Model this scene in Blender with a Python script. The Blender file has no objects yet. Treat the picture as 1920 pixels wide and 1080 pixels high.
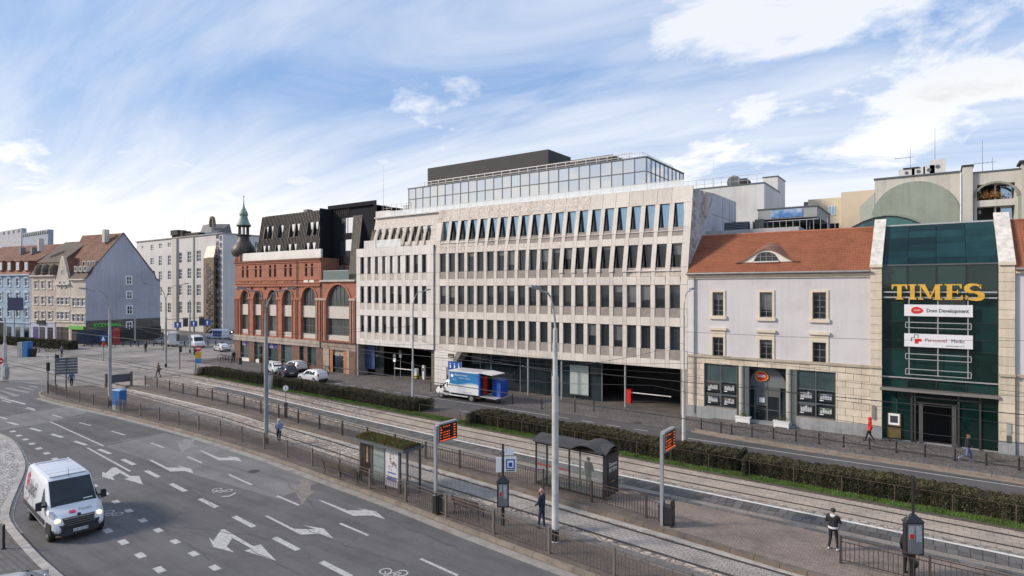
import bpy, math, random
import numpy as np
from mathutils import Vector, Matrix, Euler
random.seed(7)
S=bpy.context.scene
COL=S.collection
R=math.radians
# ------------------------------------------------------------------ camera
TH=R(35.3); FP=1120.0; HZ=543.0; CH=11.0
cd=bpy.data.cameras.new('camera'); cam=bpy.data.objects.new('camera',cd); COL.objects.link(cam)
cam.location=(0,0,CH); cam.rotation_euler=(R(90),0,TH)
cd.sensor_width=36; cd.lens=FP/1920*36; cd.shift_y=3.0/1920; cd.clip_start=.1; cd.clip_end=6000
S.camera=cam
# ------------------------------------------------------------------ world
SUN_EL=R(30); SUN_AZ=math.atan2(-0.78,-0.62)   # direction to the sun: left, behind the viewer
sd=Vector((math.cos(SUN_EL)*-0.78/math.hypot(.78,.62),math.cos(SUN_EL)*-0.62/math.hypot(.78,.62),math.sin(SUN_EL)))
W=bpy.data.worlds.new('World'); S.world=W; W.use_nodes=True
nt=W.node_tree; nt.nodes.clear()
def N(t,ty,**k):
    n=t.nodes.new(ty)
    for a,b in k.items():
        if a.startswith('i_'): n.inputs[a[2:].replace('_',' ')].default_value=b
        else: setattr(n,a,b)
    return n
def Lk(t,a,b): t.links.new(a,b)
def mth(t,op,a,b=None,c=None,clamp=False):
    n=t.nodes.new('ShaderNodeMath'); n.operation=op; n.use_clamp=clamp
    for i,v in enumerate((a,b,c)):
        if v is None: continue
        if isinstance(v,(int,float)): n.inputs[i].default_value=v
        else: t.links.new(v,n.inputs[i])
    return n.outputs[0]
def mix(t,f,a,b,mode='MIX'):
    n=t.nodes.new('ShaderNodeMix'); n.data_type='RGBA'; n.blend_type=mode
    for s,v in ((0,f),(6,a),(7,b)):
        if isinstance(v,(int,float)): n.inputs[s].default_value=v
        elif isinstance(v,(tuple,list)): n.inputs[s].default_value=tuple(v)[:3]+(1,)
        else: t.links.new(v,n.inputs[s])
    return n.outputs[2]
def ramp(t,v,stops):
    n=t.nodes.new('ShaderNodeValToRGB'); cr=n.color_ramp
    while len(cr.elements)<len(stops): cr.elements.new(.5)
    for e,(p,c) in zip(cr.elements,stops):
        e.position=p; e.color=(c,c,c,1) if isinstance(c,(int,float)) else tuple(c)[:3]+(1,)
    t.links.new(v,n.inputs[0]); return n.outputs[0]
sky=N(nt,'ShaderNodeTexSky',sky_type='NISHITA',sun_disc=False,sun_elevation=SUN_EL,sun_rotation=math.atan2(sd.x,sd.y),altitude=100)
sky.air_density=1.0; sky.dust_density=1.5; sky.ozone_density=2.0
tc=N(nt,'ShaderNodeTexCoord'); sx=N(nt,'ShaderNodeSeparateXYZ'); Lk(nt,tc.outputs['Generated'],sx.inputs[0])
zc=mth(nt,'MAXIMUM',sx.outputs[2],0.0)
den=mth(nt,'ADD',zc,0.16)
u=mth(nt,'DIVIDE',sx.outputs[0],den); v=mth(nt,'DIVIDE',sx.outputs[1],den)
cv=N(nt,'ShaderNodeCombineXYZ'); Lk(nt,u,cv.inputs[0]); Lk(nt,v,cv.inputs[1])
# wisps: stretched noise with domain warp
mp=N(nt,'ShaderNodeMapping'); mp.inputs['Rotation'].default_value=(0,0,R(-84)); mp.inputs['Scale'].default_value=(.40,1.7,1); mp.inputs['Location'].default_value=(3.1,1.7,0)
Lk(nt,cv.outputs[0],mp.inputs[0])
wn=N(nt,'ShaderNodeTexNoise'); wn.inputs['Scale'].default_value=1.3; wn.inputs['Detail'].default_value=9; wn.inputs['Roughness'].default_value=.60; wn.inputs['Distortion'].default_value=.9
Lk(nt,mp.outputs[0],wn.inputs['Vector'])
wisp=ramp(nt,wn.outputs[0],[(.34,.10),(.52,.55),(.72,1)])
# puffs
mp2=N(nt,'ShaderNodeMapping'); mp2.inputs['Location'].default_value=(1.05,-.35,0); mp2.inputs['Rotation'].default_value=(0,0,R(-35))
Lk(nt,cv.outputs[0],mp2.inputs[0])
pn=N(nt,'ShaderNodeTexNoise'); pn.inputs['Scale'].default_value=1.9; pn.inputs['Detail'].default_value=14; pn.inputs['Roughness'].default_value=.62; pn.inputs['Distortion'].default_value=.35
Lk(nt,mp2.outputs[0],pn.inputs['Vector'])
def bank(px,py,r,amp):            # a bank of cumulus in one part of the sky
    a=(px-960)/1120.; z=(543.-py)/1120.; x=-math.sin(R(35.3))+math.cos(R(35.3))*a; y=math.cos(R(35.3))+math.sin(R(35.3))*a; l=math.sqrt(x*x+y*y+z*z); x/=l; y/=l; z/=l
    du=mth(nt,'SUBTRACT',u,x/(z+.16)); dv=mth(nt,'SUBTRACT',v,y/(z+.16)); d2=mth(nt,'ADD',mth(nt,'MULTIPLY',du,du),mth(nt,'MULTIPLY',dv,dv))
    return mth(nt,'MULTIPLY',mth(nt,'POWER',2.718,mth(nt,'MULTIPLY',d2,-1.0/(r*r))),amp)
pv=mth(nt,'ADD',pn.outputs[0],-.045)
for bk in ((1300,30,.20,.10),(1400,70,.18,.08),(1680,60,.26,.14),(1800,150,.34,.15),(1250,235,.30,.09),(1640,260,.35,.10),(300,160,.8,-.10),(980,60,.40,-.12),(1530,130,.12,-.10)): pv=mth(nt,'ADD',pv,bank(*bk))
puff=ramp(nt,pv,[(.46,0),(.54,.50),(.60,.85),(.70,1)])
# horizon brightening (thin high cloud seen edge on), stronger to the bright left of the street
leftness=mth(nt,'ADD',mth(nt,'MULTIPLY',sx.outputs[0],-.42),.12)
hz=mth(nt,'SUBTRACT',1.0,mth(nt,'MULTIPLY',zc,3.0),clamp=True)
hz=mth(nt,'POWER',hz,1.6)
hz=mth(nt,'MULTIPLY',hz,mth(nt,'ADD',leftness,.55),clamp=True)
cov=mth(nt,'MAXIMUM',mth(nt,'MULTIPLY',wisp,.60),mth(nt,'MULTIPLY',puff,.95))
cov=mth(nt,'ADD',mth(nt,'MULTIPLY',cov,.93),mth(nt,'MULTIPLY',hz,1.15),clamp=True)
shade=ramp(nt,pv,[(.50,1.0),(.60,.99),(.80,.80)])
skyS=mix(nt,1.0,sky.outputs[0],(SKYMUL:=(.098,.100,.096)),'MULTIPLY')
blue=mix(nt,.66,skyS,(.23,.44,.84))
cc=mix(nt,1.0,(.96,.955,.96),shade,'MULTIPLY')
fin=mix(nt,cov,blue,cc)
bg=N(nt,'ShaderNodeBackground'); bg.inputs[1].default_value=1.0; Lk(nt,fin,bg.inputs[0])
wo=N(nt,'ShaderNodeOutputWorld'); Lk(nt,bg.outputs[0],wo.inputs[0])
# ------------------------------------------------------------------ sun
sl=bpy.data.lights.new('sun','SUN'); sl.energy=3.3; sl.angle=R(8); sl.color=(1.0,.87,.72)
so=bpy.data.objects.new('sun',sl); COL.objects.link(so); so.location=(0,0,80)
so.rotation_euler=(-sd).to_track_quat('-Z','Y').to_euler()
S.view_settings.view_transform='Standard'; S.view_settings.look='None'; S.view_settings.gamma=1; S.view_settings.exposure=0.19
S.view_settings.use_curve_mapping=False
S.render.engine='CYCLES'
# ------------------------------------------------------------------ places
cT,sT=math.cos(TH),math.sin(TH)
def ray(px,py):
    a=(px-960)/FP; return (-sT+cT*a,cT+sT*a,(HZ-py)/FP)
def gp(px,py,z=0.0):            # point of level ground z under a photo position
    d=ray(px,py); t=(z-CH)/d[2]; return Vector((t*d[0],t*d[1],z))
def wy(px,py,Y=51.3):           # x,z on the wall plane y=Y
    d=ray(px,py); t=Y/d[1]; return t*d[0],CH+t*d[2]
def wX(px,Y=51.3): return wy(px,500,Y)[0]
def wZ(px,py,Y=51.3): return wy(px,py,Y)[1]
def lin(x,pts):
    if x<=pts[0][0]: return pts[0][1]
    for (a,b),(c,d) in zip(pts,pts[1:]):
        if x<=c: return b+(d-b)*(x-a)/(c-a)
    return pts[-1][1]
# ------------------------------------------------------------------ materials
MATS={}
def mat(name,col,rough=.7,metal=0,var=.12,scale=1.2,bump=0.,bscale=30,rnd=0.,stretch=(1,1,1),spec=.5,streak=0.,alpha=1.,trans=0.,emit=None,coat=0.,local=False,fine=.06):
    if name in MATS: return MATS[name]
    m=bpy.data.materials.new(name); m.use_nodes=True; t=m.node_tree; b=t.nodes['Principled BSDF']
    geo=N(t,'ShaderNodeTexCoord').outputs['Object'] if local else N(t,'ShaderNodeNewGeometry').outputs['Position']
    c=None
    base=tuple(col)+(1,)
    out=mix(t,0.0,base,base)
    if var>0:
        mpn=N(t,'ShaderNodeMapping'); mpn.inputs['Scale'].default_value=stretch; Lk(t,geo,mpn.inputs[0])
        n=N(t,'ShaderNodeTexNoise'); n.inputs['Scale'].default_value=scale; n.inputs['Detail'].default_value=6; n.inputs['Roughness'].default_value=.62; Lk(t,mpn.outputs[0],n.inputs['Vector'])
        r=ramp(t,n.outputs[0],[(.28,1-var*1.6),(.5,1.0),(.74,1+var)])
        out=mix(t,1.0,out,r,'MULTIPLY')
    if fine>0:
        n2=N(t,'ShaderNodeTexNoise'); n2.inputs['Scale'].default_value=max(scale*18,20); n2.inputs['Detail'].default_value=3; Lk(t,geo,n2.inputs['Vector'])
        out=mix(t,1.0,out,ramp(t,n2.outputs[0],[(.3,1-fine*1.5),(.7,1+fine)]),'MULTIPLY')
    if streak>0:
        mp3=N(t,'ShaderNodeMapping'); mp3.inputs['Scale'].default_value=(2.2,2.2,.10); Lk(t,geo,mp3.inputs[0])
        n3=N(t,'ShaderNodeTexNoise'); n3.inputs['Scale'].default_value=1.6; n3.inputs['Detail'].default_value=5; Lk(t,mp3.outputs[0],n3.inputs['Vector'])
        out=mix(t,1.0,out,ramp(t,n3.outputs[0],[(.34,1-streak),(.55,1.0)]),'MULTIPLY')
    if rnd>0:
        oi=N(t,'ShaderNodeObjectInfo'); f=mth(t,'ADD',mth(t,'MULTIPLY',oi.outputs['Random'],rnd*2),1-rnd)
        cb=N(t,'ShaderNodeCombineXYZ')
        for i in range(3): Lk(t,f,cb.inputs[i])
        out=mix(t,1.0,out,cb.outputs[0],'MULTIPLY')
    Lk(t,out,b.inputs['Base Color'])
    b.inputs['Roughness'].default_value=rough; b.inputs['Metallic'].default_value=metal
    b.inputs['Specular IOR Level'].default_value=spec
    if coat: b.inputs['Coat Weight'].default_value=coat; b.inputs['Coat Roughness'].default_value=.06
    if alpha<1: b.inputs['Alpha'].default_value=alpha
    if trans: b.inputs['Transmission Weight'].default_value=trans
    if emit: b.inputs['Emission Color'].default_value=tuple(emit[:3])+(1,); b.inputs['Emission Strength'].default_value=emit[3]
    if bump:
        n4=N(t,'ShaderNodeTexNoise'); n4.inputs['Scale'].default_value=bscale; n4.inputs['Detail'].default_value=4; Lk(t,geo,n4.inputs['Vector'])
        bp=N(t,'ShaderNodeBump'); bp.inputs['Strength'].default_value=bump; bp.inputs['Distance'].default_value=.02; Lk(t,n4.outputs[0],bp.inputs['Height']); Lk(t,bp.outputs[0],b.inputs['Normal'])
    MATS[name]=m; return m
def brickmat(name,c1,c2,mortar,bw,bh,ms=.01,rough=.85,plane='xz',var=.2,scale=.6,bump=.4,off=.5,rot=0,stain=None,msm=.3):
    m=bpy.data.materials.new(name); m.use_nodes=True; t=m.node_tree; b=t.nodes['Principled BSDF']
    pos=N(t,'ShaderNodeNewGeometry').outputs['Position']; s=N(t,'ShaderNodeSeparateXYZ'); Lk(t,pos,s.inputs[0]); cb=N(t,'ShaderNodeCombineXYZ')
    if plane=='xz': Lk(t,mth(t,'ADD',s.outputs[0],s.outputs[1]),cb.inputs[0]); Lk(t,s.outputs[2],cb.inputs[1])
    else: Lk(t,s.outputs[0],cb.inputs[0]); Lk(t,s.outputs[1],cb.inputs[1])
    mp=N(t,'ShaderNodeMapping'); mp.inputs['Rotation'].default_value=(0,0,R(rot)); Lk(t,cb.outputs[0],mp.inputs[0])
    # slight wobble so courses are not ruler straight
    wn=N(t,'ShaderNodeTexNoise'); wn.inputs['Scale'].default_value=1.1; Lk(t,mp.outputs[0],wn.inputs['Vector'])
    wv=N(t,'ShaderNodeVectorMath'); wv.operation='SCALE'; wv.inputs['Scale'].default_value=.06; Lk(t,wn.outputs['Color'],wv.inputs[0])
    av=N(t,'ShaderNodeVectorMath'); av.operation='ADD'; Lk(t,mp.outputs[0],av.inputs[0]); Lk(t,wv.outputs[0],av.inputs[1])
    br=N(t,'ShaderNodeTexBrick'); Lk(t,av.outputs[0],br.inputs['Vector'])
    br.inputs['Color1'].default_value=tuple(c1)+(1,); br.inputs['Color2'].default_value=tuple(c2)+(1,); br.inputs['Mortar'].default_value=tuple(mortar)+(1,)
    br.inputs['Scale'].default_value=1; br.inputs['Mortar Size'].default_value=ms; br.inputs['Mortar Smooth'].default_value=msm; br.inputs['Brick Width'].default_value=bw; br.inputs['Row Height'].default_value=bh; br.offset=off
    n=N(t,'ShaderNodeTexNoise'); n.inputs['Scale'].default_value=scale; n.inputs['Detail'].default_value=8; n.inputs['Roughness'].default_value=.65; Lk(t,pos,n.inputs['Vector'])
    out=mix(t,1.0,br.outputs['Color'],ramp(t,n.outputs[0],[(.3,1-var*1.4),(.5,1),(.72,1+var)]),'MULTIPLY')
    n5=N(t,'ShaderNodeTexNoise'); n5.inputs['Scale'].default_value=9; n5.inputs['Detail'].default_value=5; Lk(t,pos,n5.inputs['Vector'])
    out=mix(t,1.0,out,ramp(t,n5.outputs[0],[(.3,.86),(.7,1.1)]),'MULTIPLY')
    if stain:
        n6=N(t,'ShaderNodeTexNoise'); n6.inputs['Scale'].default_value=.35; n6.inputs['Detail'].default_value=6; Lk(t,pos,n6.inputs['Vector'])
        out=mix(t,ramp(t,n6.outputs[0],[(.45,0),(.62,1)]),out,stain)
    Lk(t,out,b.inputs['Base Color']); b.inputs['Roughness'].default_value=rough; b.inputs['Specular IOR Level'].default_value=.3
    bp=N(t,'ShaderNodeBump'); bp.inputs['Strength'].default_value=bump; bp.inputs['Distance'].default_value=.02; bp.invert=True; Lk(t,br.outputs['Fac'],bp.inputs['Height']); Lk(t,bp.outputs[0],b.inputs['Normal'])
    MATS[name]=m; return m
def glassmat(name,col,rough=.04,spec=.8,metal=0.,wav=.02,blinds=0.):
    m=bpy.data.materials.new(name); m.use_nodes=True; t=m.node_tree; b=t.nodes['Principled BSDF']
    pos=N(t,'ShaderNodeNewGeometry').outputs['Position']
    oi=N(t,'ShaderNodeObjectInfo')
    n=N(t,'ShaderNodeTexNoise'); n.inputs['Scale'].default_value=.9; n.inputs['Detail'].default_value=3; Lk(t,pos,n.inputs['Vector'])
    f=mth(t,'ADD',mth(t,'MULTIPLY',oi.outputs['Random'],.9),.45)
    f=mth(t,'MULTIPLY',f,mth(t,'ADD',mth(t,'MULTIPLY',n.outputs[0],1.0),.5))
    cb=N(t,'ShaderNodeCombineXYZ'); [Lk(t,f,cb.inputs[i]) for i in range(3)]
    if blinds:
        gz=N(t,'ShaderNodeSeparateXYZ'); Lk(t,N(t,'ShaderNodeTexCoord').outputs['Generated'],gz.inputs[0]); r2=mth(t,'FRACT',mth(t,'MULTIPLY',oi.outputs['Random'],37.7)); r3=mth(t,'FRACT',mth(t,'MULTIPLY',oi.outputs['Random'],91.3))
        on_=mth(t,'MULTIPLY',mth(t,'GREATER_THAN',gz.outputs[2],mth(t,'SUBTRACT',1.0,mth(t,'MULTIPLY',r2,.8))),mth(t,'MULTIPLY',mth(t,'GREATER_THAN',r3,.55),blinds))
        inner=mth(t,'MULTIPLY',mth(t,'GREATER_THAN',gz.outputs[0],mth(t,'ADD',.35,mth(t,'MULTIPLY',r3,.5))),mth(t,'MULTIPLY',r2,.35))
        Lk(t,mix(t,on_,mix(t,inner,mix(t,1.0,tuple(col)+(1,),cb.outputs[0],'MULTIPLY'),(.07,.085,.09,1)),(.16,.17,.165,1)),b.inputs['Base Color'])
    elif metal<.1: Lk(t,mix(t,1.0,tuple(col)+(1,),cb.outputs[0],'MULTIPLY'),b.inputs['Base Color'])
    else: b.inputs['Base Color'].default_value=tuple(col)+(1,)
    b.inputs['Roughness'].default_value=rough; b.inputs['Specular IOR Level'].default_value=spec; b.inputs['Metallic'].default_value=metal
    n2=N(t,'ShaderNodeTexNoise'); n2.inputs['Scale'].default_value=.7; Lk(t,pos,n2.inputs['Vector'])
    # every pane sits a hair out of true, as real glazing does
    rv=mth(t,'MULTIPLY',mth(t,'SUBTRACT',oi.outputs['Random'],.5),wav)
    cz=N(t,'ShaderNodeCombineXYZ'); Lk(t,rv,cz.inputs[0]); Lk(t,mth(t,'MULTIPLY',rv,-.6),cz.inputs[2])
    ad=N(t,'ShaderNodeVectorMath'); ad.operation='ADD'; Lk(t,N(t,'ShaderNodeNewGeometry').outputs['Normal'],ad.inputs[0]); Lk(t,cz.outputs[0],ad.inputs[1])
    nm=N(t,'ShaderNodeVectorMath'); nm.operation='NORMALIZE'; Lk(t,ad.outputs[0],nm.inputs[0])
    bp=N(t,'ShaderNodeBump'); bp.inputs['Strength'].default_value=.12; bp.inputs['Distance'].default_value=.05; Lk(t,n2.outputs[0],bp.inputs['Height']); Lk(t,nm.outputs[0],bp.inputs['Normal']); Lk(t,bp.outputs[0],b.inputs['Normal'])
    MATS[name]=m; return m
def seeglass(name,col=(.8,.9,.9),alpha=.25,rough=.03):
    m=bpy.data.materials.new(name); m.use_nodes=True; b=m.node_tree.nodes['Principled BSDF']
    b.inputs['Base Color'].default_value=tuple(col)+(1,); b.inputs['Alpha'].default_value=alpha; b.inputs['Roughness'].default_value=rough; b.inputs['Specular IOR Level'].default_value=.7
    MATS[name]=m; return m
# ------------------------------------------------------------------ mesh tools
ORG={}
class MB:
    def __init__(s): s.v=[]; s.f=[]; s.m=[]
    def add(s,vs,fs,mi=0):
        o=len(s.v); s.v+= [tuple(p) for p in vs]; s.f+=[tuple(o+i for i in f) for f in fs]; s.m+=[mi]*len(fs); return s
    def poly(s,pts,mi=0): return s.add(pts,[tuple(range(len(pts)))],mi)
    def box(s,x0,x1,y0,y1,z0,z1,mi=0):
        return s.add([(x0,y0,z0),(x1,y0,z0),(x1,y1,z0),(x0,y1,z0),(x0,y0,z1),(x1,y0,z1),(x1,y1,z1),(x0,y1,z1)],
              [(3,2,1,0),(4,5,6,7),(0,1,5,4),(1,2,6,5),(2,3,7,6),(3,0,4,7)],mi)
    def hexa(s,p,mi=0): return s.add(p,[(3,2,1,0),(4,5,6,7),(0,1,5,4),(1,2,6,5),(2,3,7,6),(3,0,4,7)],mi)
    def bar(s,a,b,w,h=None,mi=0):           # rectangular bar between two points
        h=h or w; a=Vector(a); b=Vector(b); d=(b-a).normalized(); up=Vector((0,0,1)) if abs(d.z)<.95 else Vector((1,0,0))
        r=d.cross(up).normalized()*w/2; u=r.cross(d).normalized()*h/2
        return s.hexa([a-r-u,a+r-u,b+r-u,b-r-u,a-r+u,a+r+u,b+r+u,b-r+u],mi)
    def tube(s,pts,r,n=6,mi=0,caps=True):
        pts=[Vector(p) for p in pts]; rs=r if isinstance(r,(list,tuple)) else [r]*len(pts); o=len(s.v); ring=[]
        for i,p in enumerate(pts):
            d=(pts[min(i+1,len(pts)-1)]-pts[max(i-1,0)]).normalized(); up=Vector((0,0,1)) if abs(d.z)<.9 else Vector((1,0,0))
            a=d.cross(up).normalized(); b=a.cross(d).normalized()
            for k in range(n):
                w=2*math.pi*k/n; s.v.append(tuple(p+a*math.cos(w)*rs[i]+b*math.sin(w)*rs[i]))
        for i in range(len(pts)-1):
            for k in range(n):
                s.f.append((o+i*n+k,o+i*n+(k+1)%n,o+(i+1)*n+(k+1)%n,o+(i+1)*n+k)); s.m.append(mi)
        if caps:
            s.f.append(tuple(o+k for k in range(n))[::-1]); s.m.append(mi); s.f.append(tuple(o+(len(pts)-1)*n+k for k in range(n))); s.m.append(mi)
        return s
    def lathe(s,cx,cy,prof,n=16,mi=0,a0=0.):
        o=len(s.v)
        for r,z in prof:
            for k in range(n):
                w=a0+2*math.pi*k/n; s.v.append((cx+r*math.cos(w),cy+r*math.sin(w),z))
        for i in range(len(prof)-1):
            for k in range(n):
                s.f.append((o+i*n+k,o+i*n+(k+1)%n,o+(i+1)*n+(k+1)%n,o+(i+1)*n+k)); s.m.append(mi)
        s.f.append(tuple(o+k for k in range(n))[::-1]); s.m.append(mi); s.f.append(tuple(o+(len(prof)-1)*n+k for k in range(n))); s.m.append(mi)
        return s
    def cyl(s,x,y,z0,z1,r0,r1=None,n=10,mi=0): return s.lathe(x,y,[(r0,z0),(r0 if r1 is None else r1,z1)],n,mi)
    def wheel(s,x,y,z,r,w,n=20,mi=0,ax='y'):   # disc with axis along y (or x)
        o=len(s.v)
        for q in (-w/2,w/2):
            for k in range(n):
                a=2*math.pi*k/n
                s.v.append((x+r*math.cos(a),y+q,z+r*math.sin(a)) if ax=='y' else (x+q,y+r*math.cos(a),z+r*math.sin(a)))
        s.f+= [tuple(o+k for k in range(n)),tuple(o+n+k for k in range(n))[::-1]]; s.m+=[mi,mi]
        for k in range(n): s.f.append((o+k,o+n+k,o+n+(k+1)%n,o+(k+1)%n)); s.m.append(mi)
        return s
    def prism(s,pts,y0,y1,mi=0):               # polygon in xz, extruded along y
        n=len(pts); return s.add([(x,y0,z) for x,z in pts]+[(x,y1,z) for x,z in pts],[tuple(range(n)),tuple(range(n,2*n))[::-1]]+[(i,i+n,(i+1)%n+n,(i+1)%n) for i in range(n)],mi)
    def xprism(s,pts,x0,x1,mi=0):              # polygon in yz, extruded along x
        n=len(pts); return s.add([(x0,y,z) for y,z in pts]+[(x1,y,z) for y,z in pts],[tuple(range(n))[::-1],tuple(range(n,2*n))]+[(i,(i+1)%n,(i+1)%n+n,i+n) for i in range(n)],mi)
    def slab(s,pts,z0,z1,mi=0):                # polygon in xy, extruded in z
        n=len(pts); return s.add([(p[0],p[1],z0) for p in pts]+[(p[0],p[1],z1) for p in pts],[tuple(range(n))[::-1],tuple(range(n,2*n))]+[(i,(i+1)%n,(i+1)%n+n,i+n) for i in range(n)],mi)
    def sphere(s,c,r,n=8,m=6,mi=0):
        o=len(s.v); rx,ry,rz=(r,r,r) if isinstance(r,(int,float)) else r
        for i in range(m+1):
            f=math.pi*i/m-math.pi/2
            for k in range(n):
                a=2*math.pi*k/n; s.v.append((c[0]+rx*math.cos(f)*math.cos(a),c[1]+ry*math.cos(f)*math.sin(a),c[2]+rz*math.sin(f)))
        for i in range(m):
            for k in range(n): s.f.append((o+i*n+k,o+i*n+(k+1)%n,o+(i+1)*n+(k+1)%n,o+(i+1)*n+k)); s.m.append(mi)
        return s
    def mesh(s,name,mats,off=(0,0,0),smooth=False):
        me=bpy.data.meshes.new(name); ox,oy,oz=off
        me.from_pydata([(x-ox,y-oy,z-oz) for x,y,z in s.v],[],s.f)
        for m_ in (mats if isinstance(mats,(list,tuple)) else [mats]): me.materials.append(m_)
        if len(me.polygons): me.polygons.foreach_set('material_index',s.m)
        if smooth:
            me.polygons.foreach_set('use_smooth',[True]*len(me.polygons))
            try: me.set_sharp_from_angle(angle=R(40))
            except Exception: pass
        me.update(); return me
    def build(s,name,mats,parent=None,smooth=False,kind=None,label=None):
        off=ORG.get(parent.name,(0,0,0)) if parent else (0,0,0)
        me=s.mesh(name,mats,off,smooth)
        o=bpy.data.objects.new(name,me); COL.objects.link(o)
        if parent: o.parent=parent; ORG[o.name]=off
        if kind: o['kind']=kind
        if label: o['label']=label
        return o
def tag(o,label,cat,group=None,kind=None):
    if label: o['label']=label
    if cat: o['category']=cat
    if group: o['group']=group
    if kind: o['kind']=kind
    return o
def thing(name,label,cat,loc=(0,0,0),rotz=0.,group=None,world=False):
    o=bpy.data.objects.new(name,None); COL.objects.link(o); o.location=loc; o.rotation_euler=(0,0,rotz); o.empty_display_size=.2
    tag(o,label,cat,group)
    if world: ORG[o.name]=tuple(loc)       # parts given in world coordinates
    else: ORG[o.name]=(0,0,0)
    return o
def struct(name,mb,m,**k): return mb.build(name,m,kind='structure',**k)
def copyo(o,parent=None):
    c=o.copy(); COL.objects.link(c)
    for k in ('label','category','group','kind'):
        if k in o: c[k]=o[k]
    if parent: c.parent=parent
    return c
def kids(o): return [x for x in list(KID.get(o.name,[]))]
def copy_tree(o,loc=None,rotz=None,label=None,group=None):
    r=o.copy(); COL.objects.link(r); ORG[r.name]=(0,0,0)
    if loc is not None: r.location=loc
    if rotz is not None: r.rotation_euler=(0,0,rotz)
    if label: r['label']=label
    if group: r['group']=group
    for ch in [x for x in COL.objects if x.parent==o]:
        c=ch.copy(); COL.objects.link(c); c.parent=r
        for g2 in [x for x in COL.objects if x.parent==ch]:
            d=g2.copy(); COL.objects.link(d); d.parent=c
    return r
UC={}
def unitcube(m):
    if m.name not in UC: UC[m.name]=MB().box(-.5,.5,-.5,.5,-.5,.5).mesh('piece',m)
    return UC[m.name]
def piece(name,parent,m,x0,x1,y0,y1,z0,z1):
    o=bpy.data.objects.new(name,unitcube(m)); COL.objects.link(o); o.parent=parent
    off=ORG.get(parent.name,(0,0,0)) if parent else (0,0,0)
    o.location=((x0+x1)/2-off[0],(y0+y1)/2-off[1],(z0+z1)/2-off[2]); o.scale=(abs(x1-x0),abs(y1-y0),abs(z1-z0)); return o
def pieces(name,parent,m,boxes,limit=300,ref=(0,0,11)):
    if len(boxes)>limit:
        boxes=sorted(boxes,key=lambda b:((b[0]+b[1])/2-ref[0])**2+((b[2]+b[3])/2-ref[1])**2)
        mb=MB()
        for b in boxes[limit:]: mb.box(*b)
        mb.build(name+'s',m,parent,kind='stuff')
        boxes=boxes[:limit]
    for b in boxes: piece(name,parent,m,*b)
WC={}
def window(parent,x0,x1,z0,z1,y,fm,gm,nx=2,nz=2,fw=.06,bw=.035,fd=.06,zsplit=None,local=False,name='window'):
    w=round(x1-x0,2); h=round(z1-z0,2); key=(w,h,nx,nz,fw,bw,fm.name,gm.name,zsplit)
    if key not in WC:
        mb=MB(); mb.box(0,w,0,fd,0,fw); mb.box(0,w,0,fd,h-fw,h); mb.box(0,fw,.001,fd-.001,fw,h-fw); mb.box(w-fw,w,.001,fd-.001,fw,h-fw)
        for i in range(1,nx): x=w*i/nx; mb.box(x-bw,x+bw,.003,fd-.003,fw,h-fw)
        zs=[h*i/nz for i in range(1,nz)] if zsplit is None else [h*q for q in zsplit]
        for z in zs: mb.box(fw,w-fw,.006,fd-.006,z-bw,z+bw)
        WC[key]=(mb.mesh(name,fm),MB().box(fw*.5,w-fw*.5,fd*.45,fd*.6,fw*.5,h-fw*.5).mesh('pane',gm))
    a,b=WC[key]
    o=bpy.data.objects.new(name,a); COL.objects.link(o); o.parent=parent
    off=ORG.get(parent.name,(0,0,0)); o.location=(x0-off[0],y-off[1],z0-off[2]); ORG[o.name]=(x0,y,z0)
    p=bpy.data.objects.new('pane',b); COL.objects.link(p); p.parent=o
    return o
def wallholes(mb,x0,x1,z0,z1,y,holes,depth=.25,mi=0,yf=None,ri=None):
    """front skin with rectangular openings and their reveals"""
    yf=yf or (lambda x,z:y); ri=mi if ri is None else ri
    xs=sorted(set([x0,x1]+[h[0] for h in holes]+[h[1] for h in holes])); zs=sorted(set([z0,z1]+[h[2] for h in holes]+[h[3] for h in holes]))
    xs=[x for x in xs if x0<=x<=x1]; zs=[z for z in zs if z0<=z<=z1]
    for i in range(len(xs)-1):
        for j in range(len(zs)-1):
            cx=(xs[i]+xs[i+1])/2; cz=(zs[j]+zs[j+1])/2
            if any(h[0]<cx<h[1] and h[2]<cz<h[3] for h in holes): continue
            a,b,c,d=xs[i],xs[i+1],zs[j],zs[j+1]
            mb.poly([(a,yf(a,c),c),(b,yf(b,c),c),(b,yf(b,d),d),(a,yf(a,d),d)],mi)
    for h in holes:
        a,b,c,d=h[:4]; yb=yf((a+b)/2,d)+depth
        mb.poly([(a,yf(a,c),c),(a,yf(a,d),d),(a,yb,d),(a,yb,c)],ri); mb.poly([(b,yf(b,d),d),(b,yf(b,c),c),(b,yb,c),(b,yb,d)],ri)
        mb.poly([(a,yf(a,c),c),(a,yb,c),(b,yb,c),(b,yf(b,c),c)],ri); mb.poly([(a,yf(a,d),d),(b,yf(b,d),d),(b,yb,d),(a,yb,d)],ri)
    return mb
def text(body,size,m,parent=None,loc=(0,0,0),rot=(R(90),0,0),ext=.01,align='LEFT',name='lettering',sx=1.,bold=0.):
    c=bpy.data.curves.new(name,'FONT'); c.body=body; c.size=size; c.extrude=ext; c.align_x=align; c.resolution_u=2; c.offset=bold
    tmp=bpy.data.objects.new('tmp',c); COL.objects.link(tmp)
    dg=bpy.context.evaluated_depsgraph_get(); me=bpy.data.meshes.new_from_object(tmp.evaluated_get(dg)); bpy.data.objects.remove(tmp); bpy.data.curves.remove(c)
    me.materials.clear(); me.materials.append(m); me.name=name
    o=bpy.data.objects.new(name,me); COL.objects.link(o); o.parent=parent
    off=ORG.get(parent.name,(0,0,0)) if parent else (0,0,0)
    o.location=(loc[0]-off[0],loc[1]-off[1],loc[2]-off[2]); o.rotation_euler=rot; o.scale=(sx,1,1); return o
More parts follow.
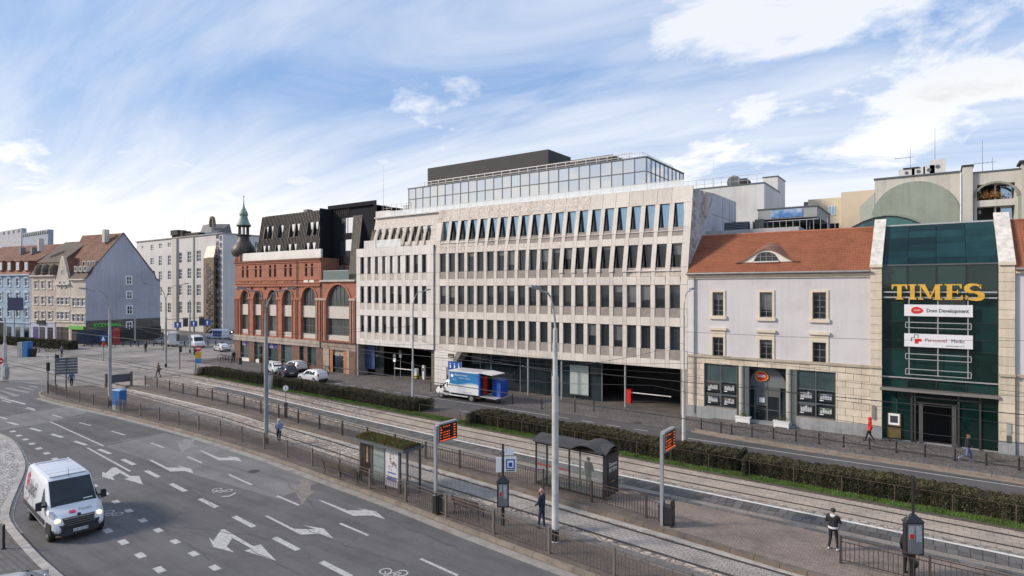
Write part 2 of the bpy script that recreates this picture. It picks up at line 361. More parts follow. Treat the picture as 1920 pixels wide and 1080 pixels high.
# ================================================================== GROUND
def asphalt(name,col,patch=.12,tint=(1,1,1)):
    m=bpy.data.materials.new(name); m.use_nodes=True; t=m.node_tree; b=t.nodes['Principled BSDF']
    pos=N(t,'ShaderNodeNewGeometry').outputs['Position']
    def noise(sc,det,rough=.6,st=(1,1,1)):
        mp=N(t,'ShaderNodeMapping'); mp.inputs['Scale'].default_value=st; Lk(t,pos,mp.inputs[0])
        n=N(t,'ShaderNodeTexNoise'); n.inputs['Scale'].default_value=sc; n.inputs['Detail'].default_value=det; n.inputs['Roughness'].default_value=rough; Lk(t,mp.outputs[0],n.inputs['Vector']); return n.outputs[0]
    out=mix(t,1.0,tuple(col)+(1,),ramp(t,noise(.16,6,.6),[(.3,1-patch*1.3),(.5,1.0),(.7,1+patch)]),'MULTIPLY')
    out=mix(t,1.0,out,ramp(t,noise(.9,8,.7,(.10,1,1)),[(.33,.74),(.50,1.0),(.68,1.16)]),'MULTIPLY')
    out=mix(t,1.0,out,ramp(t,noise(.55,10,.75),[(.36,.84),(.5,1.0),(.66,1.08)]),'MULTIPLY')   # wheel tracks along the street
    out=mix(t,1.0,out,ramp(t,noise(55,3),[(.3,.86),(.7,1.13)]),'MULTIPLY')
    out=mix(t,ramp(t,noise(3.1,9,.75),[(.62,0),(.72,.35)]),out,(.05,.05,.052,1))
    vo=N(t,'ShaderNodeTexVoronoi'); vo.feature='DISTANCE_TO_EDGE'; vo.inputs['Scale'].default_value=.42
    wn=N(t,'ShaderNodeTexNoise'); wn.inputs['Scale'].default_value=1.4; wn.inputs['Detail'].default_value=6; Lk(t,pos,wn.inputs['Vector'])
    ws=N(t,'ShaderNodeVectorMath'); ws.operation='SCALE'; ws.inputs['Scale'].default_value=1.6; Lk(t,wn.outputs['Color'],ws.inputs[0])
    wa=N(t,'ShaderNodeVectorMath'); wa.operation='ADD'; Lk(t,pos,wa.inputs[0]); Lk(t,ws.outputs[0],wa.inputs[1]); Lk(t,wa.outputs[0],vo.inputs['Vector'])
    crack=mth(t,'MULTIPLY',ramp(t,vo.outputs['Distance'],[(0,1),(.012,0)]),ramp(t,noise(.2,3),[(.45,0),(.6,.6)]))
    out=mix(t,crack,out,(.045,.045,.045,1))
    Lk(t,out,b.inputs['Base Color']); b.inputs['Roughness'].default_value=.82; b.inputs['Specular IOR Level'].default_value=.35
    bp=N(t,'ShaderNodeBump'); bp.inputs['Strength'].default_value=.25; bp.inputs['Distance'].default_value=.01; Lk(t,noise(70,3),bp.inputs['Height']); Lk(t,bp.outputs[0],b.inputs['Normal'])
    MATS[name]=m; return m
M_ROAD=asphalt('asphalt',(.118,.114,.115)); M_PATCH=asphalt('asphalt_fresh',(.105,.100,.100)); M_PATCHL=asphalt('asphalt_pale',(.178,.171,.166)); M_FROAD=asphalt('asphalt_far',(.095,.090,.090))
M_CROSS=asphalt('asphalt_crossing',(.245,.225,.205),.34)
def wornpaint(name,c,lo=.34,hi=.50,amt=.85):
    m=mat(name,c,.75,var=.12,scale=3,fine=.12); t=m.node_tree; b=t.nodes['Principled BSDF']; src=b.inputs['Base Color'].links[0].from_socket; pos=N(t,'ShaderNodeNewGeometry').outputs['Position']
    n=N(t,'ShaderNodeTexNoise'); n.inputs['Scale'].default_value=5.5; n.inputs['Detail'].default_value=12; n.inputs['Roughness'].default_value=.78; Lk(t,pos,n.inputs['Vector'])
    Lk(t,mix(t,mth(t,'MULTIPLY',ramp(t,n.outputs[0],[(lo,1),(hi,0)]),amt),src,(.125,.12,.122,1)),b.inputs['Base Color']); return m
M_MARK=wornpaint('road_paint',(.47,.455,.44)); M_MARKF=wornpaint('road_paint_worn',(.33,.32,.31),.42,.62); M_MARKY=wornpaint('road_paint_ochre',(.30,.255,.19),.42,.62)
def cobble(name,col,sc,dark=(.05,.045,.04),st=(1,1,1),var=.2):
    m=bpy.data.materials.new(name); m.use_nodes=True; t=m.node_tree; b=t.nodes['Principled BSDF']; pos=N(t,'ShaderNodeNewGeometry').outputs['Position']
    mp=N(t,'ShaderNodeMapping'); mp.inputs['Scale'].default_value=st; Lk(t,pos,mp.inputs[0])
    vo=N(t,'ShaderNodeTexVoronoi'); vo.feature='DISTANCE_TO_EDGE'; vo.inputs['Scale'].default_value=sc; vo.inputs['Randomness'].default_value=.72; Lk(t,mp.outputs[0],vo.inputs['Vector'])
    v2=N(t,'ShaderNodeTexVoronoi'); v2.inputs['Scale'].default_value=sc; v2.inputs['Randomness'].default_value=.72; Lk(t,mp.outputs[0],v2.inputs['Vector'])
    sp=N(t,'ShaderNodeSeparateColor'); Lk(t,v2.outputs['Color'],sp.inputs[0])
    out=mix(t,1.0,tuple(col)+(1,),ramp(t,sp.outputs[0],[(0,.72),(1,1.3)]),'MULTIPLY')
    n=N(t,'ShaderNodeTexNoise'); n.inputs['Scale'].default_value=.5; n.inputs['Detail'].default_value=7; Lk(t,pos,n.inputs['Vector'])
    out=mix(t,1.0,out,ramp(t,n.outputs[0],[(.3,1-var*1.4),(.7,1+var)]),'MULTIPLY')
    out=mix(t,ramp(t,vo.outputs['Distance'],[(.02,1),(.10,0)]),out,tuple(dark)+(1,))
    Lk(t,out,b.inputs['Base Color']); b.inputs['Roughness'].default_value=.8
    bp=N(t,'ShaderNodeBump'); bp.inputs['Strength'].default_value=.7; bp.inputs['Distance'].default_value=.03; Lk(t,ramp(t,vo.outputs['Distance'],[(0,0),(.2,1)]),bp.inputs['Height']); Lk(t,bp.outputs[0],b.inputs['Normal'])
    MATS[name]=m; return m
M_COBL=cobble('light_cobbles',(.42,.40,.38),5.5); M_COBD=cobble('grey_cobbles',(.17,.155,.145),6.5); M_COBT=cobble('track_cobbles',(.40,.335,.28),4.5,(.14,.115,.095),(.6,1,1))
M_SLABT=brickmat('track_slabs',(.44,.365,.295),(.36,.30,.245),(.19,.155,.125),.55,.36,.012,plane='xy',var=.16,stain=None)
M_SLABG=brickmat('track_slabs_grey',(.37,.335,.30),(.30,.275,.25),(.16,.14,.125),.30,.20,.014,plane='xy',var=.2)
M_PAVB=brickmat('brown_pavers',(.175,.140,.118),(.140,.113,.098),(.085,.070,.062),.20,.10,.010,plane='xy',var=.2,rot=45)
M_PAVR=brickmat('platform_pavers',(.285,.225,.185),(.225,.180,.152),(.14,.112,.095),.24,.12,.012,plane='xy',var=.18,rot=0)
M_PAVG=brickmat('pavement_slabs',(.185,.170,.160),(.150,.138,.130),(.09,.08,.075),.35,.35,.010,plane='xy',var=.2)
M_KERB=mat('kerb_granite',(.235,.195,.155),.85,var=.2,scale=2,rnd=.12,bump=.3); M_KERBD=mat('dark_sett',(.115,.108,.102),.85,var=.2,scale=3,rnd=.30,bump=.5,bscale=12)
M_KERBL=mat('brown_kerb',(.165,.132,.105),.85,var=.2,scale=2,rnd=.12,bump=.3)
M_WHITEL=mat('white_edge_paint',(.66,.64,.60),.75,var=.2,scale=5,fine=.25,rnd=.1)
M_STEEL=mat('rail_steel',(.10,.085,.075),.45,metal=.6,var=.2,scale=8)
M_GROOVE=mat('rail_groove',(.035,.03,.028),.8,var=.1)
M_SOIL=mat('soil',(.095,.072,.055),.95,var=.3,scale=3,bump=.5)
M_GRASS=mat('grass_base',(.055,.10,.022),.95,var=.35,scale=2.5,bump=.6)

MB().slab([(-2500,-600),(900,-600),(900,2500),(-2500,2500)],-.5,-.02).build('ground',M_PAVG,kind='structure')
# --- guide lines across the street (y at x)
A1=[(-100,28.9),(-78,28.7),(-67,28.35),(-60,28.1),(-50,27.6),(-42,26.85),(-35,26.2),(-30,25.65),(-24.4,25.15),(-20,24.8),(-15.8,24.42),(-12,24.08),(-8,23.72),(-4,23.4),(6,22.7),(20,21.9)]
a1=lambda x:lin(x,A1); a2=lambda x:a1(x)+1.435
P1=lambda x:a1(x)-.75                      # inner edge of the near island
P2N=[(-76,29.9),(-72,29.45),(-60,29.35),(-52,29.1),(-45.8,28.75),(-40,28.65),(-33.8,28.2),(-26.8,27.5),(-23,27.15),(-17,26.55),(-12,26.15),(-8.6,25.8),(-4.5,25.25),(6,24.5),(20,23.7)]
p2n=lambda x:lin(x,P2N)
P2F=[(-76,30.3),(-72,31.35),(-60,31.4),(-50,31.1),(-44,30.6),(-20,30.35),(-10,30.2),(0,29.95),(20,29.5)]
p2f=lambda x:lin(x,P2F)
B1=[(-100,39.0),(-78,37.6),(-60,36.95),(-45,35.55),(-31,34.5),(-20,33.95),(-12,33.58),(-3.3,33.42),(3,33.22),(20,32.8)]
b1=lambda x:lin(x,B1); b2=lambda x:b1(x)+1.45
GR=[(-78,39.0),(-70,38.75),(-53,38.0),(-31,36.9),(-20,36.3),(-13,36.0),(-4,35.65),(3,35.5),(20,35.1)]
gr=lambda x:lin(x,GR)                      # near edge of the grass
HG=[(-79,39.6),(-70,39.5),(-61,39.3),(-38,38.35),(-31,38.05),(-20,37.3),(-13.5,36.95),(-4,36.7),(3,36.5),(20,36.1)]
hg=lambda x:lin(x,HG)                      # near face of the hedge
RF=[(-79,41.6),(-60,41.1),(-38,40.3),(-20,39.6),(-9,38.9),(3,38.5),(20,38.2)]
rf=lambda x:lin(x,RF)                      # hedge back / near edge of the far road
KN=[(-79.5,25.5),(-79,23.6),(-77,22.4),(-74,21.9),(-70,21.9),(-64.8,22.15),(-58.8,22.6),(-53.4,22.8),(-47,22.85),(-42,22.8),(-35,22.5),(-30.7,22.15),(-27.4,21.85),(-24,21.6),(-21,21.3),(-18.3,20.98),(-15,20.65),(-11.3,20.3),(-5,19.7),(6,18.8),(20,18.0)]
kn=lambda x:lin(x,KN)                      # kerb between the near road and the island
KF=[(-15.4,46.15),(-13,45.7),(-7.6,45.2),(-1.5,45.05),(4.2,44.65),(20,44.0)]
kf=lambda x:lin(x,KF)
def strip(fa,fb,x0,x1,z,n=60,zb=None):
    mb=MB(); xs=[x0+(x1-x0)*i/n for i in range(n+1)]
    for a,b in zip(xs,xs[1:]):
        mb.poly([(a,fa(a),z),(b,fa(b),z),(b,fb(b),z),(a,fb(a),z)])
        if zb is not None:
            mb.poly([(a,fa(a),zb),(b,fa(b),zb),(b,fa(b),z),(a,fa(a),z)]); mb.poly([(b,fb(b),zb),(a,fb(a),zb),(a,fb(a),z),(b,fb(b),z)])
    if zb is not None:
        for x in (x0,x1): mb.poly([(x,fa(x),zb),(x,fb(x),zb),(x,fb(x),z),(x,fa(x),z)])
    return mb
LC=[gp(*p) for p in [(-400,700),(-200,760),(-60,800),(0,818),(25,835),(40,862),(42,885),(28,920),(14,955),(15,985),(60,1040),(105,1082),(200,1160),(420,1330)]]
# near road
near=[(p.x,p.y) for p in LC]
MB().poly([(x,y,0) for x,y in near]+[(20,7,0)]+[(20,18.2,0)]+[(x,y+.02,0) for x,y in reversed(KN[:-1])]+[(-80,26,0),(-150,10,0)]).build('near_road',M_ROAD,kind='structure')
# crossing of the streets at the left
MB().poly([(-79.4,24,-.004),(-79.4,47.5,-.004),(-92,49.5,-.004),(-100,62,-.004),(-118,95,-.004),(-150,140,-.004),(-175,140,-.004),(-132,64,-.004),(-126,48,-.004),(-170,41,-.004),(-320,10,-.004),(-320,-30,-.004),(-120,8,-.004),(-80,20,-.004)]).build('street_crossing',M_CROSS,kind='structure')
strip(P1,p2n,-79,20,.0).build('near_tram_bed',M_COBT,kind='structure')
strip(a1,a2,-30,20,.004).build('near_track_paving',M_SLABG,kind='structure')
strip(p2f,gr,-79,20,.0).build('far_tram_bed',M_COBT,kind='structure')
strip(lambda x:b1(x)-.55,lambda x:gr(x)-.02,-40,20,.004).build('far_track_paving',M_SLABT,kind='structure')
PZ=.14
strip(lambda x:kn(x)+.32,P1,-79,20,PZ,90,-.05).build('near_island_pavement',M_PAVB,kind='structure')
strip(lambda x:kn(x)+2.35,lambda x:P1(x)-.0,-60,20,PZ+.004,90).build('near_platform_paving',M_PAVG,kind='structure')
strip(lambda x:p2n(x)+.28,lambda x:p2f(x)-.28,-75.5,20,PZ,60,-.05).build('middle_platform',M_PAVR,kind='structure')
strip(lambda x:p2n(x)+.28,lambda x:p2n(x)+1.0 if x>-30 else p2f(x)-.3,-75,-10.3,PZ+.004,60).build('middle_platform_edge_paving',M_PAVB,kind='structure')
strip(gr,rf,-78.5,20,.03,50,-.1).build('verge',M_SOIL,kind='structure')
strip(rf,lambda x:45.9 if x<-16 else kf(x),-79.4,20,.0).build('far_road',M_FROAD,kind='structure')
strip(lambda x:45.9,lambda x:51.25,-95,-15.4,.006).build('forecourt',M_COBD,kind='structure')
strip(lambda x:kf(x)+.3,lambda x:51.25,-15.4,20,.12,30,-.05).build('far_pavement',M_COBD,kind='structure')
strip(lambda x:kf(x)-.55,lambda x:kf(x),-15.4,20,.005,30).build('gutter',mat('gutter_stone',(.25,.20,.155),.9,var=.25,scale=1.5),kind='structure')
# left corner pavement: pale cobbles inside the bend, slabs behind
pin=[(p.x,p.y) for p in LC]
MB().slab(pin[:10]+[(gp(-60,985).x,gp(-60,985).y),(-75,-5),(-160,-8)],-.05,.10).build('corner_pavement',M_COBL,kind='structure')
MB().slab(pin[9:]+[(-12,-6),(-75,-5.1),(gp(-60,985).x,gp(-60,985).y)],-.05,.098).build('side_pavement',brickmat('side_slabs',(.15,.14,.135),(.12,.112,.108),(.06,.055,.05),.20,.20,.01,plane='xy',var=.2),kind='structure')
# --- kerb stones, laid one by one
def along(fx,x0,x1,step):
    out=[]; x=x0
    while x<x1:
        out.append((x,min(x+step,x1))); x+=step
    return out
def kerb(name,fy,x0,x1,step,w,z0,z1,m,gap=.02,side=1,lim=300,par=None,jit=.006):
    mb_=None; n=0
    for a,b in along(None,x0,x1,step):
        ya,yb=fy(a),fy(b); L=math.hypot(b-a,yb-ya)
        j=random.uniform(-jit,jit)
        me=MB().box(0,L-gap,0,w,z0,z1+j)
        if n>=lim: break
        key=(name,round(L,1))
        o=bpy.data.objects.new(name,unitcube(m)); COL.objects.link(o); o['kind']='structure'
        ang=math.atan2(yb-ya,b-a); cx=(a+b)/2-math.sin(ang)*w/2*side; cy=(ya+yb)/2+math.cos(ang)*w/2*side
        o.location=(cx,cy,(z0+z1+j)/2); o.rotation_euler=(0,0,ang); o.scale=(L-gap,w,z1+j-z0); o.parent=par; n+=1
def run_parent(name,mb,m): return mb.build(name,m,kind='structure')
kp=run_parent('near_kerb',strip(lambda x:kn(x)+.02,lambda x:kn(x)+.3,-78.6,20,.1,60,-.05),M_SOIL)
kerb('kerb_stone',kn,-78.5,14,1.0,.22,-.02,.15,M_KERB,par=kp)
kp=run_parent('near_gutter',strip(lambda x:kn(x)-.55,lambda x:kn(x)-.06,-74,20,.004,60),mat('gutter_concrete',(.29,.265,.235),.9,var=.25,scale=1.5,rnd=.1))
kp=run_parent('middle_platform_near_kerb',strip(lambda x:p2n(x)+.02,lambda x:p2n(x)+.28,-75,20,.1,60,-.05),M_SOIL)
kerb('kerb_stone',p2n,-75,14,1.0,.28,-.02,.17,M_KERBL,par=kp)
kp=run_parent('middle_platform_far_kerb',strip(lambda x:p2f(x)-.28,lambda x:p2f(x)-.02,-75,20,.1,60,-.05),M_SOIL)
kerb('kerb_stone',lambda x:p2f(x)-.28,-72,14,.8,.28,-.02,.16,M_KERBD,par=kp)
kp=run_parent('far_kerb',strip(lambda x:kf(x)+.02,lambda x:kf(x)+.28,-15.3,20,.08,30,-.05),M_SOIL)
kerb('kerb_stone',kf,-15.3,12,1.0,.30,-.02,.13,M_KERB,par=kp)
kp=run_parent('sett_row',strip(lambda x:b1(x)-2.48,lambda x:b1(x)-1.22,-66,20,.002,60),M_SOIL)
kerb('sett',lambda x:b1(x)-2.45,-66,12,.40,.58,-.02,.014,M_KERBD,par=kp,gap=.03,jit=.005)
kerb('sett',lambda x:b1(x)-1.85,-66,12,.42,.58,-.02,.014,M_KERBD,par=kp,gap=.03,jit=.005)
kp=run_parent('tram_edge_line',strip(lambda x:b1(x)-1.20,lambda x:b1(x)-1.0,-72,20,.006,60),M_WHITEL)
kp=run_parent('tram_edge_line',strip(lambda x:p2n(x)-.16,lambda x:p2n(x)-.01,-72,-44,.006,40),M_WHITEL)
kp=run_parent('platform_apron',strip(lambda x:p2f(x)+.02,lambda x:b1(x)-2.5,-40,20,.004,60),brickmat('apron_slabs',(.27,.24,.21),(.24,.21,.185),(.15,.13,.11),1.0,.9,.012,plane='xy',var=.16))
kp=run_parent('pale_track_edge',strip(lambda x:p2n(x)-.42,lambda x:p2n(x)-.02,-72,20,.005,70),mat('pale_edge_stone',(.40,.365,.32),.9,var=.25,scale=1.5,fine=.2))
# pale kerb and double row of setts round the paved corner at the left
M_CK=mat('corner_kerb_stone',(.36,.335,.31),.85,var=.15,scale=3,rnd=.15,bump=.3)
kp=run_parent('corner_kerb_bed',MB().slab([(-75,2,0),(-60,2,0),(-60,2.4,0),(-75,2.4,0)],-.2,-.1),M_SOIL)
def polykerb(P,off,w,step,z0,z1,lim):
    acc=0; n=0
    for A,B in zip(P,P[1:]):
        d=(B-A); L=d.length; d=d/L; nn=Vector((-d.y,d.x,0)); k=max(1,round(L/step)); ang=math.atan2(d.y,d.x)
        for i in range(k):
            if n>=lim: return
            c=A+d*(L*(i+.5)/k)+nn*(off+w/2); 
            if c.x<-75 or c.x>-14: continue
            o=bpy.data.objects.new('corner_stone',unitcube(M_CK)); COL.objects.link(o); o['kind']='structure'; o.parent=kp; o.location=(c.x,c.y,(z0+z1)/2+random.uniform(-.004,.004)); o.rotation_euler=(0,0,ang); o.scale=(L/k-.02,w,z1-z0); n+=1
LK=[]
for i in range(2,len(LC)-1):
    a,b,c,d=LC[max(i-1,0)],LC[i],LC[i+1],LC[min(i+2,len(LC)-1)]
    for u in (0,.25,.5,.75):
        LK.append(.5*((2*b)+(c-a)*u+(2*a-5*b+4*c-d)*u*u+(3*b-a-3*c+d)*u**3))
polykerb(LK,-.18,.30,.8,-.02,.13,90); polykerb(LK,.14,.15,.22,-.03,.018,140)
# rails
for nm,f0,f1,x1 in (('near',a1,a2,20),('far',b1,b2,20)):
    t=thing('tram_track','pair of grooved steel tram rails of the '+('near track beside the long road fence' if nm=='near' else 'far track beside the grass verge'),'rails',(0,0,0),world=True)
    for f in (f0,f1):
        strip(lambda x:f(x)-.07,lambda x:f(x)+.09,-130,x1,.012,90).build('rail',M_GROOVE,t)
        strip(lambda x:f(x)-.07,lambda x:f(x)-.01,-130,x1,.018,90).build('rail_head',M_STEEL,t)
# tram rails and seams through the crossing
for i,(pts,w) in enumerate([([(0,662),(110,672),(240,690),(330,700)],.5),([(0,690),(120,668),(230,655),(330,640)],.5),([(190,700),(330,690),(460,668)],.35),([(0,640),(150,648),(330,652)],.8)]):
    mb=MB()
    for a,b in zip(pts,pts[1:]):
        A,B=gp(*a),gp(*b); d=(B-A).normalized(); n=Vector((-d.y,d.x,0))*w/2
        for o_ in (0,1.6): q=Vector((-d.y,d.x,0))*o_; mb.poly([(A-n+q)[:2]+(.006,),(B-n+q)[:2]+(.006,),(B+n+q)[:2]+(.006,),(A+n+q)[:2]+(.006,)])
    mb.build('crossing_rail_bed',mat('pale_rail_bed',(.36,.325,.29),.85,var=.2,scale=1),kind='structure')
# paint
def P36(l,ox=0,oy=780,s=3.6): return [(ox+x/s,oy+y/s) for x,y in l]
def paint(polys,m,name,z=.006,kind='structure'):
    mb=MB()
    for p in polys: 
        q=[gp(*c) for c in p]
        ar=sum(q[i].x*q[(i+1)%len(q)].y-q[(i+1)%len(q)].x*q[i].y for i in range(len(q)))
        if ar<0: q=q[::-1]
        mb.poly([(c.x,c.y,z) for c in q])
    return mb.build(name,m,kind=kind)
def dashline(segs,w,m,name,z=.006):
    for a,b in segs:
        A,B=gp(*a),gp(*b); d=(B-A).normalized(); n=Vector((-d.y,d.x,0))*w/2
        MB().poly([((A-n).x,(A-n).y,z),((B-n).x,(B-n).y,z),((B+n).x,(B+n).y,z),((A+n).x,(A+n).y,z)]).build(name,m,kind='structure')
c1=[(24,794),(66.7,805.6),(106.7,817),(150.8,831),(195.8,846.7),(240.6,866.4),(285.6,888.6),(333.9,914),(390.3,943),(457,978),(536,1019.5),(629,1067)]
segs=[]
for i,c in enumerate(c1):
    a=c1[max(0,i-1)]; b=c1[min(len(c1)-1,i+1)]; A,B,C=gp(*a),gp(*b),gp(*c); d=(B-A).normalized()
    segs.append((C-d*.98,C+d*.98,d))
for A,B,d in segs:
    n=Vector((-d.y,d.x,0))*.13; MB().poly([((A-n).x,(A-n).y,.006),((B-n).x,(B-n).y,.006),((B+n).x,(B+n).y,.006),((A+n).x,(A+n).y,.006)]).build('lane_dash',M_MARK,kind='structure')
dashline([((48,765.5),(66,770)),((97.5,777.5),(116,783)),((148.6,792.5),(170.8,798)),((209.7,808.6),(234.7,816)),((282.8,830.8),(307.8,839.7)),((351.4,856.4),(378.3,867.8)),((429,890),(472,909)),((519.4,930),(561,947.5)),((637.5,981.4),(690.3,1004)),((788.9,1048),(858.3,1079.4)),((990,1132),(1080,1170))],.14,M_MARK,'lane_dash')
dashline([((94.4,791),(194.4,836.4)),((163.9,839.7),(244.4,884))],.13,M_MARK,'lane_line')
def shortd(cs,L,w):
    P=[gp(*c) for c in cs]
    for i,C in enumerate(P):
        a=P[max(0,i-1)]; b=P[min(len(P)-1,i+1)]; d=(b-a).normalized(); n=Vector((-d.y,d.x,0))*w/2; A=C-d*L/2; B=C+d*L/2
        MB().poly([((A-n).x,(A-n).y,.006),((B-n).x,(B-n).y,.006),((B+n).x,(B+n).y,.006),((A+n).x,(A+n).y,.006)]).build('cycle_lane_dash',M_MARK,kind='structure')
shortd([(24.4,809),(35.6,816.7),(47.8,824),(60,832),(73,841),(87.8,850),(103,860.6)],.62,.32)
shortd([(177,911),(198,926),(217.5,941),(241.7,957.8),(268,975.8),(296.7,994.4),(329,1015.6),(363.3,1038.3),(402.8,1064.7),(447,1093)],.55,.28)
shortd([(39,858),(50.8,869.4)],.5,.26); shortd([(202,995.3),(231.4,1016.7),(263.3,1041.4),(299,1068.3),(335,1097)],.62,.30)
arr=[P36([(708,568),(730,570),(905,637),(1020,637),(965,620),(1100,645),(1160,698),(1075,672),(945,675)],400),
 P36([(345,675),(370,675),(545,762),(690,765),(610,738),(745,760),(812,830),(715,795),(590,802)],400),
 P36([(1003,298),(1025,297),(1130,348),(1225,350),(1195,336),(1290,357),(1305,387),(1250,372),(1150,375)]),
 P36([(1345,233),(1365,235),(1480,282),(1560,282),(1535,272),(1605,280),(1632,308),(1580,298),(1480,300)])]
for a in arr: paint([a],M_MARK,'bend_arrow')
paint([[(414.4,993.3),(420.8,992.5),(475,1024.4),(488.9,1021),(518,1051.7),(458.3,1032.8),(470.8,1028.6),(436,1009),(425,1025),(438.9,1036),(400,1025.8),(391.7,1007.8),(400,1014.7)]],M_MARK,'two_way_arrow')
paint([P36([(755,350),(780,347),(880,405),(940,405),(965,463),(838,425),(870,418),(810,385),(760,410),(775,435),(690,410),(690,378),(715,385)])],M_MARK,'two_way_arrow')
paint([P36([(515,445),(545,490),(560,470),(580,475),(590,420),(662,438),(655,500),(685,510),(630,560),(600,600),(572,545),(560,520)],400)],M_MARKY,'worn_arrow')
paint([P36([(1198,165),(1225,190),(1245,155),(1315,160),(1300,195),(1345,205),(1270,215),(1230,245),(1205,205)])],M_MARKF,'worn_arrow')
def bike(c,L,ang):                      # painted bicycle symbol
    C=gp(*c); mb=MB(); ca,sa=math.cos(ang),math.sin(ang)
    T=lambda u,v:(C.x+ca*u*L-sa*v*L,C.y+sa*u*L+ca*v*L,.006)
    def ring(u,v,r):
        n=16
        for k in range(n):
            a=2*math.pi*k/n; b=2*math.pi*(k+1)/n
            mb.poly([T(u+r*math.cos(a),v+r*math.sin(a)),T(u+r*math.cos(b),v+r*math.sin(b)),T(u+(r-.055)*math.cos(b),v+(r-.055)*math.sin(b)),T(u+(r-.055)*math.cos(a),v+(r-.055)*math.sin(a))])
    ring(-.27,0,.21); ring(.27,0,.21)
    def seg(a,b,w=.045):
        d=Vector((b[0]-a[0],b[1]-a[1])); d.normalize(); n=Vector((-d.y,d.x))*w/2
        mb.poly([T(a[0]-n.x,a[1]-n.y),T(b[0]-n.x,b[1]-n.y),T(b[0]+n.x,b[1]+n.y),T(a[0]+n.x,a[1]+n.y)])
    seg((-.27,0),(-.12,.26)); seg((-.12,.26),(.17,.26)); seg((.17,.26),(-.02,0)); seg((-.02,0),(-.12,.26)); seg((.27,0),(.17,.34)); seg((.1,.36),(.22,.34)); seg((-.19,.31),(-.06,.31)); seg((-.27,0),(-.02,0))
    mb.build('cycle_symbol',M_MARK,kind='structure')
bike((417,919),1.25,R(-158)); bike((212,962),1.25,R(-168)); bike((738,1073),1.25,R(-158))
paint([P36([(1495,540),(1545,538),(1590,515),(1593,522),(1548,545),(1497,546)])],M_MARK,'cycle_chevron')
# zebra crossing and stop line
def C5(l): return [(x/6.75,700+y/6.75) for x,y in l]
for q in ([(45,190),(95,180),(390,235),(335,252)],[(205,172),(250,165),(445,205),(405,216)],[(345,160),(385,153),(490,176),(465,186)],[(-40,205),(20,215),(260,280),(190,300)],[(-90,250),(-20,262),(120,305),(60,325)]): paint([C5(q)],M_MARKF,'zebra_stripe')
for q in ([(-60,300),(-30,296),(335,385),(310,397)],[(20,345),(35,340),(145,365),(130,373)],[(-30,548),(0,545),(100,575),(80,585)],[(330,430),(350,427),(450,455),(435,463)]): paint([C5(q)],M_MARK,'stop_line')
# asphalt repairs with tarred seams
def patch(p,m,z): return paint([p],m,'asphalt_patch',z)
patch([(95,791),(180,777.5),(312,812),(196,836)],M_PATCH,.0035)
patch([(0,807),(95,791),(170,772),(130,762),(0,783)],M_PATCHL,.0035)
patch([(196,836.5),(312,812.5),(470,852),(600,905),(520,935),(330,880)],M_PATCHL,.0035)
dashline([((0,806),(95,790.5)),((95,790.5),(182,777)),((160,839),(312,812)),((0,783),(130,762)),((26,929),(42,926)),((171,901),(195,896))],.12,M_MARKF,'tar_seam',.0045)
M_CRACK=mat('tar_crack',(.080,.077,.077),.7,var=.1)
rc=random.Random(21)
for (x0,y0,x1,y1) in ((300,985,520,1010),(330,900,420,960),(560,990,760,1060),(640,880,740,930),(430,1010,560,1075),(250,960,400,1050),(700,960,860,1030),(520,890,600,960)):
    mb=MB(); n=16; q=[gp(x0+(x1-x0)*i/n+rc.uniform(-4,4),y0+(y1-y0)*i/n+rc.uniform(-3,3)) for i in range(n+1)]
    for a,b in zip(q,q[1:]):
        d=(b-a).normalized(); nn=Vector((-d.y,d.x,0))*rc.uniform(.008,.022); mb.poly([(a-nn)[:2]+(.0075,),(b-nn)[:2]+(.0075,),(b+nn)[:2]+(.0075,),(a+nn)[:2]+(.0075,)])
    mb.build('asphalt_crack',M_CRACK,kind='structure')
# lines of the far road
def wl(name,f,x0,x1,w,m=M_MARK): strip(lambda x:f(x)-w/2,lambda x:f(x)+w/2,x0,x1,.006,40).build(name,m,kind='structure')
wl('lane_line',lambda x:lin(x,[(-45,45.0),(-27,44.45),(-26.9,44.4)]),-45,-27.5,.13)
wl('lane_line',lambda x:43.58,-14.9,20,.13)
for x in (-62.5,-60,-57.5,-55,-52.5,-50,-47.5): wl('lane_dash',lambda q:lin(q,[(-62,45.35),(-50,45.15),(-45,45.0)]),x,x+1.1,.13)
for x in (-26.6,-24.2,-21.8,-19.4,-17.1): wl('lane_dash',lambda q:lin(q,[(-26,44.4),(-17,43.9)]),x,x+1.2,.13)
for x in (-40,-35.5,-9.2): wl('lane_dash',lambda q:lin(q,[(-40,41.6),(-9,40.9)]),x,x+2.6,.11)
